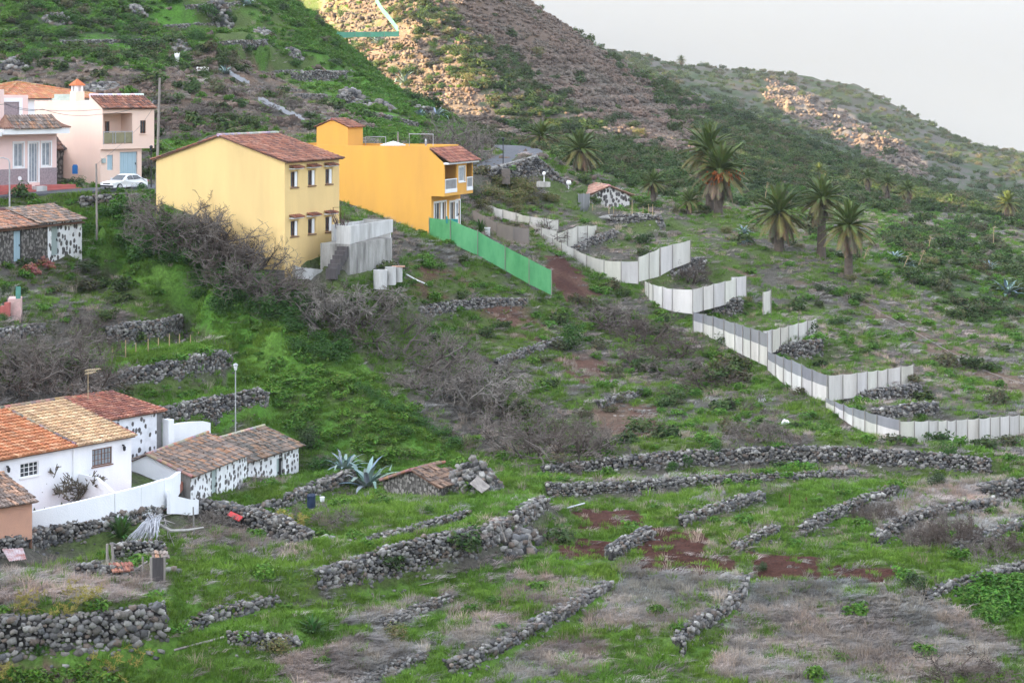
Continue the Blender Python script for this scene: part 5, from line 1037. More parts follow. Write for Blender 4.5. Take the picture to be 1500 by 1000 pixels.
def heap(label, c, rx, ry, h, n, st, name='stone_heap', cat='stone heap', hollow=0, seed=1):
    R = random.Random(seed); cs = []; ss = []; ds = []
    for i in range(n):
        a = R.uniform(0,6.283); r = math.sqrt(R.random()); x = c.x+math.cos(a)*r*rx; y = c.y+math.sin(a)*r*ry
        top = h*max(0,1-r**1.6)*(.8+.4*R.random()); z = float(zg(x,y)); s = st*R.uniform(.6,1.4)
        cs.append((x,y,z+top*R.random()**.4)); ss.append((s*.6,s*.5,s*.42)); q = R.uniform(0,6.28); ds.append((math.cos(q),math.sin(q)))
    Vx, Fx, Cx = stones(np.array(cs), np.array(ss), np.array(ds), stone_cols(n), True)
    core = []; K = 20
    for q in range(K): a = 2*math.pi*q/K; x = c.x+math.cos(a)*rx*.95; y = c.y+math.sin(a)*ry*.95; core.append((x,y,float(zg(x,y))-.2))
    for q in range(K): a = 2*math.pi*q/K; x = c.x+math.cos(a)*rx*.5; y = c.y+math.sin(a)*ry*.5; core.append((x,y,float(zg(x,y))+h*.55))
    core.append((c.x,c.y,float(zg(c.x,c.y))+h*.78)); k = len(core)
    CF = [t for q in range(K) for t in ((q,(q+1)%K,K+(q+1)%K),(q,K+(q+1)%K,K+q),(K+q,K+(q+1)%K,2*K))]
    o = np_mesh(name, np.concatenate([np.array(core),Vx]), np.concatenate([np.array(CF),Fx+k]), M['stone'], np.concatenate([np.full((k,3),.04),Cx])); tag(o, label, cat); return o
heap('tall curved heap of grey stones behind the collapsed hut roof', P(690,702,137.6), 2.1, 1.2, 2.0, 480, .32)
heap('tumbled boulders at the end of the long terrace wall', P(758,800,124.5), 1.1, .9, .9, 60, .42, seed=2)
heap('loose boulders fallen at the gap beside the leaning stake', P(775,785,126.5), 1.0, .8, .7, 40, .4, seed=3)
heap('low scatter of pale stones at the far end of a dry stone wall', P(470,808,122.5), 1.1, .8, .45, 40, .34, seed=4)
for i, (u, v, Y, r, h, lb) in enumerate(((85,32,219,2.2,1.5,'pale grey boulder outcrop among dark bushes at the top left'),(200,18,229,1.6,1.2,'pale boulder outcrop near the top of the hillside above the chimney'),(322,24,234,2.2,1.4,'broad boulder outcrop below the highest terrace wall'),(18,98,197,2.4,1.4,'grey boulder pile at the left edge above the orange roof'),
    (262,72,212,1.6,1.5,'upright grey rocks beside the scrap of white netting'),(385,52,232,2.0,1.4,'grey outcrop in the middle of the lush hillside'),(430,80,228,1.4,1.2,'small pale outcrop left of the hillside edge'),(520,145,216,2.4,1.5,'pale rock heap on the crest of the green hill, above roof level'),(560,160,216,2.2,1.6,'rounded grey rock at the gully edge behind the drying frames'),(625,170,224,2.2,2.0,'weathered grey rock face on the gully edge near the bare tree'),
    (200,150,183,2.5,.7,'rubble patch on the brown hillside above the balcony house'),(150,128,188,2.5,.7,'rubble patch on the brown hillside above the chimney'))):
    g = gp(u,v,160)
    heap(lb, g, r*.85, r*.7, h*.7, int(50+r*25), .5, 'rock_outcrop', 'rocks', seed=10+i)
# ------------------------------------------------------------------ scattered ground cover (instances on points)
PROTO = {}
def proto_col(name, objs):
    c = bpy.data.collections.new(name+'_models')
    for ob in objs: c.objects.link(ob)
    PROTO[name] = c
def mesh_only(mb, name, m):
    o = mb.build(name, m); COL.objects.unlink(o); return o
def tuft(R, n, h, spread, lean, w, cA, cB, comb=0):
    mb = MB()
    for i in range(n):
        a = R.uniform(0,6.283); r = spread*math.sqrt(R.random()); b = V3((r*math.cos(a), r*math.sin(a), -.03))
        d = V3((math.cos(a)+R.uniform(-.6,.6)+comb, math.sin(a)+R.uniform(-.6,.6), 0))*lean; hh = h*R.uniform(.5,1.15)
        s = V3((-d.y,d.x,0)); s = s.normalized() if s.length > 1e-4 else V3((1,0,0)); q = R.uniform(0,6.28); s = (s+V3((math.cos(q),math.sin(q),0))*.7).normalized()*w
        p1 = b+d*hh*.35+Z*hh*.6; p2 = b+d*hh*1.0+Z*hh*(1.0 if lean < 1 else .62); k = R.random(); c = tuple(x*(1-k)+y*k for x, y in zip(cA,cB))
        mb.add([b-s,b+s,p1+s*.8,p1-s*.8,p2], [(0,1,2,3),(3,2,4)], c)
    return mb
def foliage(R, n, rx, rz, leaf, cA, cB, flat=.3, stem=True, lift=.45):
    mb = MB(); lumps = [(V3((R.uniform(-.6,.6)*rx,R.uniform(-.6,.6)*rx,rz*R.uniform(.2,.75))), R.uniform(.32,.6)) for _ in range(9)]
    for i in range(n):
        c0, s0 = R.choice(lumps); d = V3((R.gauss(0,1),R.gauss(0,1),R.gauss(0,1)+lift)).normalized(); rr = s0*R.random()**.35
        p = c0+V3((d.x*rx*rr,d.y*rx*rr,d.z*rz*rr))
        if p.z < 0: p.z = R.uniform(0,.1)*rz
        nn = (d+V3((R.gauss(0,.6),R.gauss(0,.6),R.gauss(0,.6)+.3))).normalized(); a = nn.cross(V3((R.gauss(0,1),R.gauss(0,1),R.gauss(0,1)))).normalized(); b = nn.cross(a); l = leaf*R.uniform(.6,1.4)
        k = R.random(); c = tuple((x*(1-k)+y*k)*R.uniform(.8,1.2) for x, y in zip(cA,cB))
        mb.add([p-a*l, p-b*l*.45, p+a*l, p+b*l*.45], [(0,1,2,3)], c)
    return mb
M['leaf'] = mat('leaf', (1,1,1), (.75,.78,.7), .7, 1.5, 1, attr=True, inst=False, trans=.25, spec=.25)
M['stone_i'] = mat('loose_stone',(1,1,1),(.7,.68,.66),.95,4,1,attr=True,inst=True)
M['leaf_i'] = mat('leaf_scatter', (1,1,1), (.8,.8,.75), .75, .5, 1, attr=True, inst=True, trans=.25, spec=.2)
M['grass_i'] = mat('grass_scatter', (1,1,1), (.85,.85,.8), .9, .5, 1, attr=True, inst=True, trans=.2, spec=.1)
R = random.Random(5)
proto_col('green', [mesh_only(tuft(R,46,.34,.34,.55,.018,(.08,.175,.021),(.15,.275,.046)),'green_tuft',M['grass_i']) for i in range(4)]+[mesh_only(tuft(R,40,.22,.36,.8,.02,(.095,.195,.027),(.16,.27,.05)),'green_tuft',M['grass_i']) for i in range(2)])
proto_col('dry', [mesh_only(tuft(R,58,.24,.42,1.1,.015,(.16,.153,.143),(.41,.395,.372),comb=1.3),'dry_tuft',M['grass_i']) for i in range(4)]+[mesh_only(tuft(R,30,.42,.25,.5,.010,(.24,.21,.17),(.36,.315,.255)),'dry_tuft',M['grass_i']) for i in range(2)])
proto_col('clump', [mesh_only(foliage(R,230,.42,.42,.075,(.05,.14,.018),(.115,.235,.035)),'leafy_clump',M['leaf_i']) for i in range(4)])
proto_col('scrub', [mesh_only(foliage(R,420,.85,.85,.12,(.032,.065,.02),(.085,.13,.04)),'scrub_clump',M['leaf_i']) for i in range(4)]+[mesh_only(foliage(R,380,.9,.75,.11,(.075,.085,.045),(.12,.12,.06)),'scrub_clump',M['leaf_i']) for i in range(2)])
def scatter(name, dens, pc, s0, s1, label, seed, zs=(.8,1.3), tintf=None, vmask=None):
    rs = np.random.RandomState(seed)
    dc = (dens[:-1,:-1]+dens[1:,1:])/2
    ax = np.sqrt((GX[:-1,1:]-GX[:-1,:-1])**2+(GZ[:-1,1:]-GZ[:-1,:-1])**2); ay = np.sqrt((GY[1:,:-1]-GY[:-1,:-1])**2+(GZ[1:,:-1]-GZ[:-1,:-1])**2)
    uc = U_[:-1,:-1]; ok = (uc > -160) & (uc < 1660) & (GY[:-1,:-1] > 88)
    steep = (GZ[1:,:-1]-GZ[:-1,:-1]) > 1.4*(GY[1:,:-1]-GY[:-1,:-1])
    ex = np.where(ok,dc*np.minimum(ax*ay,40),0); ex = np.where(steep, ex*.15, ex)
    k = rs.poisson(ex); r, c = np.nonzero(k); rep = k[r,c]; r = np.repeat(r,rep); c = np.repeat(c,rep); n = len(r)
    a = rs.random_sample(n); b = rs.random_sample(n)
    def bl(G): return (G[r,c]*(1-a)+G[r,c+1]*a)*(1-b)+(G[r+1,c]*(1-a)+G[r+1,c+1]*a)*b
    pts = np.stack([bl(GX),bl(GY),bl(GZ)-.02],-1); 
    me = bpy.data.meshes.new(name); me.vertices.add(n); me.vertices.foreach_set('co', pts.astype(np.float32).ravel())
    s = rs.uniform(s0,s1,n)*np.where(rs.random_sample(n) < .12, 1.35, 1)
    big = sstep(280,800,pts[:,1]) if name == 'scrub' else (sstep(600,800,pts[:,1])*1.5 if name == 'loose_stones' else 0)
    s = s*(1+big*.9)
    scl = np.stack([s,s,s*rs.uniform(zs[0],zs[1],n)],-1); rot = np.stack([rs.uniform(-.15,.15,n),rs.uniform(-.15,.15,n),(rs.uniform(-.5,.5,n) if pc == 'dry' else rs.uniform(0,6.283,n))],-1)
    br = (.68+.6*fbm(pts[:,0],pts[:,1],3.2,seed))*rs.uniform(.85,1.15,n); yel = fbm(pts[:,0],pts[:,1],6,seed+9)
    if pc == 'dry': br = br*(.68+.6*sstep(.3,.7,fbm(pts[:,0]*.5,pts[:,1]*1.5,1.6,seed+4,3)))
    tint = np.ones((n,4)); tint[:,0] = br*(.85+.45*yel); tint[:,1] = br; tint[:,2] = br*(.95+.1*(1-yel))
    me.update()
    for an, ty, data in (('scl','FLOAT_VECTOR',scl),('rot','FLOAT_VECTOR',rot)):
        at_ = me.attributes.new(an, ty, 'POINT'); at_.data.foreach_set('vector', data.astype(np.float32).ravel())
    at_ = me.attributes.new('tint','FLOAT_COLOR','POINT'); at_.data.foreach_set('color', tint.astype(np.float32).ravel())
    at_ = me.attributes.new('pick','INT','POINT'); at_.data.foreach_set('value', rs.randint(0,len(PROTO[pc].objects),n).astype(np.int32))
    o = bpy.data.objects.new(name, me); COL.objects.link(o)
    ng = bpy.data.node_groups.new(name+'_points','GeometryNodeTree'); ng.interface.new_socket('Geometry',in_out='INPUT',socket_type='NodeSocketGeometry'); ng.interface.new_socket('Geometry',in_out='OUTPUT',socket_type='NodeSocketGeometry')
    NN = ng.nodes; LL = ng.links; gi = NN.new('NodeGroupInput'); go = NN.new('NodeGroupOutput'); ip = NN.new('GeometryNodeInstanceOnPoints'); ci = NN.new('GeometryNodeCollectionInfo')
    ci.inputs['Collection'].default_value = PROTO[pc]; ci.inputs['Separate Children'].default_value = True; ci.inputs['Reset Children'].default_value = True
    ip.inputs['Pick Instance'].default_value = True
    def na(n_, t):
        x = NN.new('GeometryNodeInputNamedAttribute'); x.data_type = t; x.inputs['Name'].default_value = n_; return x.outputs['Attribute']
    LL.new(gi.outputs[0], ip.inputs['Points']); LL.new(ci.outputs[0], ip.inputs['Instance']); LL.new(na('pick','INT'), ip.inputs['Instance Index']); LL.new(na('rot','FLOAT_VECTOR'), ip.inputs['Rotation']); LL.new(na('scl','FLOAT_VECTOR'), ip.inputs['Scale'])
    LL.new(ip.outputs[0], go.inputs[0])
    md_ = o.modifiers.new('scatter','NODES'); md_.node_group = ng
    tag(o, label, None, None, 'stuff'); print(name, n)
    return o
stp = []
for i in range(5):
    n_ = 7; q_ = RS.uniform(-.55,.55,(n_,3)); q_[:,2] = RS.uniform(-.05,.12,n_); z_ = RS.uniform(.1,.3,(n_,1))*np.array([[1,.85,.65]])
    a_ = RS.uniform(0,6.28,n_); Vq, Fq_, Cq = stones(q_, z_, np.stack([np.cos(a_),np.sin(a_)],-1), np.array([(.14,.115,.092)])*RS.uniform(.6,1.2,(n_,1)))
    stp.append(np_mesh('loose_stone',Vq,Fq_,M['stone_i'],Cq,link=False))
proto_col('stones',stp)
gR = np.full(shape,.012)*((Yg > 215) & (Yg < 600)); mm = BM > .3; gR[mm] = .16; gR[RISER > .3] = 1.1
mm = inpoly(U_,V_,[(625,-60),(755,-60),(840,30),(940,130),(1035,215),(1015,250),(925,210),(835,158),(755,90),(680,40)]) & (Yg > 330) & (Yg < 620); gR[mm] = .5; gR[mm & (RISER > .3)] = 1.3
mm = inpoly(U_,V_,[(-200,60),(160,85),(330,75),(440,130),(560,190),(400,200),(330,215),(-200,215)]) & (Yg < 290) & (Yg > 195); gR[mm] = .14
gR[SOIL] = 0; gR[CLIFF > .3] = .16; gR[(gS > .2) & (Yg > 300)] *= .15
fade = np.where(Yg > 210, .55, 1.0)*np.where(Yg > 312, .4, 1)
scatter('green_grass', gG*2.1*fade, 'green', .6, 1.15, 'green grass growing over the terraces and slopes', 101)
scatter('dry_grass', gD*1.9*fade, 'dry', .65, 1.2, 'dry grey grass lying over the fields and slopes', 102)
scatter('ground_cover', gC*.9, 'clump', .7, 1.9, 'low leafy green plants covering the slopes', 103, (.6,1.0))
scatter('loose_stones', gR, 'stones', .7, 1.7, 'loose brown stones scattered over the hillsides', 105)
scatter('scrub', gS*np.where(Yg > 600, .55, 1.0), 'scrub', .6, 1.7, 'dark scrub covering the hillsides', 104, (.6,1.0))
def onground(u,v,Y):
    p = P(u,v,Y); return V3((p.x,p.y,float(zg(p.x,p.y))))
# ------------------------------------------------------------------ plants as things
M['twig'] = mat('grey_bark', (1,1,1), (.7,.68,.66), .95, 6, 1, attr=True)
def bare_mesh(seed, H, W, stems, cA, cB, levels=4, twig=.011, kids=4, droop=.15):
    R = random.Random(seed); mb = MB()
    def branch(p, d, Ln, r, lev):
        k = R.random(); c = tuple((x*(1-k)+y*k)*(1.1 if lev > 2 else .9) for x, y in zip(cA,cB))
        pts = [p]; dd = d.copy(); seg = 4 if lev < 2 else 3
        for i in range(seg):
            dd = (dd+V3((R.gauss(0,.22),R.gauss(0,.22),R.gauss(.03,.18)-droop*.3*(lev > 1)))).normalized(); pts.append(pts[-1]+dd*Ln/seg)
        rs = [max(r*(1-.75*i/seg),twig*.6) for i in range(seg+1)]
        mb.path(pts, rs, 5 if lev == 0 else (4 if lev == 1 else 3), c, False)
        if lev >= levels: return
        nk = kids+(1 if lev == 2 else 0)
        for j in range(nk):
            t = R.uniform(.3,1); i = min(int(t*seg),seg-1); q = pts[i].lerp(pts[i+1], t*seg-i)
            a = V3((R.gauss(0,1),R.gauss(0,1),R.gauss(.1,.7))).normalized(); nd = (dd*.75+a*.85).normalized()
            branch(q, nd, Ln*R.uniform(.5,.72), max(r*.5,twig), lev+1)
    for s in range(stems):
        a = 2*math.pi*s/stems+R.uniform(-.5,.5); branch(V3((math.cos(a)*.12,math.sin(a)*.12,-.15)), V3((math.cos(a)*W/H*.75,math.sin(a)*W/H*.75,1)).normalized(), H*R.uniform(.42,.58), H*.028, 0)
    # normalise height
    zmax = max(v[2] for v in mb.v); k = H/zmax; mb.v = [(x*k,y*k,z*k) for x, y, z in mb.v]
    return mb
def proto(mb, name, m): return mesh_only(mb, name, m)
GREY = ((.10,.083,.07),(.20,.175,.155)); BROWN = ((.06,.046,.038),(.125,.098,.082)); PALE = ((.22,.20,.178),(.13,.115,.10))
BT = [proto(bare_mesh(3,1.0,1.3,4,*GREY,kids=3,twig=.0034), 'bare_tree', M['twig']), proto(bare_mesh(8,1.0,1.5,5,*GREY,kids=3,twig=.0034), 'bare_tree', M['twig']), proto(bare_mesh(15,1.0,1.2,4,*BROWN,kids=3,twig=.0032), 'bare_tree', M['twig']), proto(bare_mesh(21,1.0,1.6,6,*PALE,kids=3,twig=.005,droop=.6), 'bare_tree', M['twig'])]
BS = [proto(bare_mesh(31,1.0,1.7,9,*BROWN,kids=3,twig=.006), 'bare_bush', M['twig']), proto(bare_mesh(35,1.0,1.9,9,*GREY,kids=3,twig=.006), 'bare_bush', M['twig'])]
def place(pr, name, u, v, h, label, cat, group=None, wide=1.0, rz=None, ymin=97, Y=None, sink=.05):
    """one plant: foot at photograph pixel (u, v), h pixels tall"""
    g = gp(u,v,ymin) if Y is None else onground(u,v,Y)
    if g is None: return None
    o = pr.copy(); COL.objects.link(o); o.name = name; s = h/F*g.y
    o.scale = (s*wide,s*wide,s); o.location = g-Z*sink*s; o.rotation_euler = (0,0,random.uniform(0,6.28) if rz is None else rz)
    tag(o, label, cat, group); return o
R = random.Random(77)
# thicket below the pale yellow gable
def many(pr, name, spots, label, cat, group, wide=(.9,1.3), jit=0, ymin=97):
    for s in spots: place(R.choice(pr), name, s[0]+R.uniform(-jit,jit), s[1]+R.uniform(-jit,jit)*.5, s[2]*R.uniform(.85,1.15), label, cat, group, R.uniform(*wide), ymin=ymin)
many(BT[2:3]+BT[:1], 'bare_tree', [(245,330,60),(262,345,62),(285,352,70),(300,366,70),(322,378,75),(338,388,70),(352,402,70),(372,415,66),(390,428,60),(310,350,55),(345,372,58),(270,318,45),(240,305,40),(408,440,50),(254,338,58),(274,348,60),(292,360,66),(312,372,66),(330,384,66),(346,398,66),(362,410,62),(382,422,58),(300,340,50),(325,360,54),(360,388,52),(400,436,50),(420,446,46)], 'leafless brown thicket tree under the pale yellow gable wall', 'bare tree', 'thicket under the yellow gable')
many(BT, 'bare_tree', [(455,462,48),(485,470,50),(512,480,54),(540,470,50),(440,455,46),(470,460,54),(500,458,58),(525,472,62),(552,498,60),(500,492,50),(570,505,56)], 'leafless grey tree in the gully below the concrete terrace', 'bare tree', 'gully trees below the concrete terrace')
many(BT[3:]+BT[:2], 'bare_tree', [(618,552,60),(648,570,60),(676,590,56),(620,530,50),(590,515,50),(660,545,52),(690,575,52),(605,540,66),(632,562,68),(660,580,70),(692,592,60),(645,528,46),(705,560,46)], 'pale leafless fig tree with crooked limbs in the middle of the gully', 'bare tree', 'fig trees in the gully')
many(BT[:1]+BT[2:3], 'bare_tree', [(800,668,70),(835,672,70),(780,645,58),(750,625,50),(770,655,56),(840,655,56),(862,662,50),(790,640,52),(720,600,48),(785,662,66),(820,668,66),(850,665,58),(765,638,54),(805,632,50),(735,618,52)], 'leafless grey tree at the foot of the gully near the bare red earth', 'bare tree', 'trees at the gully foot')
many(BS+BT[2:3], 'bare_bush', [(880,470,38),(910,485,42),(940,497,42),(985,520,38),(860,455,32),(940,530,34),(975,545,34),(1040,565,34),(1000,578,30),(1085,600,32),(1110,640,40),(1160,645,28),(1120,610,26)], 'leafless grey bush on the slope between the gully and the white fence', 'bush', 'bare bushes below the white fence', (1.1,1.6))
many(BT[2:3]+BT[:2], 'bare_tree', [(0,565,70),(22,566,74),(47,568,76),(72,570,76),(98,572,74),(122,566,70),(18,545,60),(60,545,64),(95,545,60),(10,560,74),(35,572,82),(60,560,84),(85,575,84),(110,565,78),(135,560,66),(25,530,66),(75,530,64),(110,520,64),(140,520,56),(95,490,46),(160,500,40),(50,500,52),(130,480,40)], 'leafless dark tree in the thicket above the cream tiled roof', 'bare tree', 'thicket above the white house')
many(BT[:3], 'bare_tree', [(635,232,50),(655,236,58),(675,238,60),(690,228,56),(705,215,44),(650,215,50),(670,212,48)], 'leafless grey tree on the bank beside the upper road', 'bare tree', 'bare trees by the upper road', ymin=175)
many(BS, 'bare_bush', [(270,170,22),(300,165,22),(330,160,22),(355,175,20),(250,190,20),(390,165,18),(420,185,18),(280,200,16),(310,190,18),(230,180,18),(60,160,20),(180,120,18),(220,135,18),(100,130,18),(240,150,18),(340,140,18),(380,140,16),(410,160,18)], 'leafless brown bush on the bare hillside above the yellow house', 'bush', 'bare bushes on the hillside', (1.2,1.8), 8, 160)
place(BT[2], 'bare_tree', 792, 333, 48, 'leafless pinkish tree behind the tan fence near the balcony house', 'bare tree', None, 1.1, Y=171.5)
o = proto(bare_mesh(47,1.0,.9,2,(.09,.08,.06),(.17,.15,.11),kids=4,twig=.012,droop=0),'patio_tree',M['twig'])
pt = o.copy(); COL.objects.link(pt); pt.location = P(92,737.5,123.3); pt.scale = (2.75,2.75,2.75); tag(pt,'small leafless tree in the white house patio','bare tree')
many(BS, 'bare_bush', [(1260,760,30),(1275,765,34),(1300,758,32),(1285,750,30)], 'tall dry grey weeds between two stone walls on the right', 'weeds', 'dry weeds by the reed wall', (.7,1))
many(BS, 'bare_bush', [(1345,800,36),(1365,796,40),(1385,792,42),(1405,790,40),(1425,785,36),(1350,785,34),(1395,775,32),(1450,815,34),(1470,810,36),(1490,805,38)], 'tall dry grey weeds filling the terrace at the right edge', 'weeds', 'dry weeds at the right edge', (.7,1))
place(BS[0], 'bare_bush', 1430, 1000, 58, 'brown tangled bush in the bottom right corner', 'bush', None, 1.5, Y=110)
place(BS[0], 'bare_bush', 1010, 408, 36, 'reddish brown bush growing behind the stepped white fence', 'bush', None, 1.2)
many(BS, 'bare_bush', [(300,770,30),(320,768,26),(290,760,24)], 'grey dead shrub tangled beside the dry palm leaves', 'bush', 'dead shrubs by the ruin', (1,1.4))
YS = proto(bare_mesh(52,1.0,1.3,6,(.22,.19,.05),(.34,.29,.07),kids=3,twig=.009), 'yellow_bush', M['twig'])
for u, v, h, lb in ((110,882,34,'spindly yellow green bush on the dry terrace by the ruin door'),(50,885,26,'low yellow green bush at the left of the dry terrace'),(85,900,24,'low olive bush above the mossy boulder wall'),(430,770,30,'yellow leaved bush on the grassy terrace below the sheds'),(180,978,36,'thin yellowish shrub in front of the tall boulder wall'),(5,985,26,'thin yellowish shrub at the left edge below the boulder wall')):
    place(YS, 'yellow_bush', u, v, h, lb, 'bush')
many(BS[1:]+BT[:1], 'bare_bush', [(480,762,34),(500,770,26),(455,758,26)], 'dry grey bush on the grassy terrace below the sheds', 'bush', 'dry bushes on the shed terrace', (1,1.3))
# leafy shrubs
LS = [proto(foliage(random.Random(60+i),900,.72,.9,.055,(.025,.07,.014),(.07,.16,.028)),'green_shrub',M['leaf']) for i in range(3)]
DS = [proto(foliage(random.Random(70+i),900,.75,.85,.06,(.022,.045,.016),(.06,.09,.03)),'dark_shrub',M['leaf']) for i in range(3)]
OS = [proto(foliage(random.Random(80+i),800,.8,.8,.06,(.10,.11,.04),(.20,.18,.07)),'olive_shrub',M['leaf']) for i in range(2)]
ROS = MB(); Rr = random.Random(90)
for i in range(60):
    a = Rr.uniform(0,6.28); el = Rr.uniform(.15,1.3); d = V3((math.cos(a)*math.cos(el),math.sin(a)*math.cos(el),math.sin(el))); s = V3((-d.y,d.x,0)).normalized()*.06; p = V3((0,0,.1)); q = p+d*.5+Z*.1; e = p+d*.95-Z*.05
    c = tuple(x*Rr.uniform(.8,1.25) for x in (.06,.13,.03)); ROS.add([p-s*.4,p+s*.4,q+s,q-s,e],[(0,1,2,3),(3,2,4)],c)
ROS = proto(ROS,'rosette_plant',M['leaf'])
place(LS[0],'green_shrub',838,503,34,'round bright green bush on the slope beside the pale line of stones','bush')
place(ROS,'rosette_plant',458,930,34,'bright green rosette bush in the grass below the long terrace wall','bush',None,.9)
place(ROS,'rosette_plant',177,772,42,'green fan leaved plant growing out of the wall under the white yard wall','bush',None,.75,Y=119.2)
place(ROS,'rosette_plant',57,922,26,'green plant growing on top of the tall boulder wall','bush',None,.8,Y=102.3)
place(DS[0],'dark_shrub',452,655,38,'dark ivy covered bush just right of the sheds','bush',None,.8); place(LS[1],'green_shrub',470,690,28,'rounded green bush at the end of the grassy shed strip','bush',None,1.3)
for u, v, h, lb in ((1100,818,0,''),(1340,862,26,'dark round bush between the field and the curved wall'),(1185,805,0,''),(1370,710,22,'dark green bush on the wall end at right'),(1115,835,14,'small dark bush by the ploughed strip')):
    if h: place(DS[1],'dark_shrub',u,v,h,lb,'bush',None,1.2)
place(OS[0],'olive_shrub',400,960,30,'dark olive bush in the grey grass at the bottom','bush',None,1.2); place(OS[1],'olive_shrub',580,935,24,'olive tuft bush between two dry grass patches','bush',None,1.4)
place(LS[2],'green_shrub',1390,672,30,'pale green succulent shrub at the foot of the white fence','bush',None,.7); place(LS[1],'green_shrub',985,686,20,'green bush growing on the longest wall, left one','bush',None,.8,Y=144); place(LS[2],'green_shrub',1010,684,20,'green bush growing on the longest wall, middle one','bush',None,.8,Y=144.4); place(LS[0],'green_shrub',1046,682,22,'green bush growing on the longest wall, right one','bush',None,.8,Y=144.8)
place(DS[2],'dark_shrub',97,272,16,'dark bush in front of the stone hut','bush',None,1.4,Y=154.5); place(LS[0],'green_shrub',118,262,16,'green bush beside the stone hut door','bush',None,1.3,Y=155.5); place(DS[0],'dark_shrub',163,272,14,'small dark bush beside the garage of the balcony house','bush',None,1.2,Y=153.5)
place(LS[1],'green_shrub',208,286,14,'green bush at the road edge behind the white car','bush',None,1.2,Y=151)
many(LS+DS[:1],'green_shrub',[(90,235,0)]*0+[(200+R.uniform(0,270),330+R.uniform(-10,10)+i*2.3,20) for i in range(0)],'','','')
lush = []
for i in range(90):
    t = R.random(); u = 210+t*310+R.uniform(-70,40); v = 330+t*190+R.uniform(-25,30)
    if inpoly(np.array([u]),np.array([v]),[(150,300),(225,292),(300,375),(400,430),(480,470),(560,560),(640,640),(600,660),(500,560),(400,510),(300,470),(200,400)])[0]: lush.append((u,v,R.uniform(18,32)))
many(LS,'green_shrub',lush,'bright green rounded shrub on the lush slope below the thicket','bush','green shrubs on the lush slope',(1.1,1.5))
many(LS,'green_shrub',[(545,585,18),(560,595,18),(575,605,20),(590,640,18),(620,625,20),(645,640,18),(665,655,20),(530,575,16),(600,615,16)],'bright green shrub along the gully bottom','bush','green shrubs along the gully',(1.1,1.5))
hb = []
for i in range(110):
    u = R.uniform(0,660); v = R.uniform(0,175)
    if v < 100+0*u and u < 250+R.uniform(0,200): hb.append((u,v,R.uniform(10,22)))
    elif u > 300 and v < 60+(u-300)*.35: hb.append((u,v,R.uniform(8,15)))
many(DS[:1]+LS,'hillside_shrub',hb,'green shrub on the shaded hillside above the houses','bush','shrubs on the upper left hillside',(1.0,1.5),ymin=165)
hb = []
for i in range(230):
    u = R.uniform(560,1330); v = R.uniform(5,290)
    if inpoly(np.array([u]),np.array([v]),[(560,0),(650,0),(690,70),(770,70),(900,160),(1020,240),(1000,150),(840,30),(900,70),(1100,180),(1330,270),(1280,300),(1100,290),(900,250),(790,200),(690,140),(600,60)])[0]: hb.append((u,v,R.uniform(7,15)*(1 if v < 150 else 1.25)))
many(DS+OS[:1],'hillside_shrub',hb,'olive scrub bush on the slope below the ridge across the gully','bush','shrubs on the far side of the gully',(1.1,1.6),ymin=205)
many(OS+DS[:1],'slope_shrub',[(R.uniform(1010,1500),R.uniform(325,470),R.uniform(8,14)) for i in range(24)],'low shrub scattered on the right hand slope among the palms','bush','shrubs among the palms',(1.2,1.8),ymin=165)
many(OS,'slope_shrub',[(725+R.uniform(-20,40),R.uniform(270,295),20) for i in range(9)]+[(R.uniform(690,850),R.uniform(290,312),R.uniform(10,16)) for i in range(9)],'olive bush on the bank between the road wall and the white fence','bush','bushes below the road wall',(1.2,1.7),ymin=165)
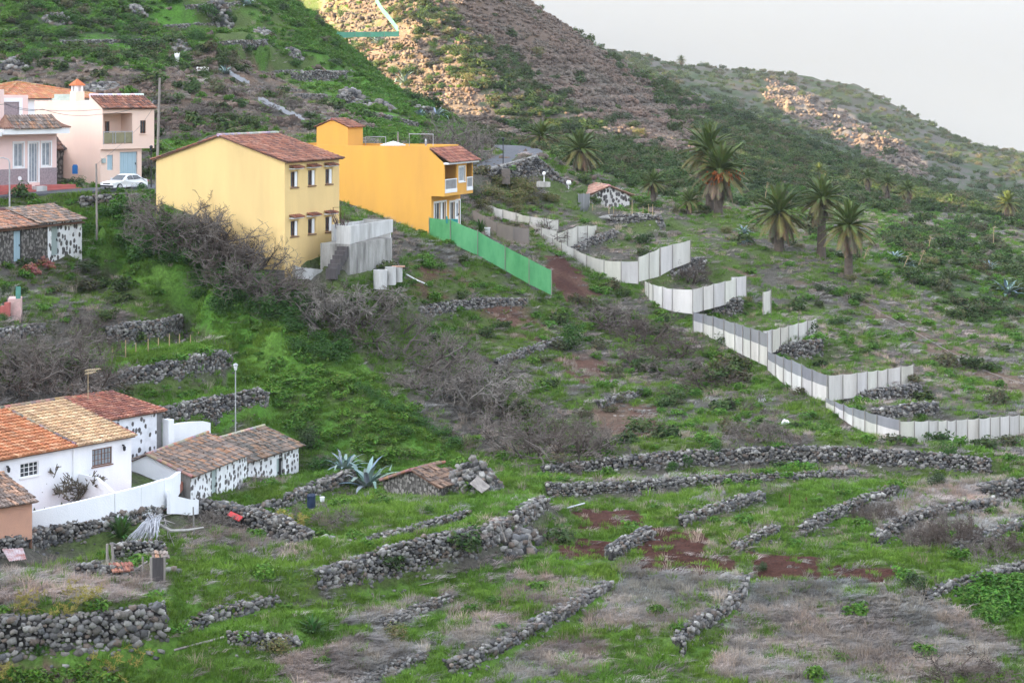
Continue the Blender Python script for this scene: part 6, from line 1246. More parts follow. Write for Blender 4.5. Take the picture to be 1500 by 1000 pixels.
# ------------------------------------------------------------------ Canary palms
M['palm_leaf'] = mat('palm_leaf', (1,1,1), (.8,.8,.75), .6, 3, 1, attr=True, trans=.15, spec=.3)
M['palm_trunk'] = mat('palm_trunk', (.11,.085,.065), (.055,.045,.038), .95, 5, 1, .9, 9, streak=.3)
def palm_proto(seed, n, full=True, fruit=False):
    R = random.Random(seed); g = MB(); dmb = MB()
    def frond(mb, az, el, Ln, c, dead=False):
        d = V3((math.cos(az)*math.cos(el),math.sin(az)*math.cos(el),math.sin(el))); pts = []; p = V3((0,0,0))+d*.12; dd = d.copy(); seg = 9
        for i in range(seg+1):
            pts.append(p.copy()); dd = (dd+V3((0,0,-.085 if not dead else -.2))).normalized(); p = p+dd*Ln/seg
        mb.path(pts, [.035*(1-i/seg)+.006 for i in range(seg+1)], 3, tuple(x*1.2 for x in c), False)
        for i in range(24):
            t = .1+.9*i/24; k = min(int(t*seg),seg-1); q = pts[k].lerp(pts[k+1],t*seg-k); ax = (pts[k+1]-pts[k]).normalized(); sd = ax.cross(Z); sd = sd.normalized() if sd.length > .05 else V3((-math.sin(az),math.cos(az),0)); upv = sd.cross(ax)
            ll = Ln*.2*math.sin(math.pi*min(1,(t*.85+.14)))**.7
            for sgn in (-1,1):
                tip = q+(sd*sgn*.72+ax*.62+upv*(.28 if not dead else -.3)+V3((0,0,-.22)))*ll*R.uniform(.85,1.1); wv = ax*.024; cc = tuple(x*R.uniform(.75,1.25) for x in c)
                mb.add([q-wv,q+wv,tip],[(0,1,2)] if sgn > 0 else [(1,0,2)],cc)
    for i in range(n):
        az = i*2.39996+R.uniform(-.2,.2); t = (i+.5)/n; el = math.radians(82-105*t+R.uniform(-8,8)); k = R.random(); c = (.055+.05*k,.085+.055*k,.02+.012*k) if t < .7 else (.11+.05*k,.105+.04*k,.04)
        frond(g, az, el, R.uniform(.85,1.05)*(1 if t > .2 else .85), c)
    for i in range(int(n*.38) if full else 6):
        az = R.uniform(0,6.28); frond(dmb, az, math.radians(R.uniform(-62,-22)), R.uniform(.65,.95), (.22*R.uniform(.7,1.1),.155,.095), True)
    fr = None
    if fruit:
        fr = MB()
        for i in range(7):
            az = R.uniform(0,6.28); e = V3((math.cos(az)*.55,math.sin(az)*.55,-.12)); fr.path([V3((0,0,0)),e*.6+Z*.12,e],[.012]*3,3,(.25,.12,.03),False)
            for k in range(26): q = e+V3((R.gauss(0,.07),R.gauss(0,.07),R.gauss(-.03,.09))); fr.path([q-Z*.03,q+Z*.03],[.022,.022],5,(.30,.09,.02))
    return g, dmb, fr
PP = []
for sd, n, full, fruit in ((1,58,True,False),(2,62,True,True),(3,46,False,False)):
    g, d, fr = palm_proto(sd,n,full,fruit); PP.append((mesh_only(g,'crown',M['palm_leaf']), mesh_only(d,'dead_fronds',M['palm_leaf']), mesh_only(fr,'fruit_clusters',M['palm_leaf']) if fr else None))
def palm(u, vbase, vcrown, Rpx, label, kind=0, Y=None, tr=.32, lean=0, ymin=165, group=None):
    g = gp(u,vbase,ymin) if Y is None else onground(u,vbase,Y)
    Y = g.y; Hc = (vbase-vcrown)/F*Y; S = Rpx/F*Y*1.0
    e = empty('palm_tree', g, R.uniform(0,6.28)); tag(e, label, 'palm', group)
    m = MB(); rings = max(5,int(Hc/.25)); pr = []
    for i in range(rings+1):
        t = i/rings; pr.append((tr*(1.25-.35*t+.22*max(0,1-t*5)+(.06 if i%2 else 0)+(.35*max(0,(t-.8)*5))), -.4+(Hc+.35)*t))
    m.lathe(pr,11); m.v = [(x+lean*(max(z,0)/max(Hc,.1))**1.5,y,z) for x,y,z in m.v]; m.build('trunk',M['palm_trunk'],e)
    for pr_, nm in zip(PP[kind],('crown','dead_fronds','fruit_clusters')):
        if pr_ is None: continue
        c = pr_.copy(); COL.objects.link(c); c.name = nm; c.parent = e; c.location = (lean,0,Hc); c.scale = (S,S,S); c.rotation_euler = (0,0,R.uniform(0,6.28))
    return e
for a in ((1052,312,248,50,'taller palm of the close pair, with orange fruit, in the centre right',1,194,.42,.3),(1040,318,228,48,'palm standing just behind the fruiting palm of the close pair',0,197,.42,-.2),
    (1141,366,312,50,'wide palm with hanging brown fronds and a hidden trunk, left of the trio',0,178,.45,0),(1203,386,300,42,'middle palm of the trio, taller and set behind',0,178,.40,.2),(1243,404,332,46,'palm with a clear bare trunk, right of the trio',0,172,.36,0),
    (850,254,222,38,'broad palm leaning over the bank beside the upper road',0,206,.4,0),(793,240,208,30,'yellowish palm beside the road bend, left of the broad palm',2,212,.3,0),(957,302,270,24,'small green palm behind the stone cottage',2,196,.3,0),(1010,315,296,22,'low young palm left of the fruiting pair',2,192,.25,0),
    (1300,296,268,17,'distant palm on the slope, leftmost of the far group',0,None,.4,0),(1271,290,260,15,'distant palm behind and above the far group',0,None,.4,0),(1330,306,278,17,'distant palm at the right of the far group',0,None,.4,0),(1476,330,306,22,'lone palm near the right edge',0,315,.42,0),(1200,262,254,14,'dark distant palm half hidden in the scrub',0,330,.4,0),
    (998,102,91,8.5,'lone palm on the skyline of the far hill',0,880,.8,0)):
    palm(a[0],a[1],a[2],a[3],a[4],a[5],a[6],a[7],a[8])
for u, v, lb in ((946,112,'sunlit yellow palm on the ridge, left of two'),(962,114,'sunlit yellow palm on the ridge, right of two')): palm(u,v,v-10,10,lb,2,485,.4,0)
# ------------------------------------------------------------------ agaves
M['agave'] = mat('agave_leaf', (1,1,1), (.85,.88,.9), .55, 3, 1, attr=True)
def agave_mb(seed, n):
    R = random.Random(seed); mb = MB()
    for i in range(n):
        az = i*2.39996; t = i/n; el = math.radians(80-68*t+R.uniform(-6,6)); h = V3((math.cos(az),math.sin(az),0)); s = V3((-math.sin(az),math.cos(az),0)); Ln = R.uniform(.85,1.1); vs = []; fs = []
        c = tuple(x*R.uniform(.8,1.15) for x in (.20,.27,.265)); seg = 6
        for k in range(seg+1):
            u = k/seg; w = .075*(1-u)**.6*(1+1.2*u)*.9 if k < seg else .002; e2 = el-.35*u*u*(1 if R.random() > .1 else 2); p = h*(math.cos(e2)*u*Ln+.04)+Z*(math.sin(e2)*u*Ln)
            up = Z*math.cos(e2)-h*math.sin(e2); vs += [p-s*w+up*.03*(1-u), p-up*.03*(1-u), p+s*w+up*.03*(1-u)]
        for k in range(seg):
            a = k*3; fs += [(a,a+1,a+4,a+3),(a+1,a+2,a+5,a+4)]
        mb.add(vs,fs,c)
    return mb
AG = [proto(agave_mb(1,30),'agave',M['agave']), proto(agave_mb(2,24),'agave',M['agave'])]
for u, v, h, Y, lb in ((538,694,46,142.8,'largest blue grey agave beside the ruined hut'),(505,680,32,143.6,'blue grey agave behind the end of the low wall, left of the largest one'),(1474,448,26,186,'pale agave clump near the right edge of the palm slope'),(1090,342,14,None,'small pale agave by the brown fronded palm'),(1310,380,16,None,'blue agave right of the palm trio'),(1330,390,12,None,'small blue agave on the slope right of the palm trio'),(1450,395,14,None,'blue agave among scrub at the far right'),(1180,322,10,None,'tiny agave above the middle palm'),(362,8,16,None,'pale agave at the top of the green hillside'),(552,64,14,None,'grey agave at the lower corner of the green net enclosure'),(592,122,20,None,'pale blue agave on the green hill crest, upper one'),(638,172,18,None,'pale blue agave on the green hill crest beside the gully'),(330,108,14,None,'blue agave in the middle of the green hillside'),(1090,358,10,None,'tiny pale agave left of the trio'),(615,170,12,None,'small agave on the gully edge')):
    place(AG[R.randint(0,1)],'agave',u,v,h,lb,'agave',None,1.15 if h > 30 else 1.3,Y=Y,ymin=150,sink=0)
M['stalk'] = mat('dry_stalk', (.40,.30,.16), (.28,.20,.12), .9, 4)
for u, v, h, dx, lb in ((1120,300,34,4,'tall dry agave stalk above the wide palm'),(1265,380,20,8,'leaning dry agave stalk right of the palm trio'),(1322,395,26,12,'dry agave stalk leaning right on the slope, nearest the trio'),(1345,388,22,10,'dry agave stalk leaning right on the slope, farther from the trio'),(1360,365,20,4,'pale dry agave stalk among scrub at the right'),(1455,360,30,1,'thin pale pole standing in the scrub near the right edge')):
    g = gp(u,v,165); k = h/F*g.y; m = MB(); t = g+V3((dx/F*g.y,0,k)); m.path([g-Z*.1,g.lerp(t,.5)+V3((0,0,.05)),t],[.05,.045,.02],5)
    for i in range(7): q = g.lerp(t,.55+.06*i); a = R.uniform(0,6.28); m.path([q,q+V3((math.cos(a)*.3,math.sin(a)*.3,.1))],[.02,.03],4)
    tag(m.build('agave_stalk',M['stalk']),lb,'stalk')
# ------------------------------------------------------------------ roads
def road(name, pts, width, m):
    dense = spline(pts); Vv = []; Fq = []; W = 9
    for i, p in enumerate(dense):
        d = dense[min(i+1,len(dense)-1)]-dense[max(i-1,0)]; n = V3((-d.y,d.x,0)).normalized()
        for j in range(W):
            q = p+n*width*(j/(W-1)-.5); Vv.append((q.x,q.y,p.z+.10+.03*math.sin(j/(W-1)*math.pi)))
    for i in range(len(dense)-1):
        for j in range(W-1): a = i*W+j; Fq.append((a,a+1,a+W+1,a+W))
    # skirt
    b = MB(); b.v = Vv; b.f = Fq; b.c = [(1,1,1)]*len(Vv)
    for s in (0,W-1):
        k = len(b.v)
        for i in range(len(dense)): x,y,z = Vv[i*W+s]; b.add([(x,y,z),(x,y,z-.6)],[])
        for i in range(len(dense)-1): q = k+2*i; b.f.append((q,q+1,q+3,q+2))
    return tag(b.build(name,m,smooth=True),kind='structure')
M['asphalt'] = mat('asphalt',(.085,.088,.098),(.06,.062,.07),.9,1.5,1,.3,40)
for pts, wdt in ROADS: road('road',pts,wdt,M['asphalt'])
m = MB(); pts = [P(703,250,181.2),P(745,240,182.8),P(788,228,185.3)]
for i in range(2): 
    n = V3((-(pts[i+1]-pts[i]).y,(pts[i+1]-pts[i]).x,0)).normalized()*.25; m.prism([pts[i]-Z*.15,pts[i+1]-Z*.15,pts[i+1]+Z*.07,pts[i]+Z*.07],n)
tag(m.build('kerb',M['concrete']),kind='structure')
build_wall('r',.3,[(P(118,290,146.4),P(118,302,146.4)),(P(160,286,147.2),P(160,299,147.2)),(P(207,284,148.6),P(207,296,148.6))],'rough stone edging of the road below the white car',rag=.2)
build_wall('r',.26,[(P(112,830,109.4),P(112,868,109.4)),(P(135,826,109.7),P(135,872,109.7)),(P(165,832,110),P(165,874,110)),(P(196,840,110.3),P(196,874,110.3))],'broken front wall of the ruined outhouse',rag=.3)
build_wall('r',.26,[(P(166,800,113.2),P(166,838,113.2)),(P(205,793,113.8),P(205,835,113.8)),(P(245,799,114.2),P(245,836,114.2))],'back wall of the ruined outhouse below the dry palm leaves',rag=.2)
build_wall('r',.3,[(P(240,838,111.2),P(240,866,111.2)),(P(262,832,112.4),P(262,858,112.4)),(P(275,845,113),P(275,860,113))],'collapsed stone corner right of the weathered plank door',rag=.3)
# ------------------------------------------------------------------ fences
def fabric(name, c, c2, alpha=1.0, scale=.7, streak=6):
    m = mat(name, c, c2, .9, scale, .9, .5, 5, streak=streak, trans=.18, attr=True)
    if alpha < 1:
        nt = m.node_tree; o = nt.nodes['Material Output']; s = o.inputs['Surface'].links[0].from_socket
        tr = nt.nodes.new('ShaderNodeBsdfTransparent'); ms = nt.nodes.new('ShaderNodeMixShader'); ms.inputs[0].default_value = alpha
        nt.links.new(tr.outputs[0],ms.inputs[1]); nt.links.new(s,ms.inputs[2]); nt.links.new(ms.outputs[0],o.inputs['Surface'])
    return m
M['cloth'] = fabric('white_screen_cloth',(.74,.73,.70),(.50,.485,.455)); M['cloth_tan'] = fabric('tan_screen_cloth',(.40,.35,.31),(.29,.26,.24)); M['cloth_grey'] = fabric('grey_screen_mesh',(.33,.34,.36),(.25,.26,.28),.85)
M['net_green'] = fabric('green_net',(.15,.47,.21),(.08,.34,.14),.9,1.2,3); M['net_pale'] = fabric('pale_green_net',(.12,.40,.28),(.09,.32,.23),.9)
def fence(label, pts, m='cloth', upper=None, post=1.7, cat='fence', name='screen_fence', pm='wood_grey', over=.12, low=.25, group=None):
    tp = [P(u,vt,Y,vb) for u,vt,vb,Y in pts]; bp_ = [P(u,vb,Y) for u,vt,vb,Y in pts]
    e = empty(name, bp_[0]); tag(e,label,cat,group); off = bp_[0]; sheet = MB(); upm = MB(); R = random.Random(len(label)); posts = []
    for i in range(len(pts)-1):
        t0,t1,b0,b1 = tp[i]-off,tp[i+1]-off,bp_[i]-off,bp_[i+1]-off; d = t1-t0; Ln = math.hypot(d.x,d.y); n = V3((-d.y,d.x,0)).normalized() if Ln > 1e-6 else V3((0,1,0)); k = max(1,round(Ln/post)); sub = 4
        for j in range(k*sub):
            if j%sub == 0: f_ = R.uniform(.85,1.0); tc_ = (f_,f_*R.uniform(.96,1),f_*R.uniform(.88,1))
            q = []
            for jj in (j,j+1):
                t = jj/(k*sub); sag = (.04+.10*((jj//sub)*37%7)/7)*math.sin(math.pi*((jj%sub)/sub))*(1 if jj%sub else 0); wob = .035*math.sin(jj*1.7+i)
                q.append((t0.lerp(t1,t)-Z*sag+n*wob*.5, b0.lerp(b1,t)-Z*low+n*wob))
            (ta,ba),(tb,bb) = q
            if upper: ma, mb_ = ta.lerp(ba,.42), tb.lerp(bb,.42); upm.prism([ta,tb,mb_,ma],n*.02,tc_); sheet.prism([ma,mb_,bb,ba],n*.02,tc_)
            else: sheet.prism([ta,tb,bb,ba],n*.02,tc_)
        for j in range(k+(i == len(pts)-2)): posts.append((t0.lerp(t1,j/k)-n*.05, b0.lerp(b1,j/k)-n*.05))
    sheet.build('screen_panel',M[m],e)
    if upper: upm.build('upper_mesh',M[upper],e)
    for a, b in posts:
        h = R.uniform(.3,1)*over; pm_ = MB(); pm_.tube(b-Z*.3,a+Z*h,.036,.03,5); pm_.build('post',M[pm],e)
    return e
fence('long pale screen fence receding behind the deep yellow house', [(690,291,306,178),(737,307,322,175.5),(776,317,326,173.5),(818,322,338,174.5)],post=1.8)
fence('white screen run facing left, highest of the stepped runs, below the cottage', [(816,342.5,364,172),(846,331,358,174),(874,330,353,177)])
fence('tan brown screen behind the balcony house yard', [(693,308,326,172),(728,326,349,170),(760,333,354,169)],'cloth_tan')
fence('pale pinkish square screen beside the leafless pink tree', [(728,329,350,168.4),(752,332,357,167.6),(775,335,361,167)],'cloth_tan')
fence('short white screen joining the pink tree to the stepped runs', [(776,326,334,172.4),(793,333.5,349,171.4),(816,338,356,171.8)])
fence('grey white screen run going downhill from the yard to the first corner', [(797,343,352,171.5),(823,356,368,169.6),(860,374,393,167.4),(885,381.5,406.5,166),(910,383,410,165.4),(935,382.5,412,165)],upper=None)
fence('white screen run rising right behind the reddish bush', [(935,377,409,164.9),(966,364,401,166.4)]); fence('whiter taller screen panel at the top end of the reddish bush run', [(967,362.5,400.5,166.5),(985,358,390,167.4),(1011,352,380.5,168.6)])
fence('curved grey white screen below the first stone corner', [(945,412,430,163.4),(957,417,443,162),(985,423,452,160.8),(1015,424,456,160)])
fence('white screen run rising right to the two upper stone walls', [(1014,424,455,159.9),(1045,416,447,161.4),(1078,408,438,163)]); fence('small separate white panel at the right end of the second step', [(1071,406,434,163.4),(1093,404,431,164.4)])
fence('two tone screen, grey above white, running down to the middle stone wall', [(1016,457,483,158.6),(1045,463,494,157.2),(1077,473,510,155.6),(1100,480,521,154.6),(1125,488,533,153.6)],upper='cloth_grey')
fence('white screen run above the middle stone wall', [(1118,485,516,154.2),(1155,477,506,156.2),(1196,466,496,158.4)])
fence('single narrow white screen panel standing alone', [(1117.5,428,457,160.6),(1129,425,454.5,161)],post=1.0)
fence('two tone screen, grey above white, between the middle wall and the lowest corner', [(1125,515,538,153.4),(1160,527,567,151.6),(1190,541,578,150.4),(1212,550,584,149.6)],upper='cloth_grey')
fence('long white screen run above the pair of lowest stone walls', [(1213,550,583,149.6),(1255,546,577,151.4),(1300,540,570,153.4),(1338,534,563,155)])
fence('two tone screen, grey above white, dropping to the lowest corner', [(1210,583,592,149.2),(1250,597,620,147.4),(1285,607,637,146.4),(1318,615,648,145.8)],upper='cloth_grey')
fence('long pale screen with dark posts along the bottom right', [(1318,617,648,145.8),(1360,616,649,146.8),(1400,615,645,148),(1450,611,640,149.6),(1520,605,632,151.8)],post=1.1)
fence('bright green net fence running downhill from the deep yellow house', [(629,319,345,158.4),(660,322,353,157.2),(700,339,370,156),(740,361,392,155.4),(775,379,412,155),(808,396,428,154.8)],'net_green',post=2.2,name='net_fence',over=.3)
fence('pale green net fence enclosing a sunlit plot at the top of the picture', [(412,-4,6,330),(440,22,34,322),(462,46,58,316),(520,47,54,322),(584,46,53,330),(583,39,47,332),(574,27,35,336),(560,10,18,344),(550,-6,3,350)],'net_pale',post=4,name='net_fence',low=.1)
fence('grey mesh gate panel left of the dotted cottage', [(847,284,310,186),(863,283,309,186.4)],'cloth_grey',name='net_fence',post=.6,pm='metal')
for i, (u0,v0,u1,v1,lb) in enumerate(((336,112,365,128,'grey net strip lying on the hillside, upper piece'),(378,150,446,182,'long grey net strip lying on the brown hillside above the yellow houses'))):
    m = MB(); n = 14; R = random.Random(i)
    row = [gp(u0+(u1-u0)*k/n, v0+(v1-v0)*k/n, 160) for k in range(n+1)]
    for k in range(n): a, b = row[k]+Z*.15, row[k+1]+Z*.15; w0_ = Z*R.uniform(.45,.7)+V3((0,.3,0)); m.prism([a,b,b+w0_,a+w0_],V3((0,.03,0)))
    tag(m.build('net_strip',M['cloth_grey']),lb,'netting')
for u,v,w_,h_,lb in ((258,92,8,14,'scrap of white netting hanging among rocks on the hillside'),(296,106,18,7,'crumpled white plastic sheet on the hillside'),(190,330,30,10,'pale blue plastic sheet lying on the lush slope below the road')):
    g = gp(u,v,140); k = g.y/F; m = MB(); R = random.Random(u); n = 6; G_ = [[V3((g.x+(a/n-.5)*w_*k, g.y+R.uniform(-.2,.2)+b*.12, 0)) for a in range(n+1)] for b in range(n+1)]
    for b in range(n+1):
        for a in range(n+1): q = G_[b][a]; q.z = g.z+.12+b/n*h_*k*.9+R.uniform(-.08,.08)
    for b in range(n):
        for a in range(n): m.prism([G_[b][a],G_[b][a+1],G_[b+1][a+1],G_[b+1][a]],(0,.02,.01))
    tag(m.build('plastic_sheet',M['cloth'] if u != 190 else mat('blue_sheet',(.38,.5,.52),None,.6)),lb,'sheet')
# ------------------------------------------------------------------ poles, lamps, wires
def wp_(u,v,Y): return P(u,v,Y)
def pole(label, u0,v0,u1,v1,Y=None,r=.11,name='utility_pole',cat='pole',m='wood_grey',ymin=130):
    g = gp(u0,v0,ymin) if Y is None else P(u0,v0,Y); t = P(u1,v1,g.y,9999); mb = MB(); mb.tube(g-Z*.4,t,r,r*.75,9); return tag(mb.build(name,M[m]),label,cat), t, g
pole('tall weathered wooden utility pole beside the pale yellow house',229,284,234,114,148.5,.13); TP = P(234,114,148.5)
pole('shorter dark wooden pole standing on the lush slope below the road',142,352,141,240,None,.10)
e,t,g = pole('',14,397,14,238,141.2,.085,'street_lamp','street lamp','metal'); e['label'] = 'grey metal street lamp with curved arm at the left edge'
a = MB(); a.path([t,t+V3((-.1,0,.25)),t+V3((-.5,-.1,.38)),t+V3((-1.0,-.2,.36))],.05,6); a.build('arm',M['metal'],e); b = MB(); q = t+V3((-1.2,-.25,.33)); b.box(q.x-.3,q.x+.22,q.y-.12,q.y+.12,q.z-.07,q.z+.07); b.build('lamp_head',M['white_trim'],e)
def lantern(label,u,vb,vt,Y,m,glass,r=.05,head=.3):
    b = P(u,vb,Y); t = P(u,vt,Y,vb); o = empty('street_lamp',b); tag(o,label,'street lamp'); H = t.z-b.z
    k = MB(); k.tube((0,0,-.3),(0,0,H-head),r,r*.8,8); k.build('pole',M[m],o); k = MB(); k.lathe([(.06,H-head),(.10,H-head+.03),(.15,H-.08),(.14,H-.07)],8); k.build('lamp_glass',glass,o); k = MB(); k.lathe([(.2,H-.07),(.12,H+.02),(.03,H+.07)],8); k.build('lamp_cap',M[m],o); return o
M['lampglass'] = mat('frosted_lamp_glass',(.72,.74,.74),None,.3)
lantern('slim grey street lamp with a white lantern beside the farther shed',345,640,533,140.2,'metal',M['lampglass'],.05,.45)
lantern('black iron lantern post at the road beside the utility pole',221.5,281,214,153.5,'black_metal',M['glass'],.06,.4); lantern('black iron lantern post on the upper road',737,244,202,186.5,'black_metal',M['glass'],.06,.4)
m = MB(); p = P(797,272,181.5); m.tube(p,p+Z*1.1,.05); m.lathe([(.05,1.1),(.16,1.2),(.16,1.4),(.05,1.5)],10,p); tag(m.build('garden_lamp',M['white_trim']),'short white garden lamp below the road bend wall','lamp')
m = MB(); p = P(797,274,181); m.prism([P(786,266,181.3),P(805,267,180.6),P(805,274,180.6),P(786,274,181.3)],(.1,.5,0)); tag(m.build('planter_wall',M['concrete']),'small white planter wall below the road bend','wall')
m = MB(); p = P(833,277,186); m.tube(p,p+Z*.5,.04); m.lathe([(.02,.45),(.22,.5),(.3,.7),(.22,.9),(.02,.95)],12,p); tag(m.build('water_jar',M['white_trim']),'round white globe at the end of the sloping road wall','globe')
def wire(label, pts, sag=.3, r=.018):
    m = MB()
    for i in range(len(pts)-1):
        a, b = pts[i], pts[i+1]; m.path([a.lerp(b,t/10)-Z*sag*4*(t/10)*(1-t/10) for t in range(11)],r,4)
    tag(m.build('cable',M['black_metal']),label,'cable')
wire('black cable sagging across the pink houses, upper one',[P(-60,150,146),P(9,152.5,147),P(60,161,151),P(150,160,155.5),P(234,140,148.5)],.15); wire('black cable sagging across the pink houses, lower one',[P(9,153,147),P(62,160,151),P(142,168,155.6),P(232,146,148.5)],.3); wire('thin cable from the utility pole down past the balcony rail',[P(223,160,150),P(200,190,151),P(141,241,143)],.1,.012); wire('cable running right from the utility pole towards the yellow house',[P(233,200,148.5),P(262,222,141)],.15)
# TV aerial on the white house roof
m = MB(); b = P(129,577,133.5); m.tube(b-Z*.3,b+Z*1.6,.03); t = b+Z*1.55
for dz, L_a in ((0,.9),(-.2,.6)):
    m.tube(t+V3((-.2,0,dz)),t+V3((L_a,-.3,dz+.12)),.02)
    for k in range(6): q = t+V3((-.1+L_a*k/6,-.05*k,dz+.02*k)); m.tube(q+V3((-.08,-.28,-.05)),q+V3((.08,.28,.05)),.013)
tag(m.build('tv_aerial',mat('aerial_metal',(.45,.36,.22),None,.5,metal=.4)),'television aerial on a pole behind the white house roof','aerial')
# ------------------------------------------------------------------ white car
e = empty('parked_car',P(182,279.5,151.3)+Z*.1,math.radians(235)); tag(e,'white saloon car parked on the road in front of the pink balcony house','car')
prof = [(2.12,.28),(2.17,.5),(2.10,.66),(1.95,.74),(.95,.86),(.25,1.32),(-.15,1.40),(-.75,1.39),(-1.1,1.32),(-1.62,.93),(-2.05,.90),(-2.16,.80),(-2.18,.5),(-2.12,.28)]
def wd(x,z): return (.83-.10*max(0,abs(x)-1.5)**1.2)*(1 if z < .9 else 1-.30*(z-.9)/.5)
m = MB(); n = len(prof); secs = []
for s in (-1,-.92,.92,1): secs.append([(x*(1 if abs(s) < 1 else .985), s*wd(x,z)+0, z-(0 if abs(s) < 1 else .02*(z > .7))) for x, z in prof])
for sc_ in secs: m.v += sc_; m.c += [(1,1,1)]*n
for k in range(3):
    for i in range(n): a = k*n+i; b = k*n+(i+1)%n; m.f.append((a,b,b+n,a+n))
for k,rev in ((0,1),(3,0)):
    low = [i for i in range(n) if prof[i][1] <= .95]; m.f.append(tuple((k*n+i) for i in (reversed(range(n)) if rev else range(n))))
M['carpaint'] = mat('white_car_paint',(.78,.79,.80),(.74,.75,.76),.25,2,spec=.5)
bd = m.build('body',M['carpaint'],e)
g = MB()
def on_side(s, pts): return [(x, s*(wd(x,z)+.008), z) for x, z in pts]
for s in (-1,1):
    for q in ([(.62,.93),(.2,1.25),(-.28,1.31),(-.28,.93)],[(-.36,.93),(-.36,1.31),(-.98,1.27),(-1.32,.97)]): g.poly(on_side(s,q) if s < 0 else on_side(s,q)[::-1])
g.add([(.92,-.70,.90),(.92,.70,.90),(.30,.56,1.30),(.30,-.56,1.30)],[(0,1,2,3)]); g.v[-4:] = [(x+.012,y,z+.012) for x,y,z in g.v[-4:]]
g.add([(-1.58,-.68,.965),(-1.58,.68,.965),(-1.14,.56,1.315),(-1.14,-.56,1.315)],[(3,2,1,0)]); g.v[-4:] = [(x-.012,y,z+.012) for x,y,z in g.v[-4:]]
g.build('windows',M['glass'],e)
for x in (1.32,-1.3):
    for s in (-1,1):
        w = MB(); w.lathe([(.24,-.1),(.31,-.085),(.32,-.03),(.32,.03),(.31,.085),(.24,.1)],18); w.v = [(x+a,s*.76+c*1,.31+b) for a,b,c in w.v]; ty = w.build('wheel',M['black_metal'],e)
        w = MB(); w.lathe([(.21,-.012),(.2,.012),(.08,.03)],14); w.v = [(x+a,s*(.865)+s*c,.31+b) for a,b,c in w.v]; w.build('rim',M['metal'],ty)
for s in (-1,1):
    w = MB(); w.box(2.05,2.135,s*.62-.16,s*.62+.16,.58,.70); w.build('headlight',M['lampglass'],e); w = MB(); w.box(.55,.72,s*.9-.09,s*.9+.09,.92,1.04); w.build('mirror',M['carpaint'],e); w = MB(); w.box(-2.195,-2.1,s*.6-.18,s*.6+.18,.66,.82); w.build('tail_light',M['red'],e)
w = MB(); w.box(2.08,2.20,-.8,.8,.34,.48); w.build('bumper',M['black_metal'],e); w = MB(); w.box(2.1,2.15,-.42,.42,.56,.67); w.build('grille',M['black_metal'],e)
# ------------------------------------------------------------------ garden stakes, pipes and bits
for i,(u,vt,vb) in enumerate(((165,508,527),(184,498,531),(199,502,526),(217,496,528),(232,495,518),(248,489,519),(263,489,512),(279,490,509),(291,485,498),(305,485,503))):
    o, t, g = pole('',u,vb,u,vt,141.2+i*.12,.045,'garden_stake','stake','stalk'); o['label'] = 'pale wooden garden stake on the grassy terrace above the upper stone wall'; o['group'] = 'garden stakes'
def pipe_on_ground(label,pts,r=.05,m='metal',name='pipe',ymin=97,lift=.12):
    pp = []
    for i in range(len(pts)-1):
        for k in range(8): t = k/8; pp.append((pts[i][0]*(1-t)+pts[i+1][0]*t, pts[i][1]*(1-t)+pts[i+1][1]*t))
    pp.append(pts[-1][:2]); w = [gp(u,v,ymin) for u,v in pp]; w = [q+Z*lift for q in w if q is not None]
    mb = MB(); mb.path(w,r,6); tag(mb.build(name,M[m]),label,'pipe')
pipe_on_ground('long thin water pipe running down the slope at the right',[(1165,405),(1205,419),(1235,432),(1310,470),(1375,508),(1412,528)],.03,'wood_grey',ymin=150); pipe_on_ground('lower length of thin water pipe at the right edge',[(1435,542),(1470,555),(1508,566)],.03,'wood_grey',ymin=150)
pipe_on_ground('grey conduit crossing the grass below the rubble wall',[(255,955),(290,946),(328,936)],.06,'wood_grey'); pipe_on_ground('thin pale pipe at the foot of the long terrace wall',[(612,860),(640,854),(668,847)],.03,'wood_grey'); pipe_on_ground('white pipe lying on the slope below the round tanks',[(592,402),(608,411),(628,420)],.07,'white_trim',ymin=130); pipe_on_ground('thin pipe through the grass left of the long terrace wall',[(466,900),(490,893),(520,884)],.03,'wood_grey')
m = MB(); a = P(827,751,132.8); m.path([a-Z*.3,P(831,746,132.8)+Z*.1,P(856,739,134)+Z*.1],.06,6); tag(m.build('pipe',M['metal']),'bent grey pipe sticking up beside the ploughed plots','pipe')
for (a_,b_,c_),lb in (((P(-5,479,133.2),P(31,483,134.4),P(34,499,134.2)),'grey gutter pipe along the garden wall at the left edge'),((P(58,474,136.4),P(65,480,136.5),P(64,491,136.2)),'grey gutter pipe at the corner of the garden wall')):
    m = MB(); m.path([a_,b_,c_],.05,6); tag(m.build('pipe',M['metal']),lb,'pipe')
m = MB(); m.tube(P(741,793,123.4),P(733,768,123.4),.05,.04); tag(m.build('wooden_stake',M['wood_grey']),'grey wooden stake leaning on the end of the terrace wall','stake')
for (u0,v0,u1,v1,Y,lb) in ((1156,741,1157,724,136,'rusty upright iron post in the grassy plot, left one'),(1181,746,1181,728,135.4,'rusty upright iron post in the grassy plot, right one'),(1268,806,1267,790,128.6,'pale post at the end of a dry stone wall'),(62,398,75,436,142,'thin white stick leaning on the weedy slope'),(516,468,524,484,140,'pale plank leaning in the gully thicket')):
    pole(lb,u0,v0,u1,v1,Y,.05,'stake','stake','stalk' if 'pale' in lb or 'white' in lb else 'wood')
m = MB(); c = P(1150,627,149)+Z*.25; R_ = Matrix.Rotation(.5,3,'Y') @ Matrix.Rotation(.4,3,'X')
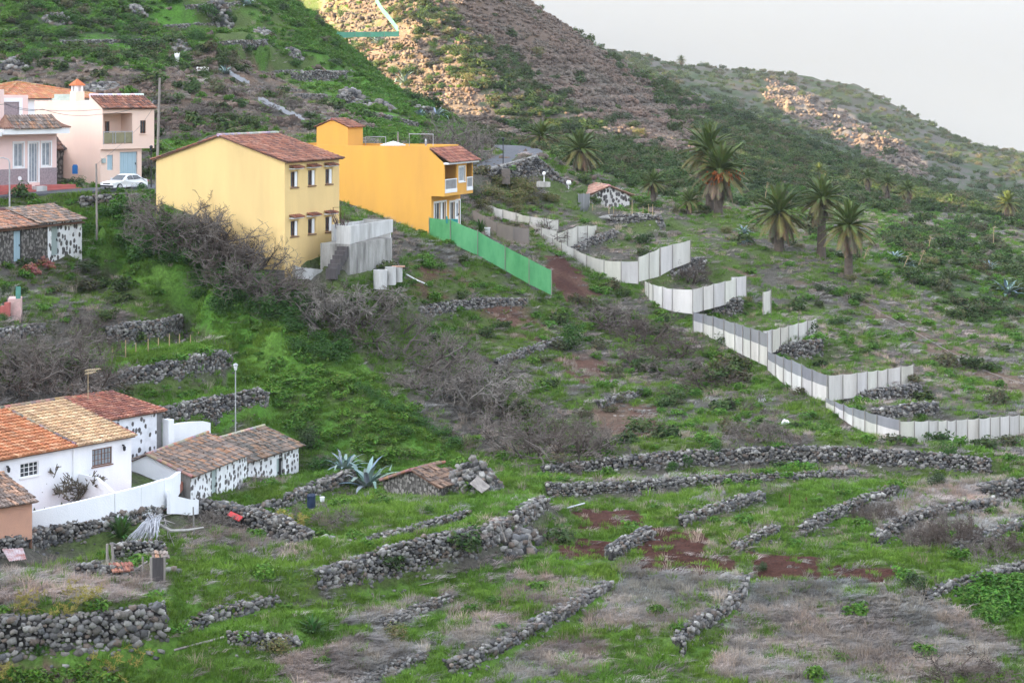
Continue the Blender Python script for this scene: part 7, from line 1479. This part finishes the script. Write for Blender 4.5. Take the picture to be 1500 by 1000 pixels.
m.box(-.3,.3,-.2,.2,-.32,.32); m.box(-.1,.1,-.1,.1,.32,.42); m.v = [tuple(R_ @ V3(v)+c) for v in m.v]; tag(m.build('plastic_can',M['white_trim']),'white plastic can lying tilted in the bushes below the fence','container')
m = MB(); p = P(456,741,134.6); m.lathe([(.26,-.1),(.29,.2),(.27,.45),(.29,.7),(.25,.8),(.24,.76)],14,p); tag(m.build('barrel',mat('dark_blue_plastic',(.02,.035,.075),None,.4)),'dark blue barrel beside the low wall of the grassy strip','barrel')
m = MB(); p = P(472,733,134); m.lathe([(.12,-.05),(.17,.25),(.16,.25),(.1,.0)],12,p); tag(m.build('bucket',M['white_trim']),'small white bucket right of the dark blue barrel','bucket')
m = MB(); p = P(462,60,312); m.lathe([(.45,-.3),(.5,.5),(.45,1.1),(.3,1.15)],14,p); tag(m.build('barrel',M['plastic_blue']),'bright blue barrel at the corner of the green net enclosure','barrel')
m = MB(); p = P(110,250,157.2); m.box(p.x-.22,p.x+.22,p.y-.2,p.y+.2,p.z-.3,p.z+.45); m.box(p.x-.16,p.x+.16,p.y-.15,p.y+.15,p.z+.45,p.z+.55); tag(m.build('plastic_drum',M['plastic_blue']),'blue plastic drum beside the stone hut door','drum')
# dry palm leaves and driftwood by the ruin
m = MB(); R = random.Random(3); top = P(226,757,118.2)
for i in range(80):
    f_ = R.random(); foot = P(186+f_*46+R.uniform(-4,4),790+R.uniform(-8,4)-f_*4,115.6+R.uniform(-.3,.4)); tt = top+V3((R.uniform(-.3,.5),R.uniform(-.2,.2),R.uniform(-.15,.2))); k = R.uniform(.7,1.15); md2 = tt.lerp(foot,.5)+Z*.15
    m.path([tt,md2,foot],[.022,.045,.012],4,(.42*k,.43*k,.46*k))
tag(m.build('dry_palm_leaves',M['twig']),'fan of dry silvery palm leaves heaped above the ruined outhouse','palm leaves')
m = MB()
for i in range(16):
    a = P(232,765,117.6)+V3((R.uniform(-.5,.5),R.uniform(-.4,.4),R.uniform(-.4,.3))); b = a+V3((R.uniform(-.4,1.3),R.uniform(-.6,.6),R.uniform(-1.5,.5))); k = R.uniform(.6,1); m.path([a,(a+b)/2+Z*.12,b],[.04,.03,.012],4,(.34*k,.32*k,.31*k))
a = P(226,764,117.4); m.path([a,P(250,777,117.4),P(275,776,118.4),P(298,772,119.6)],[.1,.09,.07,.04],6,(.42,.40,.38)); m.path([P(284,785,120.6),P(283,742,120.6)],[.06,.04],5,(.2,.19,.18)); tag(m.build('driftwood',M['twig']),'tangle of bare grey branches right of the dry palm leaves','branches')
e = empty('plank_door',P(231,864,110.4),math.radians(25)); tag(e,'weathered plank door standing in the ruined outhouse','door')
m = MB()
for i in range(4): m.box(-.3+.15*i+.004,-.3+.15*(i+1)-.004,-.03+.01*(i%2),.03,-.3,1.75)
m.build('planks',M['wood_dark'],e); m = MB(); m.box(-.42,-.31,-.05,.06,-.3,1.8); m.box(.31,.42,-.05,.06,-.3,1.8); m.build('door_frame',M['wood_grey'],e)
for (pa_,pb_,r_,lb) in ((P(209,863,110.8),P(209,815,110.8),.06,'upright grey post of the ruined outhouse'),(P(188,836,110.8),P(216,822,111.6),.06,'slanting grey beam over the broken outhouse wall'),(P(206,846,111),P(228,842,110.7),.04,'short rail between the post and the plank door'),(P(157,824,112.4),P(157,796,112.4),.08,'upright grey plank, left of a pair behind the outhouse'),(P(167,826,112.2),P(164,797,112.4),.08,'upright grey plank, right of a pair behind the outhouse')):
    m = MB(); m.tube(pa_-Z*.2,pb_,r_,r_*.9,6); tag(m.build('wooden_beam',M['wood_grey']),lb,'beam')
t = MB(); a = P(163,841,109.7); b = P(197,838,110.3); ex_ = (b-a); L0 = ex_.length; tiles(t,a+Z*.1,ex_,V3((-.35,.8,.25)),L0,.9,'red',seed=81,rag=1.2); tag(t.build('tile_patch',M['tile']),'strip of old red tiles on the broken outhouse wall','tiles')
t = MB(); a = P(222,818,110.6); tiles(t,a,V3((.9,.1,0)),V3((-.2,.8,.2)),.95,.8,'old',seed=82,rag=1.2); tag(t.build('tile_patch',M['tile']),'small slab of old tiles above the plank door','tiles')
m = MB(); a,b,c,d = P(14,822,110.8),P(39,819,111),P(34,803,112.2),P(3,804,112); n = 14; cm = []
for i in range(n):
    for s0_ in ((0),(.5)):
        pass
    t0_,t1_ = i/n,(i+1)/n; o_ = Z*(.05 if i%2 else 0); m.prism([a.lerp(b,t0_)+o_,a.lerp(b,t1_)+Z*(.0 if i%2 else .05),d.lerp(c,t1_)+Z*(.0 if i%2 else .05),d.lerp(c,t0_)+o_],(0,0,-.015))
tag(m.build('corrugated_sheet',mat('rusty_sheet',(.45,.40,.42),(.26,.07,.05),.7,1.6,1,streak=.3)),'rusty corrugated iron sheet leaning at the left edge','metal sheet')
m = MB(); a = P(342,757,125.8)
m.prism([P(338,752,126.4)+Z*.1,P(356,760,125.8)+Z*.1,P(350,766,125.2)+Z*.1,P(333,757,126)+Z*.1],(0,0,.06)); tag(m.build('red_sheet',M['red']),'small red sheet lying on the dry stone wall','sheet')
m = MB(); p = P(473,706,140.6); m.prism([P(474,710,140.4),P(501,694,142),P(503,690,142.6),P(474,705,141)],(0,.06,.08)); tag(m.build('wooden_board',M['wood_grey']),'grey board leaning against the wall by the agaves','board')
m = MB(); m.prism([P(688,708,135.6),P(706,722,135.2),P(717,714,136.2),P(699,698,136.6)],(.05,.1,.06)); tag(m.build('corrugated_sheet',M['wood_grey']),'grey sheet lying on the stone heap beside the collapsed hut','metal sheet')
# pink terrace at the left edge
e = empty('pink_terrace',P(30,470,130.6)); tag(e,'pink rendered terrace wall with a green glass rail and steps at the left edge','terrace')
off = P(30,470,130.6); m = MB(); m.prism([V3((-4,-.5,-1.5)),V3((0,0,-1.5)),V3((0,0,1.6)),V3((-.9,-.11,1.6)),V3((-.9,-.11,.9)),V3((-4,-.5,.9))],(-.3,1.8,0)); m.build('wall',mat('pink_stucco',(.62,.40,.37),(.40,.30,.27),.95,1.6,1,.4,12),e)
m = MB()
for i in range(5): m.box(-1.0-.3*i,-.9-.3*i+.22,-.75,-.16,-.6,1.4-.25*i)
m.build('steps',M['redstep'],e); m = MB(); m.prism([V3((-.35,.0,1.603)),V3((0,.04,1.603)),V3((0,.04,2.5)),V3((-.35,.0,2.5))],(0,.03,0)); m.build('rail_panel',mat('green_glass',(.12,.30,.25),None,.2),e)
m = MB(); m.lathe([(.15,0),(.22,.35),(.2,.36)],12,(0,0,0)); 
pl_ = DS[1].copy(); COL.objects.link(pl_); pl_.name = 'potted_plant'; pl_.location = P(9,432,130.6,470); pl_.scale = (.55,.55,.9); tag(pl_,'dark green potted plant on the pink terrace','plant')
pl_ = LS[0].copy(); COL.objects.link(pl_); pl_.name = 'garden_bush'; pl_.location = P(8,470,128.8)-Z*.3; pl_.scale = (.9,.9,.9); tag(pl_,'clipped green bush below the pink terrace steps','bush')
# things at the cottage and the balcony house yard
m = MB(); m.prism([P(864,311,185),P(946,313,185),P(948,319,183.6),P(864,318,183.6)],(0,0,-.15)); tag(m.build('concrete_slab',M['concrete']),'grey concrete slab in front of the dotted cottage','slab')
for i,(u,vt,vb) in enumerate(((868,300,320),(892,300,314),(899,302,320),(926,292,314),(942,302,322),(950,299,314),(956,299,312),(840,321,345),(942,313,334))):
    o,t,g = pole('',u,vb,u,vt,184.4+.2*(i%3),.04,'fence_post','post','stalk'); o['label'] = 'thin pale post of the yard around the dotted cottage'; o['group'] = 'posts of the cottage yard'
e = empty('stone_steps',P(741,262,181.6)); tag(e,'flight of narrow steps up the road wall','steps'); m = MB()
for i in range(8): m.box(-.45,.45,-.9+.09*i,.4,-.3+.17*i-.2,-.3+.17*(i+1))
m.build('treads',mat('brown_steps',(.15,.125,.108),(.09,.08,.07),.95,4),e)
place(ROS,'garden_plant',704,338,26,'dark green leafy plant beside the yard of the deep yellow house','plant',None,.6,Y=165.5)
m = MB(); p = P(662,325,157.6); m.box(p.x-.55,p.x+.55,p.y-.3,p.y+.3,p.z-.1,p.z+.25); m.box(p.x-.55,p.x-.4,p.y-.3,p.y+.3,p.z+.25,p.z+.5); tag(m.build('garden_bench',mat('teal_plastic',(.03,.26,.24),None,.5)),'teal garden bench behind the green net','bench')
m = MB(); p = P(714,345,166); m.box(p.x-.25,p.x+.25,p.y-.2,p.y+.2,p.z-.4,p.z+.7); m.box(p.x-.3,p.x+.3,p.y-.25,p.y+.25,p.z+.7,p.z+.78); tag(m.build('white_cabinet',M['white_trim']),'small white cabinet in the yard beside the tan screen','cabinet')
# ------------------------------------------------------------------ sea and the mountain added out of view to shade the village, notched to let sun through
m, nt, N, L, B = nt_new('sea'); B.inputs['Base Color'].default_value = (.03,.06,.09,1); B.inputs['Roughness'].default_value = .22
b = MB(); n = 64; b.add([(2400*math.cos(2*math.pi*i/n),2400*math.sin(2*math.pi*i/n)+500,-260) for i in range(n)],[tuple(range(n))]); tag(b.build('sea',m),kind='structure')
SUN = V3((-.86,-.36,.235)).normalized()
hh = V3((SUN.x,SUN.y,0)).normalized(); cc = V3((-hh.y,hh.x,0)); cc = -cc if cc.y < 0 else cc; te_ = SUN.z/math.hypot(SUN.x,SUN.y)
sv_ = np.arange(-500,1251,10.0); T0 = 420
def ridge_h(s):
    h = np.interp(s,RS_,RH_)+3*np.sin(s*.17)+2.5*np.sin(s*.39+1)
    return h
HAZE = .00008; EXPOSURE = 2.9; SKY_LOW = .138; SKY_HIGH = 2.1; SKY_TINT = (.965,1.0,1.07); SKY_MIX = .8
RS_ = (-500,306,317,360,500,545,690,735,790,850,905,945,1260); RH_ = (158,152,127,120,116,190,205,188,209,220,230,262,262)
tv_ = np.linspace(-300,420,40); S_, T_ = np.meshgrid(sv_, tv_, indexing='ij'); Hs = ridge_h(S_)
Hh = -70+(Hs+70)*np.where(T_ < 0, (1-(-T_/300))**.85, np.clip(1-(T_/420),0,1)**.7)+(fbm(S_,T_,30,88)-.5)*14*np.clip(np.abs(T_)/60,0,1)
rx = hh.x*(T0+T_)+cc.x*S_; ry = hh.y*(T0+T_)+cc.y*S_
ii = np.arange(S_.size).reshape(S_.shape); FQ = np.stack([ii[:-1,:-1],ii[:-1,1:],ii[1:,1:],ii[1:,:-1]],-1).reshape(-1,4)
hm = mat('shade_ridge',(.07,.085,.04),(.10,.085,.06),.95,.03,1)
tag(np_mesh('shade_ridge',np.stack([rx,ry,Hh],-1).reshape(-1,3),FQ,hm,smooth=True),kind='structure')
# ------------------------------------------------------------------ light
ld = bpy.data.lights.new('sun','SUN'); ld.energy = 3.8; ld.angle = math.radians(.5); ld.color = (1,.73,.38)
lo_ = bpy.data.objects.new('sun',ld); COL.objects.link(lo_); lo_.rotation_euler = SUN.to_track_quat('Z','Y').to_euler()
wd_ = bpy.data.worlds.new('World'); sc.world = wd_; wd_.use_nodes = True; nt = wd_.node_tree; N = nt.nodes; L = nt.links; bg = N['Background']
sky = N.new('ShaderNodeTexSky'); sky.sky_type = 'NISHITA'; sky.sun_disc = False; sky.sun_elevation = math.asin(SUN.z); sky.sun_rotation = math.atan2(SUN.x,SUN.y); sky.air_density = 1.0; sky.dust_density = 1.6; sky.ozone_density = 1.2; sky.altitude = 300
tc = N.new('ShaderNodeTexCoord'); sp = N.new('ShaderNodeSeparateXYZ'); L.new(tc.outputs['Generated'],sp.inputs[0])
mr = N.new('ShaderNodeMapRange'); mr.interpolation_type = 'SMOOTHSTEP'; mr.inputs[1].default_value = .0; mr.inputs[2].default_value = .5; mr.inputs[3].default_value = SKY_LOW; mr.inputs[4].default_value = SKY_HIGH; L.new(sp.outputs['Z'],mr.inputs[0])
sm = N.new('ShaderNodeVectorMath'); sm.operation = 'SCALE'; cb = N.new('ShaderNodeCombineXYZ'); L.new(sp.outputs['X'],cb.inputs[0]); L.new(sp.outputs['Y'],cb.inputs[1]); zm = N.new('ShaderNodeMath'); zm.operation = 'MULTIPLY_ADD'; zm.inputs[1].default_value = .85; zm.inputs[2].default_value = .13; L.new(sp.outputs['Z'],zm.inputs[0]); zx = N.new('ShaderNodeMath'); zx.operation = 'MAXIMUM'; zx.inputs[1].default_value = .1; L.new(zm.outputs[0],zx.inputs[0]); L.new(zx.outputs[0],cb.inputs[2]); nv = N.new('ShaderNodeVectorMath'); nv.operation = 'NORMALIZE'; L.new(cb.outputs[0],nv.inputs[0]); L.new(nv.outputs[0],sky.inputs['Vector'])
bw = N.new('ShaderNodeRGBToBW'); L.new(sky.outputs[0],bw.inputs[0]); tn = N.new('ShaderNodeVectorMath'); tn.operation = 'SCALE'; tn.inputs[0].default_value = SKY_TINT; L.new(bw.outputs[0],tn.inputs['Scale'])
mxs = N.new('ShaderNodeMix'); mxs.data_type = 'RGBA'; mxs.inputs[0].default_value = SKY_MIX; L.new(sky.outputs[0],mxs.inputs[6]); L.new(tn.outputs[0],mxs.inputs[7]); L.new(mxs.outputs[2],sm.inputs[0]); L.new(mr.outputs[0],sm.inputs['Scale']); L.new(sm.outputs[0],bg.inputs['Color']); bg.inputs['Strength'].default_value = .12
if HAZE > 0:
    hz = MB(); hz.box(-2500,2500,-2500,3500,-262,330)
    m, nt, N, L, B = nt_new('haze'); N.remove(B); pv = N.new('ShaderNodeVolumePrincipled'); pv.inputs['Color'].default_value = (.86,.92,1,1); pv.inputs['Density'].default_value = HAZE; pv.inputs['Anisotropy'].default_value = .2; L.new(pv.outputs[0],N['Material Output'].inputs['Volume'])
    ho = hz.build('haze',m); tag(ho,kind='stuff'); ho['label'] = 'thin pale evening haze over the valley'
# ------------------------------------------------------------------ camera
cd = bpy.data.cameras.new('camera'); cam = bpy.data.objects.new('camera',cd); COL.objects.link(cam); sc.camera = cam
cd.sensor_width = 36; cd.lens = F/1500*36; cd.shift_y = -(500-VH)/1500; cd.clip_end = 40000; cd.clip_start = 1; cam.rotation_euler = (math.pi/2,0,0)
vs_ = sc.view_settings; vs_.view_transform = 'Standard'; vs_.look = 'None'; vs_.gamma = 1; vs_.exposure = EXPOSURE
sc.render.engine = 'CYCLES'; sc.cycles.use_denoising = True; sc.cycles.denoiser = 'OPENIMAGEDENOISE'; sc.cycles.max_bounces = 6; sc.cycles.diffuse_bounces = 3; sc.cycles.transparent_max_bounces = 8; sc.cycles.sample_clamp_indirect = 6
sc.render.use_persistent_data = False
